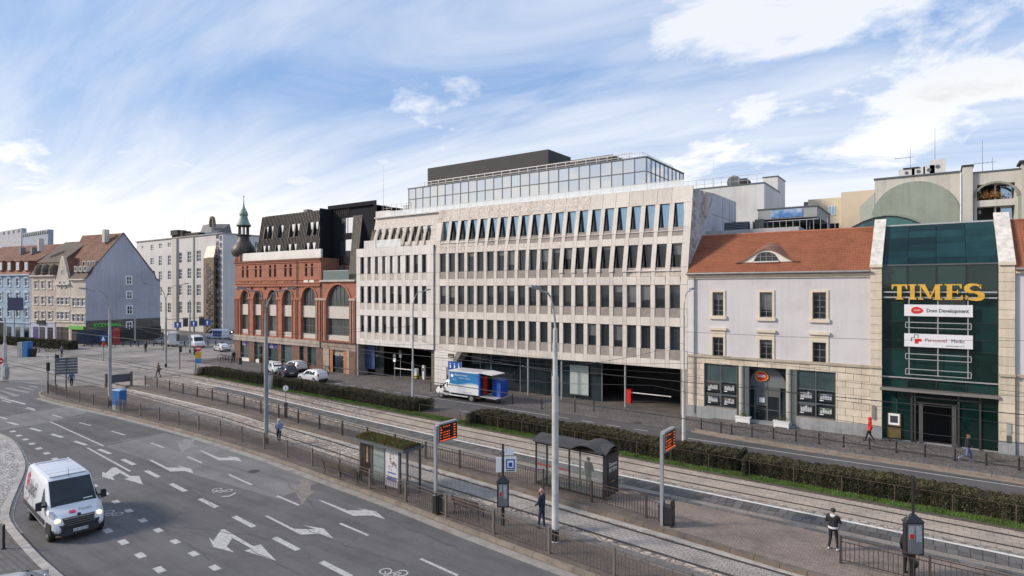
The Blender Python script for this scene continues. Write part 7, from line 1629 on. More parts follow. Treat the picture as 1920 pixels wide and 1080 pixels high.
# overhead lane arrows
g0=gp(330,655,0)
t=thing('lane_gantry','overhead gantry with blue arrow signs and signal boards before the grey office','gantry',gp(311,662,0),R(32))
def on(px,py,d): r_=ray(px,py); return Vector((r_[0]*d,r_[1]*d,CH+r_[2]*d))
for px,w,h,m_ in ((346.5,1.9,1.6,M_BLUE),(349+8,0,0,None),(375.5,1.9,1.6,M_BLUE),(394+6,0,0,None)):
    pass
for px,py,w,h,m_ in ((333.4,609,1.3,1.1,M_BLUE),(348,604,.95,1.7,M_BLACK),(363.5,607,1.3,1.1,M_BLUE),(378,602,.95,1.7,M_BLACK),(389,605,1.25,1.2,M_BLUE)):
    c=on(px,py,112); l=c-t.location; ca,sa=math.cos(-R(32)),math.sin(-R(32)); lx_=l.x*ca-l.y*sa; ly_=l.x*sa+l.y*ca
    f=MB(); f.box(lx_-w/2,lx_+w/2,ly_-.05,ly_+.05,l.z-h/2,l.z+h/2); b_=f.build('lane_sign' if m_==M_BLUE else 'signal_board',m_,t)
    if m_==M_BLUE:
        f=MB(); f.prism([(lx_-.08,l.z-.4),(lx_+.08,l.z-.4),(lx_+.08,l.z+.05),(lx_+.25,l.z+.05),(lx_,l.z+.4),(lx_-.25,l.z+.05),(lx_-.08,l.z+.05)],ly_-.08,ly_-.06); f.build('arrow',M_TW,t)
    last=(lx_,ly_,l.z)
MB().bar((0,0,last[2]+1.0),(last[0],last[1],last[2]+1.0),.12).build('beam',M_POLE,t)
MB().cyl(0,0,0,8.4,.12,n=8).build('post',M_POLE,t)
# blue board with three pictograms by the truck
t=thing('blue_board','blue board with three white pictograms above the truck cab','sign',(wX(853,49.5),49.5,.1)); W_=.95
MB().box(-W_,W_,-.04,.04,2.0,3.05).build('board',M_BLUE,t); MB().box(-W_-.03,-W_+.03,-.03,.03,0,3.05).build('post',M_ALUL,t); MB().box(W_-.03,W_+.03,-.03,.03,0,3.05).build('post',M_ALUL,t)
for i in range(3): x=-.6+i*.6; f=MB(); f.sphere((x,-.06,2.8),.08,8,6); f.box(x-.07,x+.07,-.07,-.05,2.35,2.68); f.build('pictogram',M_TW,t)
# parking signs in front of the left passage
for px,py,H,lab in ((740,711,2.9,'thin parking sign post with a white plate, left one before the dark passage'),(751,707,3.2,'thin post with a small white sign, right one before the dark passage')):
    t=thing('sign_post',lab,'sign',gp(px,py,0)); MB().cyl(0,0,0,H,.035,n=6).build('post',M_ALUL,t); MB().box(-.22,.22,-.05,-.03,H-.75,H-.35).build('plate',M_TW,t); MB().wheel(0,-.05,H-.05,.26,.02,18).build('disc',M_BACK,t)
# ================================================================== INFORMATION DISPLAYS
M_SCREEN=mat('screen_black',(.012,.010,.010),.3,var=0); M_LED=mat('led_orange',(.6,.1,.01),.5,var=0,emit=(1.0,.12,.02,.62)); M_SILV=mat('silver_casing',(.42,.44,.47),.35,metal=.5,var=.05)
def display(label,px,py):
    p=gp(px,py,PZ); t=thing('departure_display',label,'information display',p,group='departure displays'); 
    MB().box(-.07,.07,-.07,.07,0,4.2).build('mast',M_SILV,t); MB().box(-.11,.11,.08,1.5,3.32,4.28).build('casing',M_SILV,t)
    MB().box(.111,.118,.14,1.45,3.38,4.20).build('screen',M_SCREEN,t); MB().box(-.118,-.111,.14,1.45,3.38,4.20).build('screen',M_SCREEN,t)
    rr=random.Random(px); 
    for s_ in (.1185,-.1235):
        f=MB()
        for i in range(6):
            z=4.06-i*.13
            f.box(s_,s_+.005,.2,.2+.07*rr.randint(1,2),z,z+.05); y=.42
            while y<.85: w=rr.uniform(.03,.09); f.box(s_,s_+.005,y,y+w,z,z+.05) if i!=1 else None; y+=w+.05
            f.box(s_,s_+.005,1.18,1.34,z,z+.05)
        f.box(s_,s_+.005,.2,1.4,3.40,3.44); f.build('led_text',M_LED,t,kind='stuff')
    return t
display('lit orange departure display left, above the litter bin beside the green roofed shelter',817,960)
display('lit orange departure display right, at the end of the middle platform fence',1241,985)
# ================================================================== TIMETABLE POSTS
M_CASE=mat('case_black',(.022,.022,.026),.4,var=.1); M_PAPER=mat('timetable_paper',(.42,.44,.46),.5,var=.2,scale=6,fine=.3); M_CASEG=mat('case_glass',(.20,.21,.22),.3,var=.15,scale=3)
def timetable(label,px,py,rot,flags,H=3.3,zc0=.95,zc1=2.15,w=.42):
    t=thing('timetable_post',label,'timetable post',gp(px,py,PZ),rot); MB().cyl(0,0,0,H,.05,n=8).build('post',M_CASE,t); MB().cyl(0,0,0,.9,.08,n=8).build('foot',M_CASE,t)
    MB().box(-w,w,-.12,.10,zc0,zc1).build('case',M_CASE,t); MB().hexa([(-w-.05,-.15,zc1),(w+.05,-.15,zc1),(w+.05,.14,zc1),(-w-.05,.14,zc1),(-.06,-.04,zc1+.3),(.06,-.04,zc1+.3),(.06,.04,zc1+.3),(-.06,.04,zc1+.3)]).build('case_roof',M_CASE,t)
    MB().box(-w+.06,w-.06,-.135,-.12,zc0+.06,zc1-.06).build('case_glass',M_CASEG,t)
    f=MB(); f.box(-w+.1,-.04,-.145,-.136,zc1-.62,zc1-.12); f.box(.02,w-.1,-.145,-.136,zc1-.72,zc1-.12); f.build('paper',M_PAPER,t,kind='stuff'); MB().box(-w+.12,-.06,-.155,-.146,zc1-.60,zc1-.42).build('red_notice',M_RED if flags<2 else M_PAPER,t)
    if flags:
        MB().box(.07,.50,-.02,.02,H-.52,H-.22).build('line_plate',M_TW,t); MB().box(.07,.62,-.02,.02,H-1.28,H-.58).build('stop_plate',M_TW,t); f=MB(); f.box(.14,.55,-.03,-.02,H-1.16,H-.70); f.build('stop_frame',M_BLUE,t); f=MB(); f.box(.20,.49,-.036,-.03,H-1.10,H-.76); f.build('stop_field',M_TW,t); f=MB(); f.box(.26,.43,-.042,-.036,H-1.05,H-.85); f.build('tram_symbol',M_BLUE,t); f=MB(); f.box(.14,.55,-.03,-.02,H-1.25,H-1.2); f.build('stop_name',M_INK,t)
        f=MB(); f.box(-.32,-.07,-.02,.02,H-1.3,H-.62); f.build('route_plate',M_TW,t)
timetable('black timetable case with white and blue stop plates above it',943,985,R(38),1,H=3.75,zc0=.86,zc1=2.0,w=.27)
timetable('black timetable case on a tall blue post at the lower right',1712,1082,R(35),0,H=3.75,zc0=.87,zc1=2.1,w=.33)
# ================================================================== BOXES, BINS, BENCHES
t=thing('switch_cabinet','blue painted electrical cabinet on a grey base at the tram fork','cabinet',gp(224,768,PZ),R(12)); M_CBL=mat('cabinet_blue',(.02,.13,.36),.45,var=.12,scale=3)
MB().box(-.5,.5,-.32,.32,0,.45).build('base',M_PLINTH,t); MB().box(-.5,.5,-.32,.32,.45,1.75).build('body',M_CBL,t); MB().hexa([(-.55,-.37,1.75),(.55,-.37,1.75),(.55,.37,1.75),(-.55,.37,1.75),(-.5,-.2,1.86),(.5,-.2,1.86),(.5,.3,1.86),(-.5,.3,1.86)]).build('roof',mat('cabinet_pale_blue',(.22,.36,.50),.5,var=.1),t)
for x in (-.24,.24): MB().box(x-.22,x+.22,-.335,-.32,.52,1.7).build('door',M_CBL,t)
t=thing('switch_cabinet','grey and blue cabinet on the far side of the crossing','cabinet',gp(47,669,0),R(30)); MB().box(-.9,0,-.5,.5,0,2.4).build('grey_half',M_POLE,t); MB().box(0,.9,-.52,.5,0,2.5).build('blue_half',M_CBL,t)
t=thing('litter_bin','small black bin right of the far grey and blue cabinet','bin',gp(63,669,0)); MB().lathe(0,0,[(.35,0),(.5,1.1),(.55,1.3)],8).build('drum',M_BLACK,t); MB().cyl(0,0,1.3,1.4,.3,n=8).build('rim',M_ALU,t)
def slatbin(label,px,py):
    t=thing('litter_bin',label,'bin',gp(px,py,PZ)); MB().cyl(0,0,.08,.85,.21,n=12).build('liner',M_BLACK,t)
    for k in range(14): a=2*math.pi*k/14; MB().box(-.035,.035,-.012,.012,.05,.92).build('slat',M_FEND if k%2 else M_CASE,t); o=t.children[-1] if False else None
    for k,o in enumerate([x for x in COL.objects if x.parent==t and x.name.startswith('slat')]): a=2*math.pi*k/14; o.location=(.25*math.cos(a),.25*math.sin(a),0); o.rotation_euler=(0,0,a+R(90))
    MB().lathe(0,0,[(.27,.88),(.29,.92),(.27,.96)],14).build('rim',M_CASE,t)
slatbin('black slatted litter bin between the green roofed shelter and the bench',821,962)
t=thing('litter_bin','black boxy bin panel at the right end of the middle platform fence','bin',gp(1249,984,PZ)); MB().box(-.28,.28,-.2,.2,.1,.85).build('body',M_CASE,t); MB().box(.28,.34,-.22,.22,0,1.2).build('side_post',M_CASE,t); MB().box(-.32,.34,-.24,.24,.85,.9).build('lid',M_CASE,t)
M_WOOD=mat('bench_wood',(.085,.062,.05),.7,var=.3,scale=3); M_CAST=mat('cast_iron',(.03,.03,.03),.6,var=.1)
def bench(label,x0,x1,y,z,back=True,nl=3,rot=0.):
    L=x1-x0; t=thing('bench',label,'bench',((x0+x1)/2,y,z),rot)
    for i in range(4): MB().box(-L/2,L/2,-.02+i*.105,.06+i*.105,.43,.455).build('seat_slat',M_WOOD,t)
    if back:
        for i in range(3): MB().hexa([(-L/2,-.06-i*.03,.56+i*.12),(L/2,-.06-i*.03,.56+i*.12),(L/2,-.035-i*.03,.56+i*.12),(-L/2,-.035-i*.03,.56+i*.12),(-L/2,-.08-i*.03,.65+i*.12),(L/2,-.08-i*.03,.65+i*.12),(L/2,-.055-i*.03,.65+i*.12),(-L/2,-.055-i*.03,.65+i*.12)]).build('back_slat',M_WOOD,t)
    for i in range(nl):
        x=-L/2+.1+i*(L-.2)/(nl-1); f=MB(); f.tube([(x,.0,.42),(x,.05,.2),(x,-.06,0)],.025,6); f.tube([(x,.36,.42),(x,.32,.2),(x,.42,0)],.025,6); f.tube([(x,0,.42),(x,.38,.42)],.022,6)
        if back: f.tube([(x,0,.42),(x,-.07,.6),(x,-.15,.92)],.022,6); f.tube([(x,-.08,.64),(x,.2,.68),(x,.38,.62),(x,.36,.42)],.018,6)
        f.build('leg_frame',M_CAST,t)
    return t
def atg(px,py): v=gp(px,py,PZ); return v
A=atg(590,893); B=atg(655,915); bench('long dark slatted bench left of the green roofed shelter',A.x,B.x,(A.y+B.y)/2+.62,PZ,nl=3,rot=math.atan2(B.y-A.y,B.x-A.x))
A=atg(842,965); B=atg(893,982); bench('dark slatted bench right of the slatted litter bin',A.x,B.x,(A.y+B.y)/2+.30,PZ,nl=3,rot=math.atan2(B.y-A.y,B.x-A.x))
# ================================================================== SHELTER WITH GREEN ROOF
M_SH=mat('shelter_grey_steel',(.115,.125,.13),.45,metal=.3,var=.1); sh=thing('tram_shelter','grey steel tram shelter with a planted green roof and two poster panels','shelter',(-24.6,22.6,PZ),R(-4)); 
MB().box(-2.15,2.15,-.45,1.0,2.36,2.50).build('roof_frame',M_SH,sh); f=MB(); f.xprism([(-.35,2.5),(.9,2.5),(.7,2.62),(.3,2.68),(-.15,2.62)],-2.05,2.05); f.build('roof_soil',mat('sedum_base',(.06,.06,.025),.95,var=.4,scale=3),sh)
n=9000; q=np.zeros((n,3,3)); X=rng.uniform(-2.1,2.1,n); Yv_=rng.uniform(-.38,.93,n); Z=2.52+.15*np.cos((Yv_-.27)/.65*1.4)+rng.normal(0,.01,n); h=rng.uniform(.02,.09,n); an=rng.uniform(0,6.28,n)
q[:,0]=np.stack([X-.02*np.cos(an),Yv_-.02*np.sin(an),Z],1); q[:,1]=np.stack([X+.02*np.cos(an),Yv_+.02*np.sin(an),Z],1); q[:,2]=np.stack([X+rng.normal(0,.02,n),Yv_+rng.normal(0,.02,n),Z+h],1)
me=bpy.data.meshes.new('sedum'); me.vertices.add(n*3); me.vertices.foreach_set('co',q.reshape(-1)); me.loops.add(n*3); me.loops.foreach_set('vertex_index',np.arange(n*3)); me.polygons.add(n); me.polygons.foreach_set('loop_start',np.arange(n)*3); me.polygons.foreach_set('loop_total',np.full(n,3)); me.update()
me.materials.append(mat('sedum_green',(.10,.12,.03),.9,var=.4,scale=2,fine=.3)); me.materials.append(mat('sedum_rust',(.15,.095,.035),.9,var=.3,scale=2,fine=.3)); me.polygons.foreach_set('material_index',((np.sin(X*3)+np.sin(X*7+Yv_*5)+rng.normal(0,.8,n))>.2).astype(np.int32)); o=bpy.data.objects.new('sedum',me); COL.objects.link(o); o.parent=sh; o['kind']='stuff'
for x in (-2.05,-1.0,.15,1.35): MB().box(x-.05,x+.05,-.06,.06,0,2.36).build('post',M_SH,sh)
MB().box(2.0,2.1,.75,.85,0,2.36).build('post',M_SH,sh); MB().box(1.9,1.98,-.06,.06,0,2.36).build('post',M_SH,sh)
MB().box(-1.95,-1.05,-.05,.03,.35,2.25).build('poster_dark',mat('poster_umber',(.035,.022,.018),.3,var=.5,scale=2.5),sh); f=MB(); f.hexa([(-1.45,-.055,1.2),(-1.3,-.055,1.2),(-1.3,-.05,1.2),(-1.45,-.05,1.2),(-1.42,-.055,2.1),(-1.36,-.055,2.1),(-1.36,-.05,2.1),(-1.42,-.05,2.1)]); f.build('poster_figure',mat('poster_flesh',(.35,.22,.15),.5,var=.4,scale=6),sh)
MB().box(-.92,.10,-.02,.0,.35,2.3).build('glass_wall',M_CLEARG,sh); MB().box(.22,1.28,-.06,.03,.25,2.25).build('poster_white',mat('poster_paper',(.50,.50,.53),.4,var=.12,scale=3),sh)
rr=random.Random(5); f=MB()
for i in range(26): x=.75+rr.gauss(0,.17); z=1.55+rr.gauss(0,.2); r=rr.uniform(.03,.06); f.prism([(x+r*math.cos(k*1.57+.4),z+r*math.sin(k*1.57+.4)) for k in range(4)],-.068-i*.0002,-.061)
f.build('poster_flowers',mat('poster_brown',(.17,.08,.04),.6,var=.6,scale=9),sh,kind='stuff'); f=MB(); f.box(.4,1.1,-.065,-.061,.95,1.03); f.box(.35,1.15,-.065,-.061,.55,.75); f.build('poster_text',mat('poster_blue',(.10,.13,.30),.6,var=0),sh,kind='stuff')
MB().box(1.42,2.0,.0,.02,.3,2.3).build('glass_wall',M_CLEAR,sh); MB().box(1.98,2.0,.05,.75,.3,2.3).build('glass_wall',M_CLEAR,sh)
# ================================================================== SHELTER WITH BLACK CURVED ROOF
sb=thing('tram_shelter','black framed glass tram shelter with a curved roof and dark poster end','shelter',(-16.05,28.0,PZ),R(-3)); M_BF=mat('black_steel',(.020,.020,.022),.4,var=.1); M_RB=mat('weathered_black_roof',(.045,.041,.039),.5,var=.3,scale=2)
Ls=2.2
for x in (-2.2,-.0,2.1):
    for y in (0,1.1): MB().box(x-.035,x+.035,y-.035,y+.035,0,2.3).build('post',M_BF,sb)
MB().box(-2.2,2.2,-.04,.04,.0,.12).build('base_rail',M_BF,sb); MB().box(-2.25,2.2,-.04,.04,2.26,2.36).build('head_rail',M_BF,sb); MB().box(-2.2,2.2,1.06,1.14,2.26,2.36).build('head_rail',M_BF,sb); MB().box(-2.2,-2.14,0,1.1,0,.1).build('base_rail',M_BF,sb); 
f=MB(); n=8
def arc(x0,x1,y0,y1,z0,rise,m,name,thick=.05):
    f=MB(); 
    for i in range(n):
        u0,u1=i/n,(i+1)/n; ya,yb=y0+(y1-y0)*u0,y0+(y1-y0)*u1; za,zb=z0+rise*math.sin(math.pi*u0),z0+rise*math.sin(math.pi*u1)
        f.hexa([(x0,ya,za),(x1,ya,za),(x1,yb,zb),(x0,yb,zb),(x0,ya,za+thick),(x1,ya,za+thick),(x1,yb,zb+thick),(x0,yb,zb+thick)])
    return f.build(name,m,sb)
arc(-2.35,2.35,-.15,1.45,2.36,.30,M_RB,'roof_shell')
# cross vault over the entrance
f=MB()
for i in range(10):
    u0,u1=i/10,(i+1)/10; xa,xb=.25+1.9*u0,.25+1.9*u1; za,zb=2.38+.34*math.sin(math.pi*u0),2.38+.34*math.sin(math.pi*u1)
    f.hexa([(xa,-.45,za),(xb,-.45,zb),(xb,1.4,zb),(xa,1.4,za),(xa,-.45,za+.05),(xb,-.45,zb+.05),(xb,1.4,zb+.05),(xa,1.4,za+.05)])
f.build('roof_vault',M_RB,sb)
for a,b in ((-2.15,-1.5),(-1.45,-.05),(.05,2.0)): MB().box(a,b,-.01,.01,.12,2.26).build('glass_wall',M_CLEAR,sb)
MB().box(-2.21,-2.19,.05,1.05,.12,2.26).build('glass_wall',M_CLEAR,sb); MB().box(-1.5,-1.44,-.03,.03,.1,2.3).build('post',M_BF,sb); MB().box(-2.15,-.05,-.02,.02,1.10,1.16).build('red_rail',mat('rail_red',(.30,.03,.02),.5),sb)
MB().box(2.12,2.34,-.1,1.15,.2,2.36).build('poster_box',M_BF,sb); MB().box(2.341,2.35,.02,1.03,.45,2.25).build('poster_dark',mat('poster_night',(.03,.028,.035),.3,var=.6,scale=3),sb)
text('Zamow',.26,M_TW,sb,(2.353,.12,1.72),rot=(R(90),0,R(90)),ext=.002); text('RYTM',.30,M_TW,sb,(2.353,.14,1.42),rot=(R(90),0,R(90)),ext=.002); MB().prism([(2.35,.9),(2.36,.9),(2.36,.92),(2.35,.92)],.3,.7).build('poster_line',M_YEL,sb)
bench('low dark bench inside the black roofed shelter',-17.6,-15.9,28.35,PZ,back=False,nl=2)
MB().box(-2.3,2.3,-.15,1.3,.0,.03).build('floor_plate',mat('shelter_floor',(.10,.095,.09),.8),sb)
# ================================================================== BOLLARDS
bl_=[(1315,805),(1351.8,811.9),(1371.7,814.6),(1409.9,818.8),(1450,822.2),(1492.4,827.3),(1535.4,832.5),(1581.8,837.7),(1630.2,842.1),(1680.8,848.7),(1734.4,855.9),(1790.8,864.1),(1849.5,872.4),(1910.7,881.7),(1975,891)]
ORD='first second third fourth fifth sixth seventh eighth ninth tenth eleventh twelfth thirteenth fourteenth fifteenth sixteenth seventeenth eighteenth nineteenth twentieth 21st 22nd 23rd'.split()
proto=None; pos=[]
for i,(px,py) in enumerate(bl_):
    p=gp(px,py,.12); pos.append(p)
    if proto is None:
        proto=thing('bollard','first black bollard from the left, standing just outside the chained row','bollard',p,group='chained bollards along the far pavement'); MB().lathe(0,0,[(.075,0),(.075,.12),(.05,.16),(.05,.72),(.065,.75),(.05,.80),(.0,.86)],8).build('shaft',M_BLACK,proto)
    else: copy_tree(proto,p,label='%s black bollard from the left in the chained row along the far pavement'%ORD[i])
for i,(a,b) in enumerate(zip(pos[1:],pos[2:])):
    pts=[a.lerp(b,u/8)+Vector((0,0,.68-.30*math.sin(math.pi*u/8))) for u in range(9)]; f=MB(); f.tube([q-a for q in pts],.018,5); o=f.build('chain',M_BLACK); o.location=a; tag(o,'%s sagging chain from the left in the bollard row of the far pavement'%ORD[i],'chain','chains of the bollard row')
for i,(px,py) in enumerate(((936,756),(961,757.5),(1016,766.5),(1078,772),(1113.6,770.5),(808,733))): 
    t=thing('street_post',['black post just right of the truck lift','second black post right of the truck','black post left of the thick tram pole before the lobby','black post right of the thick tram pole before the lobby','last black post before the frosted screen','black post in front of the truck bonnet'][i],'bollard',gp(px,py,.02),group=None); MB().lathe(0,0,[(.06,0),(.05,.1),(.05,.95),(.065,1.0),(.0,1.08)],8).build('shaft',M_BLACK,t); MB().cyl(0,0,0,.03,.11,n=8).build('foot',M_BLACK,t)
for i,(px,py) in enumerate(((7,1029),)): t=thing('street_post','black post on the paved corner at the lower left','bollard',gp(px,py,.1)); MB().lathe(0,0,[(.05,0),(.05,.95),(.06,1.0),(.0,1.05)],8).build('shaft',M_BLACK,t); MB().cyl(0,0,0,.03,.1,n=8).build('foot',M_BLACK,t)
# row of low posts and advertising column at the blue gable
pp=None
for i in range(22):
    p=gp(100+i*14.5,650-.10*i,0)
    if pp is None: pp=tag(MB().cyl(0,0,0,1.0,.10,n=6).build('low_post',M_BLACK),'first dark low post from the left before the old town houses','bollard','low posts before the old houses'); pp.location=p
    else: c=pp.copy(); COL.objects.link(c); c.location=p; c['label']='%s dark low post from the left before the old town houses'%ORD[i]
t=thing('advertising_column','round red advertising column before the blue gable','advertising column',gp(218,646,0)); MB().lathe(0,0,[(.66,0),(.62,.3),(.6,.4),(.6,2.7),(.7,2.8),(.6,3.0),(.15,3.4)],14).build('drum',mat('column_red',(.38,.03,.03),.5,var=.4,scale=1.5),t); MB().cyl(0,0,3.35,3.7,.08,n=6).build('knob',M_BLACK,t)
t=thing('crossing_sign','blue pedestrian crossing sign on a red and white post on the crossing','sign',gp(194,677,0),R(45)); MB().cyl(0,0,0,3.0,.06,n=6).build('post',M_POLE,t); MB().box(-.42,.42,-.08,-.03,3.0,4.0).build('blue_board',M_BLUE,t); MB().prism([(-.25,3.15),(.25,3.15),(0,3.85)],-.1,-.085).build('white_triangle',M_TW,t); MB().cyl(0,0,2.2,2.9,.16,n=8).build('red_band',M_RED,t)
# ================================================================== OVERHEAD WIRES
M_WIRE=mat('contact_wire',(.03,.028,.027),.5,var=0)
def wire(label,pts,r=.012,sag=.25,name='overhead_wire',group='tram wires'):
    P=[]
    for a,b in zip(pts,pts[1:]):
        a,b=Vector(a),Vector(b); n_=max(4,int((b-a).length/6)); s_=sag*(b-a).length/30
        P+=[a.lerp(b,i/n_)-Vector((0,0,s_*math.sin(math.pi*i/n_))) for i in range(n_)]
    P.append(Vector(pts[-1])); o0=P[0]; o=MB().tube([p-o0 for p in P],r,4).build(name,M_WIRE); o.location=o0; return tag(o,label,'wire',group)
ZW=5.6
for nm,f in (('near',a1),('far',b1)):
    xs=list(range(-110,31,20)); ctr=lambda x:f(x)+.72
    wire('black contact wire above the %s tram track'%nm,[(x,ctr(x),ZW) for x in xs],.012,.05); wire('thin carrier wire over the %s tram track'%nm,[(x,ctr(x),ZW+1.25) for x in xs],.009,.9)
    wire('second black contact wire above the %s tram track'%nm,[(x,ctr(x)+.12,ZW) for x in xs],.010,.05)
for (a,b,lab) in (((-13.54,22.4,7.6),(-14.58,41.7,7.2),'span wire from the thick pale tram pole to the white street lamp'),((-38.8,24.6,7.8),(-42.05,42.45,7.4),'span wire from the blue grey tram pole to the slim street lamp'),((-13.54,22.4,7.4),(-42.05,42.45,6.4),'long diagonal wire from the thick pale pole to the slim lamp'),((-64,24.3,7.8),(-89.3,40.9,7.2),'span wire from the lamp at the tram fork to the weathered pole'),((-64,24.3,7.0),(-42.0,42.4,7.4),'wire from the lamp at the tram fork to the slim street lamp'),((-14.58,41.7,8.0),(10,51.2,8.0),'wire from the white street lamp towards the atrium'),((-14.58,41.7,6.6),(16,43.0,5.2),'lower wire from the white street lamp to the right edge'),((-136,56,8),(-89,40.9,8),'wire from the far pole to the weathered pole'),((-14.6,41.7,4.9),(16,42.5,3.4),'lowest cable running right from the white street lamp'),((-42,42.4,5.2),(-14.6,41.7,5.0),'cable between the slim lamp and the white lamp')):
    wire(lab,[a,b],.011,.35,'span_wire',None)
# ================================================================== VEHICLES
M_TYRE=mat('tyre',(.018,.018,.018),.85,var=.1,local=True); M_RIM=mat('rim_metal',(.42,.43,.44),.35,metal=.7,var=.05); M_CGL=glassmat('car_glass',(.008,.022,.034),.03,.35); M_BLKP=mat('black_plastic',(.020,.020,.022),.6,var=.08); M_CHR=mat('chrome',(.6,.6,.62),.15,metal=1,var=0)
M_HL=mat('headlamp_glass',(.45,.46,.48),.12,metal=.4,var=0); M_HLON=mat('headlamp_lit',(.9,.85,.7),.2,var=0,emit=(1,.82,.52,.8)); M_TL=mat('tail_lamp',(.35,.015,.012),.2,var=0); M_PLATE=mat('number_plate',(.62,.62,.60),.5,var=0)
def paintm(name,c): return mat(name,c,.32,var=.05,scale=.8,coat=.6,fine=.02,local=True)
class Body:
    """stations along x: (x,zb,w,zbelt,wr,zr)"""
    def __init__(s,st): s.st=st
    def at(s,x):
        st=s.st
        for a,b in zip(st,st[1:]):
            if a[0]<=x<=b[0]: u=(x-a[0])/(b[0]-a[0]) if b[0]>a[0] else 0; return [a[i]+(b[i]-a[i])*u for i in range(6)]
        return list(st[-1] if x>st[-1][0] else st[0])
    def sec(s,p):
        x,zb,w,zt,wr,zr=p; h=zr-zt
        return [(0,zb),(w-.10,zb),(w-.02,zb+.12),(w,zb+.35*(zt-zb)),(w,zt-.10*(zt-zb)),(w-.015,zt),(wr+.02,zr-.12*min(1,h/.3)),(wr-.06,zr-.03*min(1,h/.3)),(wr-.25,zr),(0,zr)]
    def mesh(s,m,par,name='body'):
        mb=MB(); n=None; rings=[]
        for p in s.st:
            q=s.sec(p); full=[(p[0],y,z) for y,z in q]+[(p[0],-y,z) for y,z in q[-2:0:-1]]; rings.append(full)
        n=len(rings[0]); o=0
        for r in rings: mb.v+=r
        for i in range(len(rings)-1):
            for k in range(n): mb.f.append((i*n+k,(i+1)*n+k,(i+1)*n+(k+1)%n,i*n+(k+1)%n)); mb.m.append(0)
        mb.f.append(tuple(range(n))); mb.m.append(0); mb.f.append(tuple((len(rings)-1)*n+k for k in range(n))[::-1]); mb.m.append(0)
        o=mb.build(name,m,par,smooth=True)
        return o
    def side(s,x,v,sg,off=.012):
        p=s.at(x); zt,wr,zr,w=p[3],p[4],p[5],p[2]; a=(w-.015,zt); b=(wr+.02,zr-.12); return (x,sg*(a[0]+(b[0]-a[0])*v+off),a[1]+(b[1]-a[1])*v)
    def sidewin(s,xs0,xs1,v0,v1,sg,m,par,name='side_window',sl0=0,sl1=0):
        A=s.side(xs0,v0,sg);B=s.side(xs1,v0,sg);C=s.side(xs1+sl1,v1,sg);D=s.side(xs0+sl0,v1,sg)
        q=[A,B,C,D]; i=[(p[0],p[1]-sg*.03,p[2]) for p in q]
        MB().hexa(i+q if sg>0 else q+i).build(name,m,par)
    def cross(s,x0,x1,ins0,ins1,m,par,name,off=.012,t0=0,t1=0):
        p,q=s.at(x0),s.at(x1); a,b=p[4]-ins0,q[4]-ins1; z0,z1=p[5]+off+t0,q[5]+off+t1
        MB().hexa([(x0,-a,z0-.03),(x0,a,z0-.03),(x1,b,z1-.03),(x1,-b,z1-.03),(x0,-a,z0),(x0,a,z0),(x1,b,z1),(x1,-b,z1)]).build(name,m,par)
def wheel(par,x,y,r,w=.2):
    sg=1 if y>0 else -1; t=MB(); t.wheel(x,y,r,r,w,22); o=t.build('wheel',M_TYRE,par,smooth=False)
    MB().wheel(x,y+sg*(w/2+.005),r,r*.62,.02,16).build('rim',M_RIM,o); MB().wheel(x,y+sg*(w/2+.018),r,r*.18,.02,8).build('hub',M_BLKP,o)
    MB().wheel(x,y+sg*(w/2-.10),r*1.02,r*1.16,.14,22).build('wheel_arch',M_BLKP,par)
def mirror(par,x,y,z,sc=1,m=None):
    sg=1 if y>0 else -1; MB().hexa([(x-.05,y,z-.02),(x+.05,y,z-.02),(x+.04,y+sg*.12,z),(x-.04,y+sg*.12,z),(x-.05,y,z+.04),(x+.05,y,z+.04),(x+.04,y+sg*.12,z+.05),(x-.04,y+sg*.12,z+.05)]).build('mirror_arm',M_BLKP,par)
    f=MB(); f.sphere((x,y+sg*.2*sc,z+.08*sc),(.09*sc,.12*sc,.17*sc),8,6); f.build('mirror',m or M_BLKP,par,smooth=True)
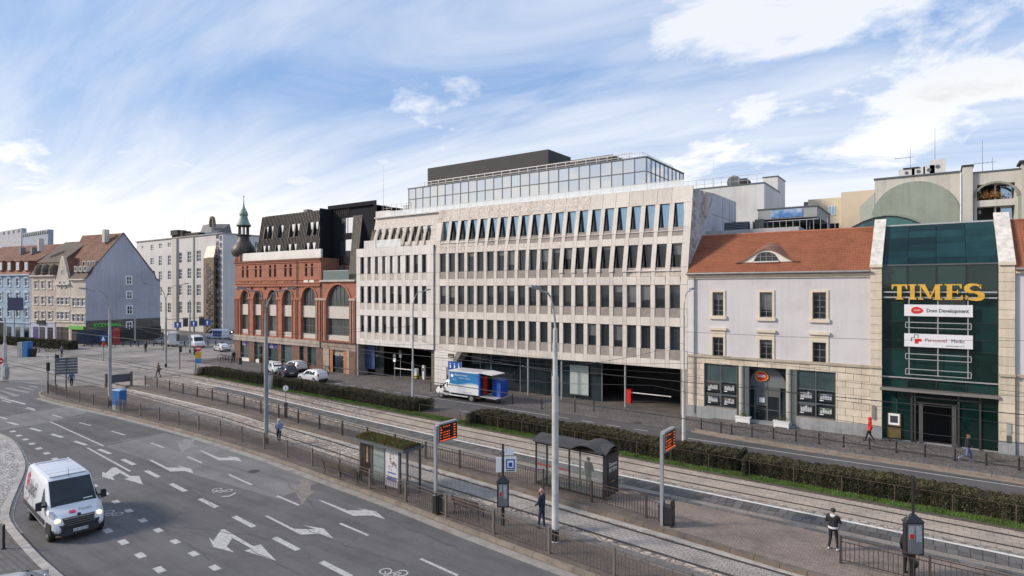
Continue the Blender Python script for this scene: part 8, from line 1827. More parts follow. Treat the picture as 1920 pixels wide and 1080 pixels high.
def car(name,label,cat,loc,rot,m,L=4.1,kind='hatch',group=None,detail=True,sign=None):
    t=thing(name,label,cat,loc,rot,group=group); k=L/4.1; W=.86
    if kind=='hatch': st=[(-2.05,.42,.62,.60,.60,.62),(-1.98,.28,.78,.85,.70,.95),(-1.80,.24,.84,.92,.62,1.28),(-1.45,.22,W,.93,.60,1.44),(-.6,.22,W+.01,.92,.63,1.50),(.2,.22,W,.90,.62,1.46),(.62,.22,W,.90,.62,1.32),(1.12,.23,W,.88,.66,.96),(1.2,.23,.85,.86,.68,.93),(1.75,.25,.80,.74,.64,.82),(1.98,.28,.70,.62,.60,.68),(2.05,.35,.60,.52,.55,.56)]
    else: st=[(-2.05,.42,.62,.70,.60,.72),(-1.98,.28,.78,.88,.70,.98),(-1.55,.24,.84,.94,.62,1.06),(-1.15,.22,W,.94,.60,1.30),(-.6,.22,W+.01,.92,.62,1.44),(.1,.22,W,.90,.62,1.42),(.55,.22,W,.90,.62,1.26),(1.05,.23,W,.88,.66,.96),(1.2,.23,.85,.86,.68,.93),(1.75,.25,.80,.74,.64,.82),(1.98,.28,.70,.62,.60,.68),(2.05,.35,.60,.52,.55,.56)]
    st=[(x*k,)+tuple(r) for x,*r in st]; B=Body(st); B.mesh(m,t)
    for sg in (1,-1):
        xr=-1.45 if kind=='hatch' else -1.0
        B.sidewin(xr*k,-.42*k,.05,.92,sg,M_CGL,t,sl0=.12); B.sidewin(-.36*k,.62*k,.05,.92,sg,M_CGL,t,sl1=-.35)
        for x in (-1.28*k,1.28*k): wheel(t,x,sg*(W-.09),.31)
        mirror(t,.62*k,sg*(W-.03),.90,.8,m)
    B.cross(1.10*k,.28*k,.04,.05,M_CGL,t,'windscreen')
    B.cross((-1.93 if kind=='hatch' else -1.5)*k,(-1.50 if kind=='hatch' else -.75)*k,.06,.06,M_CGL,t,'rear_window')
    for sg in (1,-1):
        MB().hexa([(1.80*k,sg*.42,.60),(1.93*k,sg*.70,.58),(1.80*k,sg*.74,.62),(1.70*k,sg*.5,.62),(1.82*k,sg*.42,.72),(1.90*k,sg*.68,.72),(1.76*k,sg*.78,.78),(1.70*k,sg*.5,.78)]).build('headlight',M_HL,t)
        MB().box(-2.02*k,-1.84*k,sg*.72-.07,sg*.72+.07,.78,1.05).build('tail_light',M_TL,t)
    MB().box(1.9*k,2.075*k,-.62,.62,.22,.40).build('bumper',M_BLKP,t); MB().box(-2.08*k,-1.95*k,-.62,.62,.25,.45).build('bumper',M_BLKP,t); MB().box(-2.10*k,-2.06*k,-.26,.26,.52,.63).build('number_plate',M_PLATE,t); MB().box(2.04*k,2.09*k,-.26,.26,.40,.50).build('number_plate',M_PLATE,t)
    if sign: MB().box(-.2,.1,-.3,.3,1.5,1.66).build('roof_sign',sign,t)
    return t
M_WP=paintm('white_car_paint',(.66,.67,.69)); M_NP=paintm('navy_car_paint',(.015,.018,.035)); M_SP=paintm('silver_car_paint',(.30,.32,.34))
car('parked_car','white hatchback driving left on the far road behind the hedge','car',(-61.0,44.75,0),R(180),M_WP)
car('parked_car','dark navy hatchback just left of the white hatchback','car',(-67.3,45.6,0),R(160),M_NP,L=4.0)
car('parked_car','white car with black bonnet partly hidden behind the blue grey pole','car',(-71.2,46.6,0),R(-20),M_WP,kind='sedan')
car('parked_car','white small car parked against the brick building wall','car',(-70.6,48.9,0),R(178),M_WP,L=3.8)
tx=car('taxi','white taxi sedan with dark door stripes left of the brick building','taxi',(-104.2,57.3,0),R(170),M_WP,L=4.6,kind='sedan',sign=M_BLACK)
f=MB(); [MB().box(-1.5+i*.7,-1.1+i*.7,.868,.876,.55,.75).build('door_stripe',M_BLACK,tx) for i in range(4)]
car('parked_car','white car parked beyond the taxi by the grey office','car',(-125,72,0),R(200),M_WP,L=4.4)
car('parked_car','silver car at the foot of the blue gable wall','car',(-127.5,58,0),R(195),M_SP,L=4.2)
car('parked_car','dark car in the row before the grey office wall','car',(-136,77,0),R(180),M_NP,L=4.2,group=None)
car('parked_car','blue car parked beside the white van before the grey office','car',(-129,76,0),R(180),paintm('blue_car_paint',(.05,.12,.28)),L=4.2)
car('parked_car','yellow fronted small car at the corner behind the brick building','car',(-112,75,0),R(170),paintm('yellow_car_paint',(.45,.38,.05)),L=3.7)
p=gp(6,1088,1.45); car('parked_car','silver parked car of which only the roof shows at the lower left corner','car',(p.x,p.y,.1),R(150),paintm('pale_silver_paint',(.42,.43,.44)),L=4.3)
# small far van and food trailer
def minivan(label,loc,rot,m,m2=None,cat='van'):
    t=thing('parked_van',label,cat,loc,rot); B=Body([(-2.5,.5,.85,.8,.8,.85),(-2.48,.3,.95,1.2,.82,2.1),(-2.3,.28,1.0,1.25,.85,2.25),(1.0,.28,1.0,1.2,.85,2.2),(1.35,.28,1.0,1.2,.85,2.0),(1.95,.3,.98,1.1,.82,1.2),(2.45,.32,.9,.9,.8,.98),(2.6,.4,.75,.6,.7,.64)]); B.mesh(m,t)
    for sg in (1,-1):
        B.sidewin(.55,1.75,.08,.8,sg,M_CGL,t,sl1=-.5); MB().box(-2.2,.3,sg*.99,sg*1.02,.6,1.9).build('side_panel',m2 or m,t)
        for x in (-1.5,1.6): wheel(t,x,sg*.88,.34)
    B.cross(1.90,1.38,.06,.08,M_CGL,t,'windscreen'); return t
minivan('white delivery van with a blue side behind the crossing sign signals',(-131,71,0),R(195),M_WP,paintm('blue_car_paint',(.05,.12,.28)))
minivan('white and blue van at the right end of the food trailer',(-115.5,58.5,0),R(-15),M_WP,paintm('blue_car_paint',(.05,.12,.28)))
t=thing('food_trailer','open food trailer with white awning edge and dark hatch before the blue gable','trailer',(-121.5,56.8,0),R(-18))
MB().box(-2.6,2.6,-.9,.9,.5,1.1).build('body',M_WP,t); MB().box(-2.6,2.6,.4,.9,1.1,2.5).build('back',M_DARK2,t); MB().box(-2.7,2.7,-1.0,.95,2.5,2.7).build('roof',M_WP,t); MB().box(-2.6,-2.4,-.9,.9,1.1,2.5).build('corner_post',M_WP,t); MB().box(2.4,2.6,-.9,.9,1.1,2.5).build('corner_post',M_WP,t)
for i in range(9): MB().wheel(-2.4+i*.6,-1.05,2.55,.28,.06,10).build('awning_scallop',M_TW,t)
for x in (-1.2,1.4): wheel(t,x,-.85,.33)
# ---- tall white courier van in the near lane
vb=(gp(48,972,0)+gp(92,1015,0)*1)/2
V0=Vector((-33.55,10.78,0)); van=thing('courier_van','tall white courier van with red cube emblem and lit headlights on the near road','van',V0,R(-6))
M_VW=paintm('van_white_paint',(.60,.62,.66))
st=[(-2.86,.55,.90,1.0,.86,1.1),(-2.82,.42,.98,1.35,.80,2.25),(-2.70,.38,1.02,1.40,.82,2.42),(-1.5,.36,1.04,1.40,.84,2.49),(.70,.36,1.04,1.38,.84,2.47),(1.02,.36,1.04,1.36,.84,2.36),(1.62,.36,1.03,1.32,.86,1.60),(1.86,.36,1.02,1.26,.88,1.36),(2.2,.38,1.00,1.10,.86,1.20),(2.58,.42,.95,.92,.80,1.02),(2.76,.45,.86,.70,.74,.78),(2.84,.50,.76,.60,.68,.64)]
B=Body(st); B.mesh(M_VW,van)
B.cross(1.84,1.05,.03,.06,M_CGL,van,'windscreen')
for sg in (1,-1):
    B.sidewin(.95,1.80,.02,.74,sg,M_CGL,van,sl1=-.48)
    B.sidewin(.90,1.0,.02,.74,sg,M_BLKP,van,'window_pillar')
    for x in (-1.72,2.02): wheel(van,x,sg*.90,.35,.24)
    MB().box(1.44,1.54,sg*1.02,sg*1.16,1.36,1.44).build('mirror_arm',M_BLKP,van); MB().hexa([(1.42,sg*1.12,1.24),(1.54,sg*1.12,1.24),(1.52,sg*1.34,1.26),(1.44,sg*1.34,1.26),(1.42,sg*1.12,1.62),(1.54,sg*1.12,1.62),(1.52,sg*1.32,1.60),(1.44,sg*1.32,1.60)]).build('mirror',M_BLKP,van)
    MB().box(-2.6,1.6,sg*1.035,sg*1.065,.62,.82).build('rubbing_strip',M_BLKP,van); f=MB()
    for x in (-.62,.82): f.box(x-.01,x+.01,sg*1.042,sg*1.046,.6,1.42)
    f.build('door_gap',M_BLKP,van)
    MB().box(-2.5,-.62,sg*1.04,sg*1.052,1.42,1.46).build('door_rail',mat('rail_grey',(.25,.25,.26),.5),van); MB().box(.9,1.06,sg*1.04,sg*1.06,1.16,1.22).build('door_handle',M_BLKP,van)  # door rail is a plain grey strip along the flank
    MB().hexa([(2.44,sg*.62,.92),(2.60,sg*.90,.86),(2.30,sg*.99,.90),(2.20,sg*.72,.98),(2.36,sg*.64,1.10),(2.42,sg*.86,1.12),(2.08,sg*.985,1.28),(2.05,sg*.72,1.24)]).build('headlight',M_HL,van)
    f=MB(); f.sphere((2.60,sg*.76,.93),(.10,.13,.12),10,8); f.build('headlight_bulb',M_HLON,van,smooth=True)
f=MB(); f.hexa([(2.45,-.92,.34),(2.94,-.62,.34),(2.94,.62,.34),(2.45,.92,.34),(2.42,-.97,.80),(2.88,-.66,.76),(2.88,.66,.76),(2.42,.97,.80)]); f.build('front_bumper',M_BLKP,van)
for sg in (1,-1): MB().hexa([(1.95,sg*.98,.36),(2.50,sg*.90,.36),(2.50,sg*1.0,.36),(1.95,sg*1.065,.36),(1.95,sg*.98,.82),(2.48,sg*.92,.82),(2.48,sg*1.0,.82),(1.95,sg*1.06,.82)]).build('bumper_corner',M_BLKP,van)
f=MB(); f.hexa([(2.62,-.58,.72),(2.93,-.50,.72),(2.93,.50,.72),(2.62,.58,.72),(2.52,-.62,1.02),(2.68,-.58,1.0),(2.68,.58,1.0),(2.52,.62,1.02)]); g=f.build('grille',M_BLKP,van)
for i in range(4): z=.76+i*.07; x=2.925-.055*i*1.25; MB().box(x-.02,x+.03,-.52-.01*i,.52+.01*i,z,z+.022).build('grille_bar',M_CHR,g)
MB().wheel(2.66,0,1.07,.085,.02,16,ax='x').build('bonnet_badge',M_CHR,van); MB().wheel(2.672,0,1.07,.06,.02,16,ax='x').build('badge_centre',M_BLKP,van)
MB().box(2.94,2.97,-.27,.27,.46,.58).build('number_plate',M_PLATE,van)
text('DW 2K198',.11,M_INK,van,(2.975,-.25,.485),rot=(R(90),0,R(90)),ext=.002)
f=MB()
for i in range(6): x=-2.3+i*.62; f.box(x-.03,x+.03,-.68,.68,2.45,2.485)
f.box(-2.5,.8,-.70,-.66,2.45,2.49); f.box(-2.5,.8,.66,.70,2.45,2.49); f.build('roof_ribs',M_VW,van)
MB().tube([(.95,.0,2.38),(.78,.0,2.72)],.010,5).build('aerial',M_BLKP,van)
for i,(y0,y1) in enumerate(((-.75,-.1),(.1,.75))): MB().tube([(1.80,y0,1.46),(1.68,y1,1.60)],.012,4).build('wiper',M_BLKP,van)
MB().box(1.60,1.80,.35,.70,1.47,1.50).build('dashboard_paper',M_TW,van)
# emblem on the right flank (towards the pavement, seen from the camera) and the lettering
ys=-1.048
sk=lambda x,z:(x,z)
cu=[(-2.36,1.60),(-2.08,1.42),(-1.80,1.62),(-1.80,2.02),(-2.08,2.2),(-2.36,2.02)]
def flank(pts,m,name,off=.01):
    q=[]
    for x,z in pts:
        p=B.at(x); v=max(0,(z-p[3])/(p[5]-.12-p[3])); y=(p[2]-.015)+((p[4]+.02)-(p[2]-.015))*v if z>p[3] else p[2]; q.append((x,-(y+off),z))
    MB().poly(q).build(name,m,van)
M_DR=mat('emblem_red',(.42,.03,.05),.4,var=0); M_DG=mat('letter_grey',(.17,.155,.155),.5,var=0)
flank([(-2.42,2.02),(-2.10,2.22),(-1.78,2.06),(-2.08,1.86)],M_DR,'emblem'); flank([(-2.42,1.96),(-2.12,1.80),(-2.12,1.42),(-2.42,1.0)],M_DR,'emblem'); flank([(-2.05,1.80),(-1.76,1.98),(-1.76,1.0),(-2.05,.84)],M_DR,'emblem')
tilt=math.atan2(.175,.95)
text('dpd',.92,M_DG,van,(-1.62,-1.085,1.40),rot=(R(90)-tilt,0,0),ext=.004,sx=.98,bold=.012)
text('Paczki',.20,M_DG,van,(2.36,.06,1.17),rot=(R(28),0,R(90)),ext=.002); f=MB(); f.hexa([(2.26,-.28,1.19),(2.44,-.30,1.125),(2.44,-.06,1.125),(2.26,-.08,1.19),(2.26,-.28,1.205),(2.44,-.30,1.14),(2.44,-.06,1.14),(2.26,-.08,1.205)]); f.build('bonnet_emblem',mat('emblem_pink',(.55,.02,.10),.4,var=0),van)
f=MB(); f.sphere((1.15,-.35,1.55),(.2,.24,.3),8,6); f.build('seat_shape',M_DARK2,van)
# ---- removals box truck with open tail
M_TB=mat('truck_blue',(.008,.17,.42),.65,var=.1,scale=1.5,local=True); M_TBD=mat('truck_royal_blue',(.015,.07,.34),.45,var=.15,scale=2,local=True); M_TWH=paintm('truck_white',(.70,.71,.72))
tr=thing('delivery_truck','white and blue box truck with raised tail canopy unloading by the stone building','truck',(-38.35,46.35,0),R(180))
B=Body([(1.35,.38,.92,1.15,.80,1.95),(1.9,.36,.98,1.20,.80,1.95),(2.15,.36,.98,1.20,.80,1.85),(2.75,.36,.98,1.15,.82,1.28),(3.15,.38,.95,1.0,.82,1.08),(3.42,.42,.85,.75,.76,.84),(3.5,.5,.7,.6,.66,.62)]); B.mesh(M_TWH,tr,'cab')
for sg in (1,-1):
    B.sidewin(1.75,2.65,.05,.8,sg,M_CGL,tr,sl1=-.45); wheel(tr,2.62,sg*.86,.34); wheel(tr,-1.35,sg*.88,.34); mirror(tr,2.42,sg*.98,1.12,1.2); MB().box(1.5,2.3,sg*.985,sg*1.0,.62,.80).build('side_trim',M_BLKP,tr)
    MB().box(2.95,3.2,sg*.78-.1,sg*.78+.1,.86,1.02).build('headlight',M_HL,tr)
B.cross(2.70,2.17,.05,.08,M_CGL,tr,'windscreen'); MB().box(3.2,3.53,-.8,.8,.34,.56).build('bumper',M_BLKP,tr)
MB().box(-2.45,1.5,-.85,.85,.42,.62).build('chassis',M_BLKP,tr); MB().box(-.9,1.4,.95,1.02,.42,.52).build('side_guard',M_TWH,tr)
MB().box(-2.35,1.5,-1.05,1.05,.72,2.95).build('box',M_TWH,tr); 
f=MB(); n=24; pts=[(1.42,2.82),(-2.28,2.82)]
wv=[( -2.28+3.70*i/n, 1.62+.16*math.cos(-.9+5.0*i/n)+.12*(i/n)) for i in range(n+1)]
MB().prism(pts+wv,1.052,1.062).build('blue_side',M_TB,tr); band=MB()
for (xa,za),(xb,zb) in zip(wv,wv[1:]): band.bar((xa,1.066,za-.02),(xb,1.066,zb-.02),.01,.10)
band.build('pale_wave',mat('wave_pale',(.35,.50,.62),.5,var=0),tr)
text('PRZEPROWADZKI',.20,M_TW,tr,(-.1,1.07,2.45),rot=(R(90),0,R(180)),ext=.002,align='CENTER'); text('TRANSPORT  MAGAZYN',.13,M_TW,tr,(-.5,1.07,2.20),rot=(R(90),0,R(180)),ext=.002,align='CENTER'); f=MB(); f.wheel(1.05,1.07,2.42,.17,.01,16); f.build('round_logo',M_TW,tr); text('795 123',.14,M_TW,tr,(.75,1.07,2.0),rot=(R(90),0,R(180)),ext=.002,align='CENTER'); text('www.przeprowadzki.pl',.12,M_TB,tr,(-.9,1.07,.85),rot=(R(90),0,R(180)),ext=.002,align='CENTER')
f=MB(); f.box(-2.40,-2.32,-1.0,1.0,.75,2.9); f.build('tail_opening',M_DARK,tr); MB().box(-2.46,-2.30,.82,1.06,.75,2.9).build('corner_post',M_TBD,tr); MB().box(-2.42,-2.40,-.2,.45,.8,2.5).build('red_crates',M_RED,tr)
MB().hexa([(-3.95,-1.05,2.78),(-2.35,-1.05,2.92),(-2.35,1.05,2.92),(-3.95,1.05,2.78),(-3.95,-1.05,2.84),(-2.35,-1.05,2.98),(-2.35,1.05,2.98),(-3.95,1.05,2.84)]).build('raised_tailgate',M_TWH,tr)
MB().hexa([(-4.35,-1.0,.55),(-2.4,-1.0,.62),(-2.4,1.0,.62),(-4.35,1.0,.55),(-4.35,-1.0,.60),(-2.4,-1.0,.68),(-2.4,1.0,.68),(-4.35,1.0,.60)]).build('tail_lift',mat('lift_plate',(.50,.51,.52),.5,metal=.3),tr)
MB().hexa([(-4.25,-1.15,.66),(-3.05,-1.25,.66),(-3.05,-.15,.66),(-4.25,.15,.66),(-4.30,-1.15,2.20),(-3.05,-1.25,2.35),(-3.05,-.15,2.35),(-4.30,.15,2.20)]).build('blue_tarpaulin_load',M_TBD,tr)
for sg in (1,-1): MB().box(-2.38,-2.30,sg*.85-.08,sg*.85+.08,.5,.62).build('tail_light',M_TL,tr)
# ================================================================== PEOPLE
M_SKIN=mat('skin',(.42,.25,.18),.6,var=.05,local=True); M_SHOEW=mat('white_shoe',(.62,.62,.62),.6,local=True); M_SHOED=mat('dark_shoe',(.03,.03,.03),.6,local=True)
def capsule(mb,a,b,ra,rb,n=10):
    a,b=Vector(a),Vector(b); d=b-a; L=d.length
    if L<1e-5: return
    d/=L; up=Vector((0,0,1)) if abs(d.z)<.9 else Vector((1,0,0)); u=d.cross(up).normalized(); v=u.cross(d).normalized(); o=len(mb.v); st=[]
    for k in range(4): t=math.pi/2*(1-k/4); st.append((-ra*math.sin(t),ra*math.cos(t)))
    st.append((0,ra)); st.append((L,rb))
    for k in range(1,5): t=math.pi/2*k/4; st.append((L+rb*math.sin(t),rb*math.cos(t)))
    for s,r in st:
        for k in range(n): w=2*math.pi*k/n; mb.v.append(tuple(a+d*s+u*(max(r,.001)*math.cos(w))+v*(max(r,.001)*math.sin(w))))
    m_=len(st)
    for i in range(m_-1):
        for k in range(n): mb.f.append((o+i*n+k,o+i*n+(k+1)%n,o+(i+1)*n+(k+1)%n,o+(i+1)*n+k)); mb.m.append(0)
    mb.f.append(tuple(o+k for k in range(n))[::-1]); mb.m.append(0); mb.f.append(tuple(o+(m_-1)*n+k for k in range(n))); mb.m.append(0)
def person(label,loc,rot,top,legs,shoe,H=1.75,hair=(.03,.02,.015),hood=None,pose=None,coat=0.,bulk=1.,skinarm=False,collar=None,band=None,hands=(None,None),bag=None,bald=False,group=None):
    """local frame: +x is where the person faces, +y is their left"""
    P=dict(lh=(0,.10,.92),rh=(0,-.10,.92),lk=(.03,.11,.50),rk=(.03,-.11,.50),la=(0,.11,.09),ra=(0,-.11,.09),ls=(0,.185,1.42),rs=(0,-.185,1.42),le=(-.03,.25,1.14),re=(-.03,-.25,1.14),lw=(.05,.27,.90),rw=(.05,-.27,.90),head=(.03,0,1.63),lean=0.)
    P.update(pose or {}); s=H/1.75; t=thing('person',label,'person',loc,rot,group=group)
    segs=[]; T,Lg,Sh,Sk=0,1,2,3
    def S_(a,b,ra,rb,m): segs.append((Vector(a)*s,Vector(b)*s,ra*s,rb*s,m))
    b=bulk
    S_((0,0,.95),(0,0,1.12),.135*b,.125*b,T if coat else Lg); S_((0,.05,.98),(0,.07,1.34),.115*b,.12*b,T); S_((0,-.05,.98),(0,-.07,1.34),.115*b,.12*b,T); S_((-.01,.11,1.38),(-.01,-.11,1.38),.10*b,.10*b,T); S_((0,0,1.40),(.015,0,1.54),.07,.052,Sk)
    hd=Vector(P['head']); S_(hd+Vector((-.015,0,.02)),hd+Vector((-.005,0,.035)),.092,.095,Sk); S_(hd+Vector((.03,0,-.05)),hd+Vector((.04,0,-.06)),.058,.045,Sk); S_(hd+Vector((.085,0,.0)),hd+Vector((.105,0,-.02)),.016,.018,Sk)
    S_(hd+Vector((-.0,.088,-.005)),hd+Vector((-.0,.092,.02)),.018,.02,Sk); S_(hd+Vector((-.0,-.088,-.005)),hd+Vector((-.0,-.092,.02)),.018,.02,Sk)
    for q in 'lr':
        sg=1 if q=='l' else -1; h,k,a=[Vector(P[q+c]) for c in 'hka']; S_(h+Vector((0,-sg*.01,.02)),k,.098,.068,Lg); S_(k,a+Vector((0,0,.03)),.066,.048,Lg)
        ft=Vector(P.get(q+'t',(a.x+.17,a.y+sg*.02,.035+max(0,a.z-.09)))); S_(a+Vector((-.04,0,-.045)),ft,.042,.036,Sh)
        S,e,w=[Vector(P[q+c]) for c in 'sew']; S_(S,e,.064*b,.052*b,T); S_(e,w,.052*b,.038*b,T)
        d=(w-e).normalized(); side=d.cross(Vector((1,0,0))).normalized() if abs(d.x)<.9 else Vector((0,1,0)); nrm=side.cross(d)
        palm=w+d*.07; S_(w+d*.01,palm,.028,.034,Sk)
        for i,(l,sp) in enumerate(((.070,-.028),(.080,-.010),(.075,.010),(.058,.028))): r0=palm+side*sp; m1=r0+d*l*.55+nrm*.006*sg; S_(r0,m1,.0105,.010,Sk); S_(m1,m1+d*l*.40+nrm*.018*sg,.010,.0085,Sk)
        S_(w+d*.035-side*.028*sg,w+d*.075-side*.055*sg,.012,.010,Sk)
    if coat: S_((0,.05,.98),(.0,.07,.92-coat),.12*b,.13*b,T); S_((0,-.05,.98),(.0,-.07,.92-coat),.12*b,.13*b,T)
    mb=MB(); [capsule(mb,*g[:4]) for g in segs]; me=mb.mesh('body',[top,legs,shoe,M_SKIN])
    o=bpy.data.objects.new('body',me); COL.objects.link(o); md=o.modifiers.new('r','REMESH'); md.mode='VOXEL'; md.voxel_size=.0135; sm=o.modifiers.new('s','SMOOTH'); sm.factor=.5; sm.iterations=3
    dg=bpy.context.evaluated_depsgraph_get(); m2=bpy.data.meshes.new_from_object(o.evaluated_get(dg)); o.modifiers.clear(); o.data=m2; m2.name='body'
    m2.materials.clear(); [m2.materials.append(x) for x in (top,legs,shoe,M_SKIN)]
    nf=len(m2.polygons); C=np.zeros(nf*3); m2.polygons.foreach_get('center',C); C=C.reshape(-1,3); best=np.full(nf,9.); mi=np.zeros(nf,np.int32)
    for a,b_,ra,rb,m in segs:
        a=np.array(a); d=np.array(b_)-a; L2=d@d+1e-9; u=np.clip(((C-a)@d)/L2,0,1); D=np.linalg.norm(C-(a+u[:,None]*d),axis=1)-(ra+(rb-ra)*u)-(.012 if m==T else 0); k=D<best; best[k]=D[k]; mi[k]=m
    m2.polygons.foreach_set('material_index',mi); m2.polygons.foreach_set('use_smooth',[True]*nf); m2.update(); o.parent=t
    hd=hd*s
    if hood: f=MB(); f.sphere((hd.x-.03,hd.y,hd.z+.02),(.125,.12,.15),12,10); f.sphere((hd.x-.07,hd.y,hd.z-.14),(.10,.13,.08),10,6); f.build('hood',hood,t,smooth=True)
    elif not bald: f=MB(); f.sphere((hd.x-.028,hd.y,hd.z+.042),(.104,.103,.098),12,10); f.build('hair',mat('hair_%d'%int(sum(hair)*1000),hair,.7,var=.1,local=True),t,smooth=True)
    f=MB(); [f.sphere((hd.x+.083,hd.y+q*.034,hd.z+.022),.009,6,5) for q in (-1,1)]; f.box(hd.x+.088,hd.x+.094,hd.y-.022,hd.y+.022,hd.z-.048,hd.z-.042); f.build('eyes_and_mouth',M_INK,t,kind='stuff')
    if collar: MB().lathe(0,0,[(.12,1.40*s),(.135,1.46*s),(.09,1.50*s)],12).build('collar',collar,t,smooth=True)
    if band: MB().lathe(0,0,[(.19,.93*s),(.195,.97*s),(.18,1.0*s)],14).build('waist_band',band,t,smooth=True)
    if bag=='back': f=MB(); f.sphere((-.20*s,0,1.20*s),(.11,.15,.23),10,8); f.build('backpack',M_CASE,t,smooth=True)
    if bag=='side': f=MB(); f.sphere((-.05,-.27*s,.98*s),(.13,.07,.13),10,8); f.tube([(0,.12,1.46*s),(.03,-.1,1.3*s),(-.05,-.26,1.05*s)],.012,5); f.build('shoulder_bag',M_CASE,t,smooth=True)
    if bag=='hand': f=MB(); w=Vector(P['rw'])*s; f.sphere((w.x,w.y,w.z-.38),(.17,.07,.15),10,8); f.tube([w+Vector((0,0,-.1)),w+Vector((.08,0,-.25))],.01,5); f.tube([w+Vector((0,0,-.1)),w+Vector((-.08,0,-.25))],.01,5); f.build('handbag',M_CASE,t,smooth=True)
    if bag=='phone': w=Vector(P['rw'])*s; MB().box(w.x+.02,w.x+.05,w.y-.035,w.y+.035,w.z+.02,w.z+.16).build('phone',M_CASE,t)
    return t
def cloth(n,c): return mat(n,c,.85,var=.12,scale=5,local=True,fine=.12,bump=.2)
M_JN=cloth('navy_cloth',(.022,.028,.055)); M_JL=cloth('lilac_blue_jacket',(.22,.24,.36)); M_DEN=cloth('dark_denim',(.025,.035,.06)); M_BK=cloth('black_cloth',(.016,.016,.018)); M_RD=cloth('red_coat',(.62,.03,.025)); M_WC=cloth('white_cloth',(.62,.62,.64)); M_BLJ=cloth('blue_jeans',(.12,.17,.27)); M_TAN=cloth('camouflage_tan',(.22,.17,.12))
walk=dict(lk=(.16,.10,.50),la=(.26,.10,.10),rk=(-.02,-.10,.50),ra=(-.24,-.10,.14),le=(-.12,.25,1.16),lw=(-.10,.27,.92),re=(.10,-.25,1.16),rw=(.24,-.25,.98))
P=lambda x,y,z=PZ: gp(x,y,z)
person('pedestrian in a pale lilac hooded jacket walking near the blue grey pole',P(523,831,.02),R(-45),M_JL,M_DEN,M_SHOED,H=1.72,hood=mat('hood_pale',(.45,.45,.52),.8,local=True),pose=dict(walk,le=(.05,.25,1.16),lw=(.16,.16,1.02),re=(.05,-.25,1.16),rw=(.16,-.16,1.02)),bulk=1.15)
man=person('balding man in a navy jacket, hand raised to his face, beside the thick pole',P(1016,990),R(185),M_JN,M_DEN,M_SHOED,H=1.80,bald=True,bulk=1.12,pose=dict(re=(.12,-.26,1.22),rw=(.17,-.08,1.50),le=(.05,.26,1.16),lw=(.20,.22,1.04),lk=(.06,.10,.5),la=(.10,.11,.09),rk=(-.02,-.11,.5),ra=(-.06,-.11,.09)))
t=thing('walking_stick','thin dark stick held out by the balding man','stick',man.location); a=man.location; f=MB(); q=Vector((math.cos(R(185)),math.sin(R(185)),0)); f.tube([Vector((0,0,0))+q*.25+Vector((0,-.22,1.02)),q*1.35+Vector((0,-.25,.55))],.012,6); f.build('shaft',M_FEND,t); MB().sphere(tuple(q*.24+Vector((0,-.22,1.03))),.02,6,5).build('grip',M_BLACK,t)
person('person in a dark brown jacket standing inside the black roofed shelter',Vector((-15.3,28.75,PZ+.03)),R(80),cloth('dark_brown_jacket',(.045,.035,.032)),cloth('grey_trousers',(.10,.09,.09)),M_SHOED,H=1.76,hair=(.10,.08,.07),bulk=1.15,pose=dict(re=(.06,-.26,1.15),rw=(.20,-.15,1.05),le=(.06,.26,1.15),lw=(.20,.15,1.05)))
person('person in a black jacket with white hem and white shoes on the middle platform',P(1562,1031),R(80),M_BK,M_BK,M_SHOEW,H=1.74,hair=(.035,.028,.025),collar=M_WC,band=M_WC,bulk=1.12,pose=dict(lk=(.06,.12,.5),la=(.0,.16,.09),rk=(.08,-.12,.5),ra=(.04,-.16,.09),re=(.05,-.27,1.18),rw=(.22,-.18,1.22),le=(.03,.28,1.18),lw=(.20,.20,1.10)))
person('woman in black clothes with a handbag half hidden by the right timetable case',P(1702,1077),R(60),M_BK,M_BK,M_SHOED,H=1.70,hair=(.22,.13,.05),coat=.12,bulk=1.05,bag='hand',pose=dict(re=(-.05,-.28,1.14),rw=(-.04,-.34,.94)))
person('woman in a bright red hooded coat with a dark bag before the lilac house',Vector((P(1632,824,.12).x,49.9,.12)),R(182),M_RD,M_BK,M_SHOED,H=1.68,hood=M_RD,bag='side',bulk=1.12,coat=.03,pose=dict(walk,lw=(-.02,.25,.95),rw=(.12,-.24,1.0)))
person('person in a dark jacket and blue jeans with white shoes before the atrium doors',P(1814,866,.12),R(0),M_BK,M_BLJ,M_SHOEW,H=1.74,hair=(.18,.06,.03),bulk=1.1,pose=dict(lk=(.20,.10,.52),la=(.16,.10,.10),rk=(-.02,-.10,.46),ra=(-.42,-.10,.24),rt=(-.40,-.11,.10),lw=(.16,.22,1.0),le=(-.06,.25,1.15),re=(.05,-.26,1.16),rw=(.2,-.2,1.0),head=(.06,0,1.62)))
person('walker in a tan patterned jacket with a dark bag crossing the tracks',P(297,708,.0),R(200),M_TAN,M_BK,M_SHOED,H=1.85,hair=(.04,.03,.03),bulk=1.1,bag='side',pose=walk)
person('person in a blue jacket and dark jeans at the island by the direction board',P(134,726,.1),R(150),cloth('blue_jacket',(.10,.14,.26)),M_DEN,M_SHOEW,H=1.75,hair=(.2,.2,.25),bulk=1.05,pose=walk)
person('person in black standing alone at the far side of the crossing',P(273,660,0),R(-60),M_BK,M_BK,M_SHOED,H=1.78,coat=.1)
person('person in a grey blue top beyond the crossing behind the direction board',P(116,668,0),R(-60),cloth('slate_top',(.10,.11,.13)),M_BK,M_SHOED,H=1.7)
person('person in dark clothes beside the bicycle stands at the brick corner',P(438,679,0),R(-30),M_BK,M_BK,M_SHOED,H=1.75)
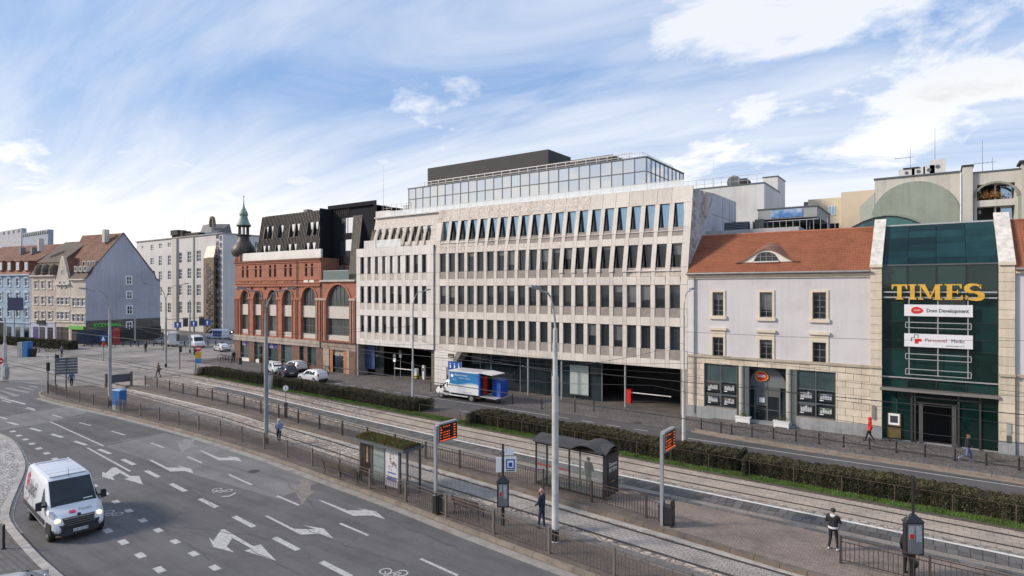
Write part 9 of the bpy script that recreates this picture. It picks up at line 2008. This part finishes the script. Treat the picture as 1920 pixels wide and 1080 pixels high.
# ================================================================== BICYCLES AND STANDS
def bicycle(label,loc,rot,col,group=None):
    t=thing('bicycle',label,'bicycle',loc,rot,group=group)
    for x in (-.52,.52):
        f=MB(); n=16
        for k in range(n): a,b=2*math.pi*k/n,2*math.pi*(k+1)/n; f.bar((x+.33*math.cos(a),0,.34+.33*math.sin(a)),(x+.33*math.cos(b),0,.34+.33*math.sin(b)),.035)
        f.build('wheel',M_TYRE,t)
    f=MB()
    for a,b in (((-.52,.34),(-.15,.78)),((-.15,.78),(.36,.82)),((.36,.82),(-.08,.32)),((-.08,.32),(-.18,.86)),((-.08,.32),(-.52,.34)),((.52,.34),(.36,.92))): f.bar((a[0],0,a[1]),(b[0],0,b[1]),.035)
    f.build('frame',col,t); MB().box(-.30,-.06,-.06,.06,.88,.93).build('saddle',M_BLKP,t); MB().box(.33,.39,-.27,.27,.92,.96).build('handlebar',M_BLKP,t)
bicycle('dark bicycle leaning before the portal of the brick building',Vector((-65.2,49.9,.0)),R(100),M_BLKP)
bicycle('pale bicycle parked against the brown shop pier of the brick building',Vector((-70.0,50.2,0)),R(20),M_RIM)
for i in range(6):
    p=gp(413+i*5.2,675+i*1.2,0); t=thing('bicycle_stand','%s dark bicycle stand from the left at the brick corner'%ORD[i],'bicycle stand',p,R(60),group='bicycle stands at the corner'); MB().tube([(-.35,0,0),(-.35,0,.75),(-.2,0,.9),(.2,0,.9),(.35,0,.75),(.35,0,0)],.035,6).build('hoop',M_BLACK,t); MB().box(-.35,.35,-.02,.02,.4,.45).build('crossbar',M_BLACK,t)
bicycle('bicycle locked at the stands of the brick corner',gp(424,679,0),R(70),M_BLKP)
# manhole, kerb drains
for px,py,lab in ((1196,793,'round iron manhole cover in the far road'),(476,884,'small iron drain cover in the near road beside a bicycle symbol')): v=gp(px,py,0); o=MB().lathe(0,0,[(.34,0),(.33,.012)],18).build('manhole_cover',mat('cast_cover',(.05,.045,.04),.7,var=.2,scale=10)); o.location=(v.x,v.y,.004); tag(o,lab,'manhole cover')
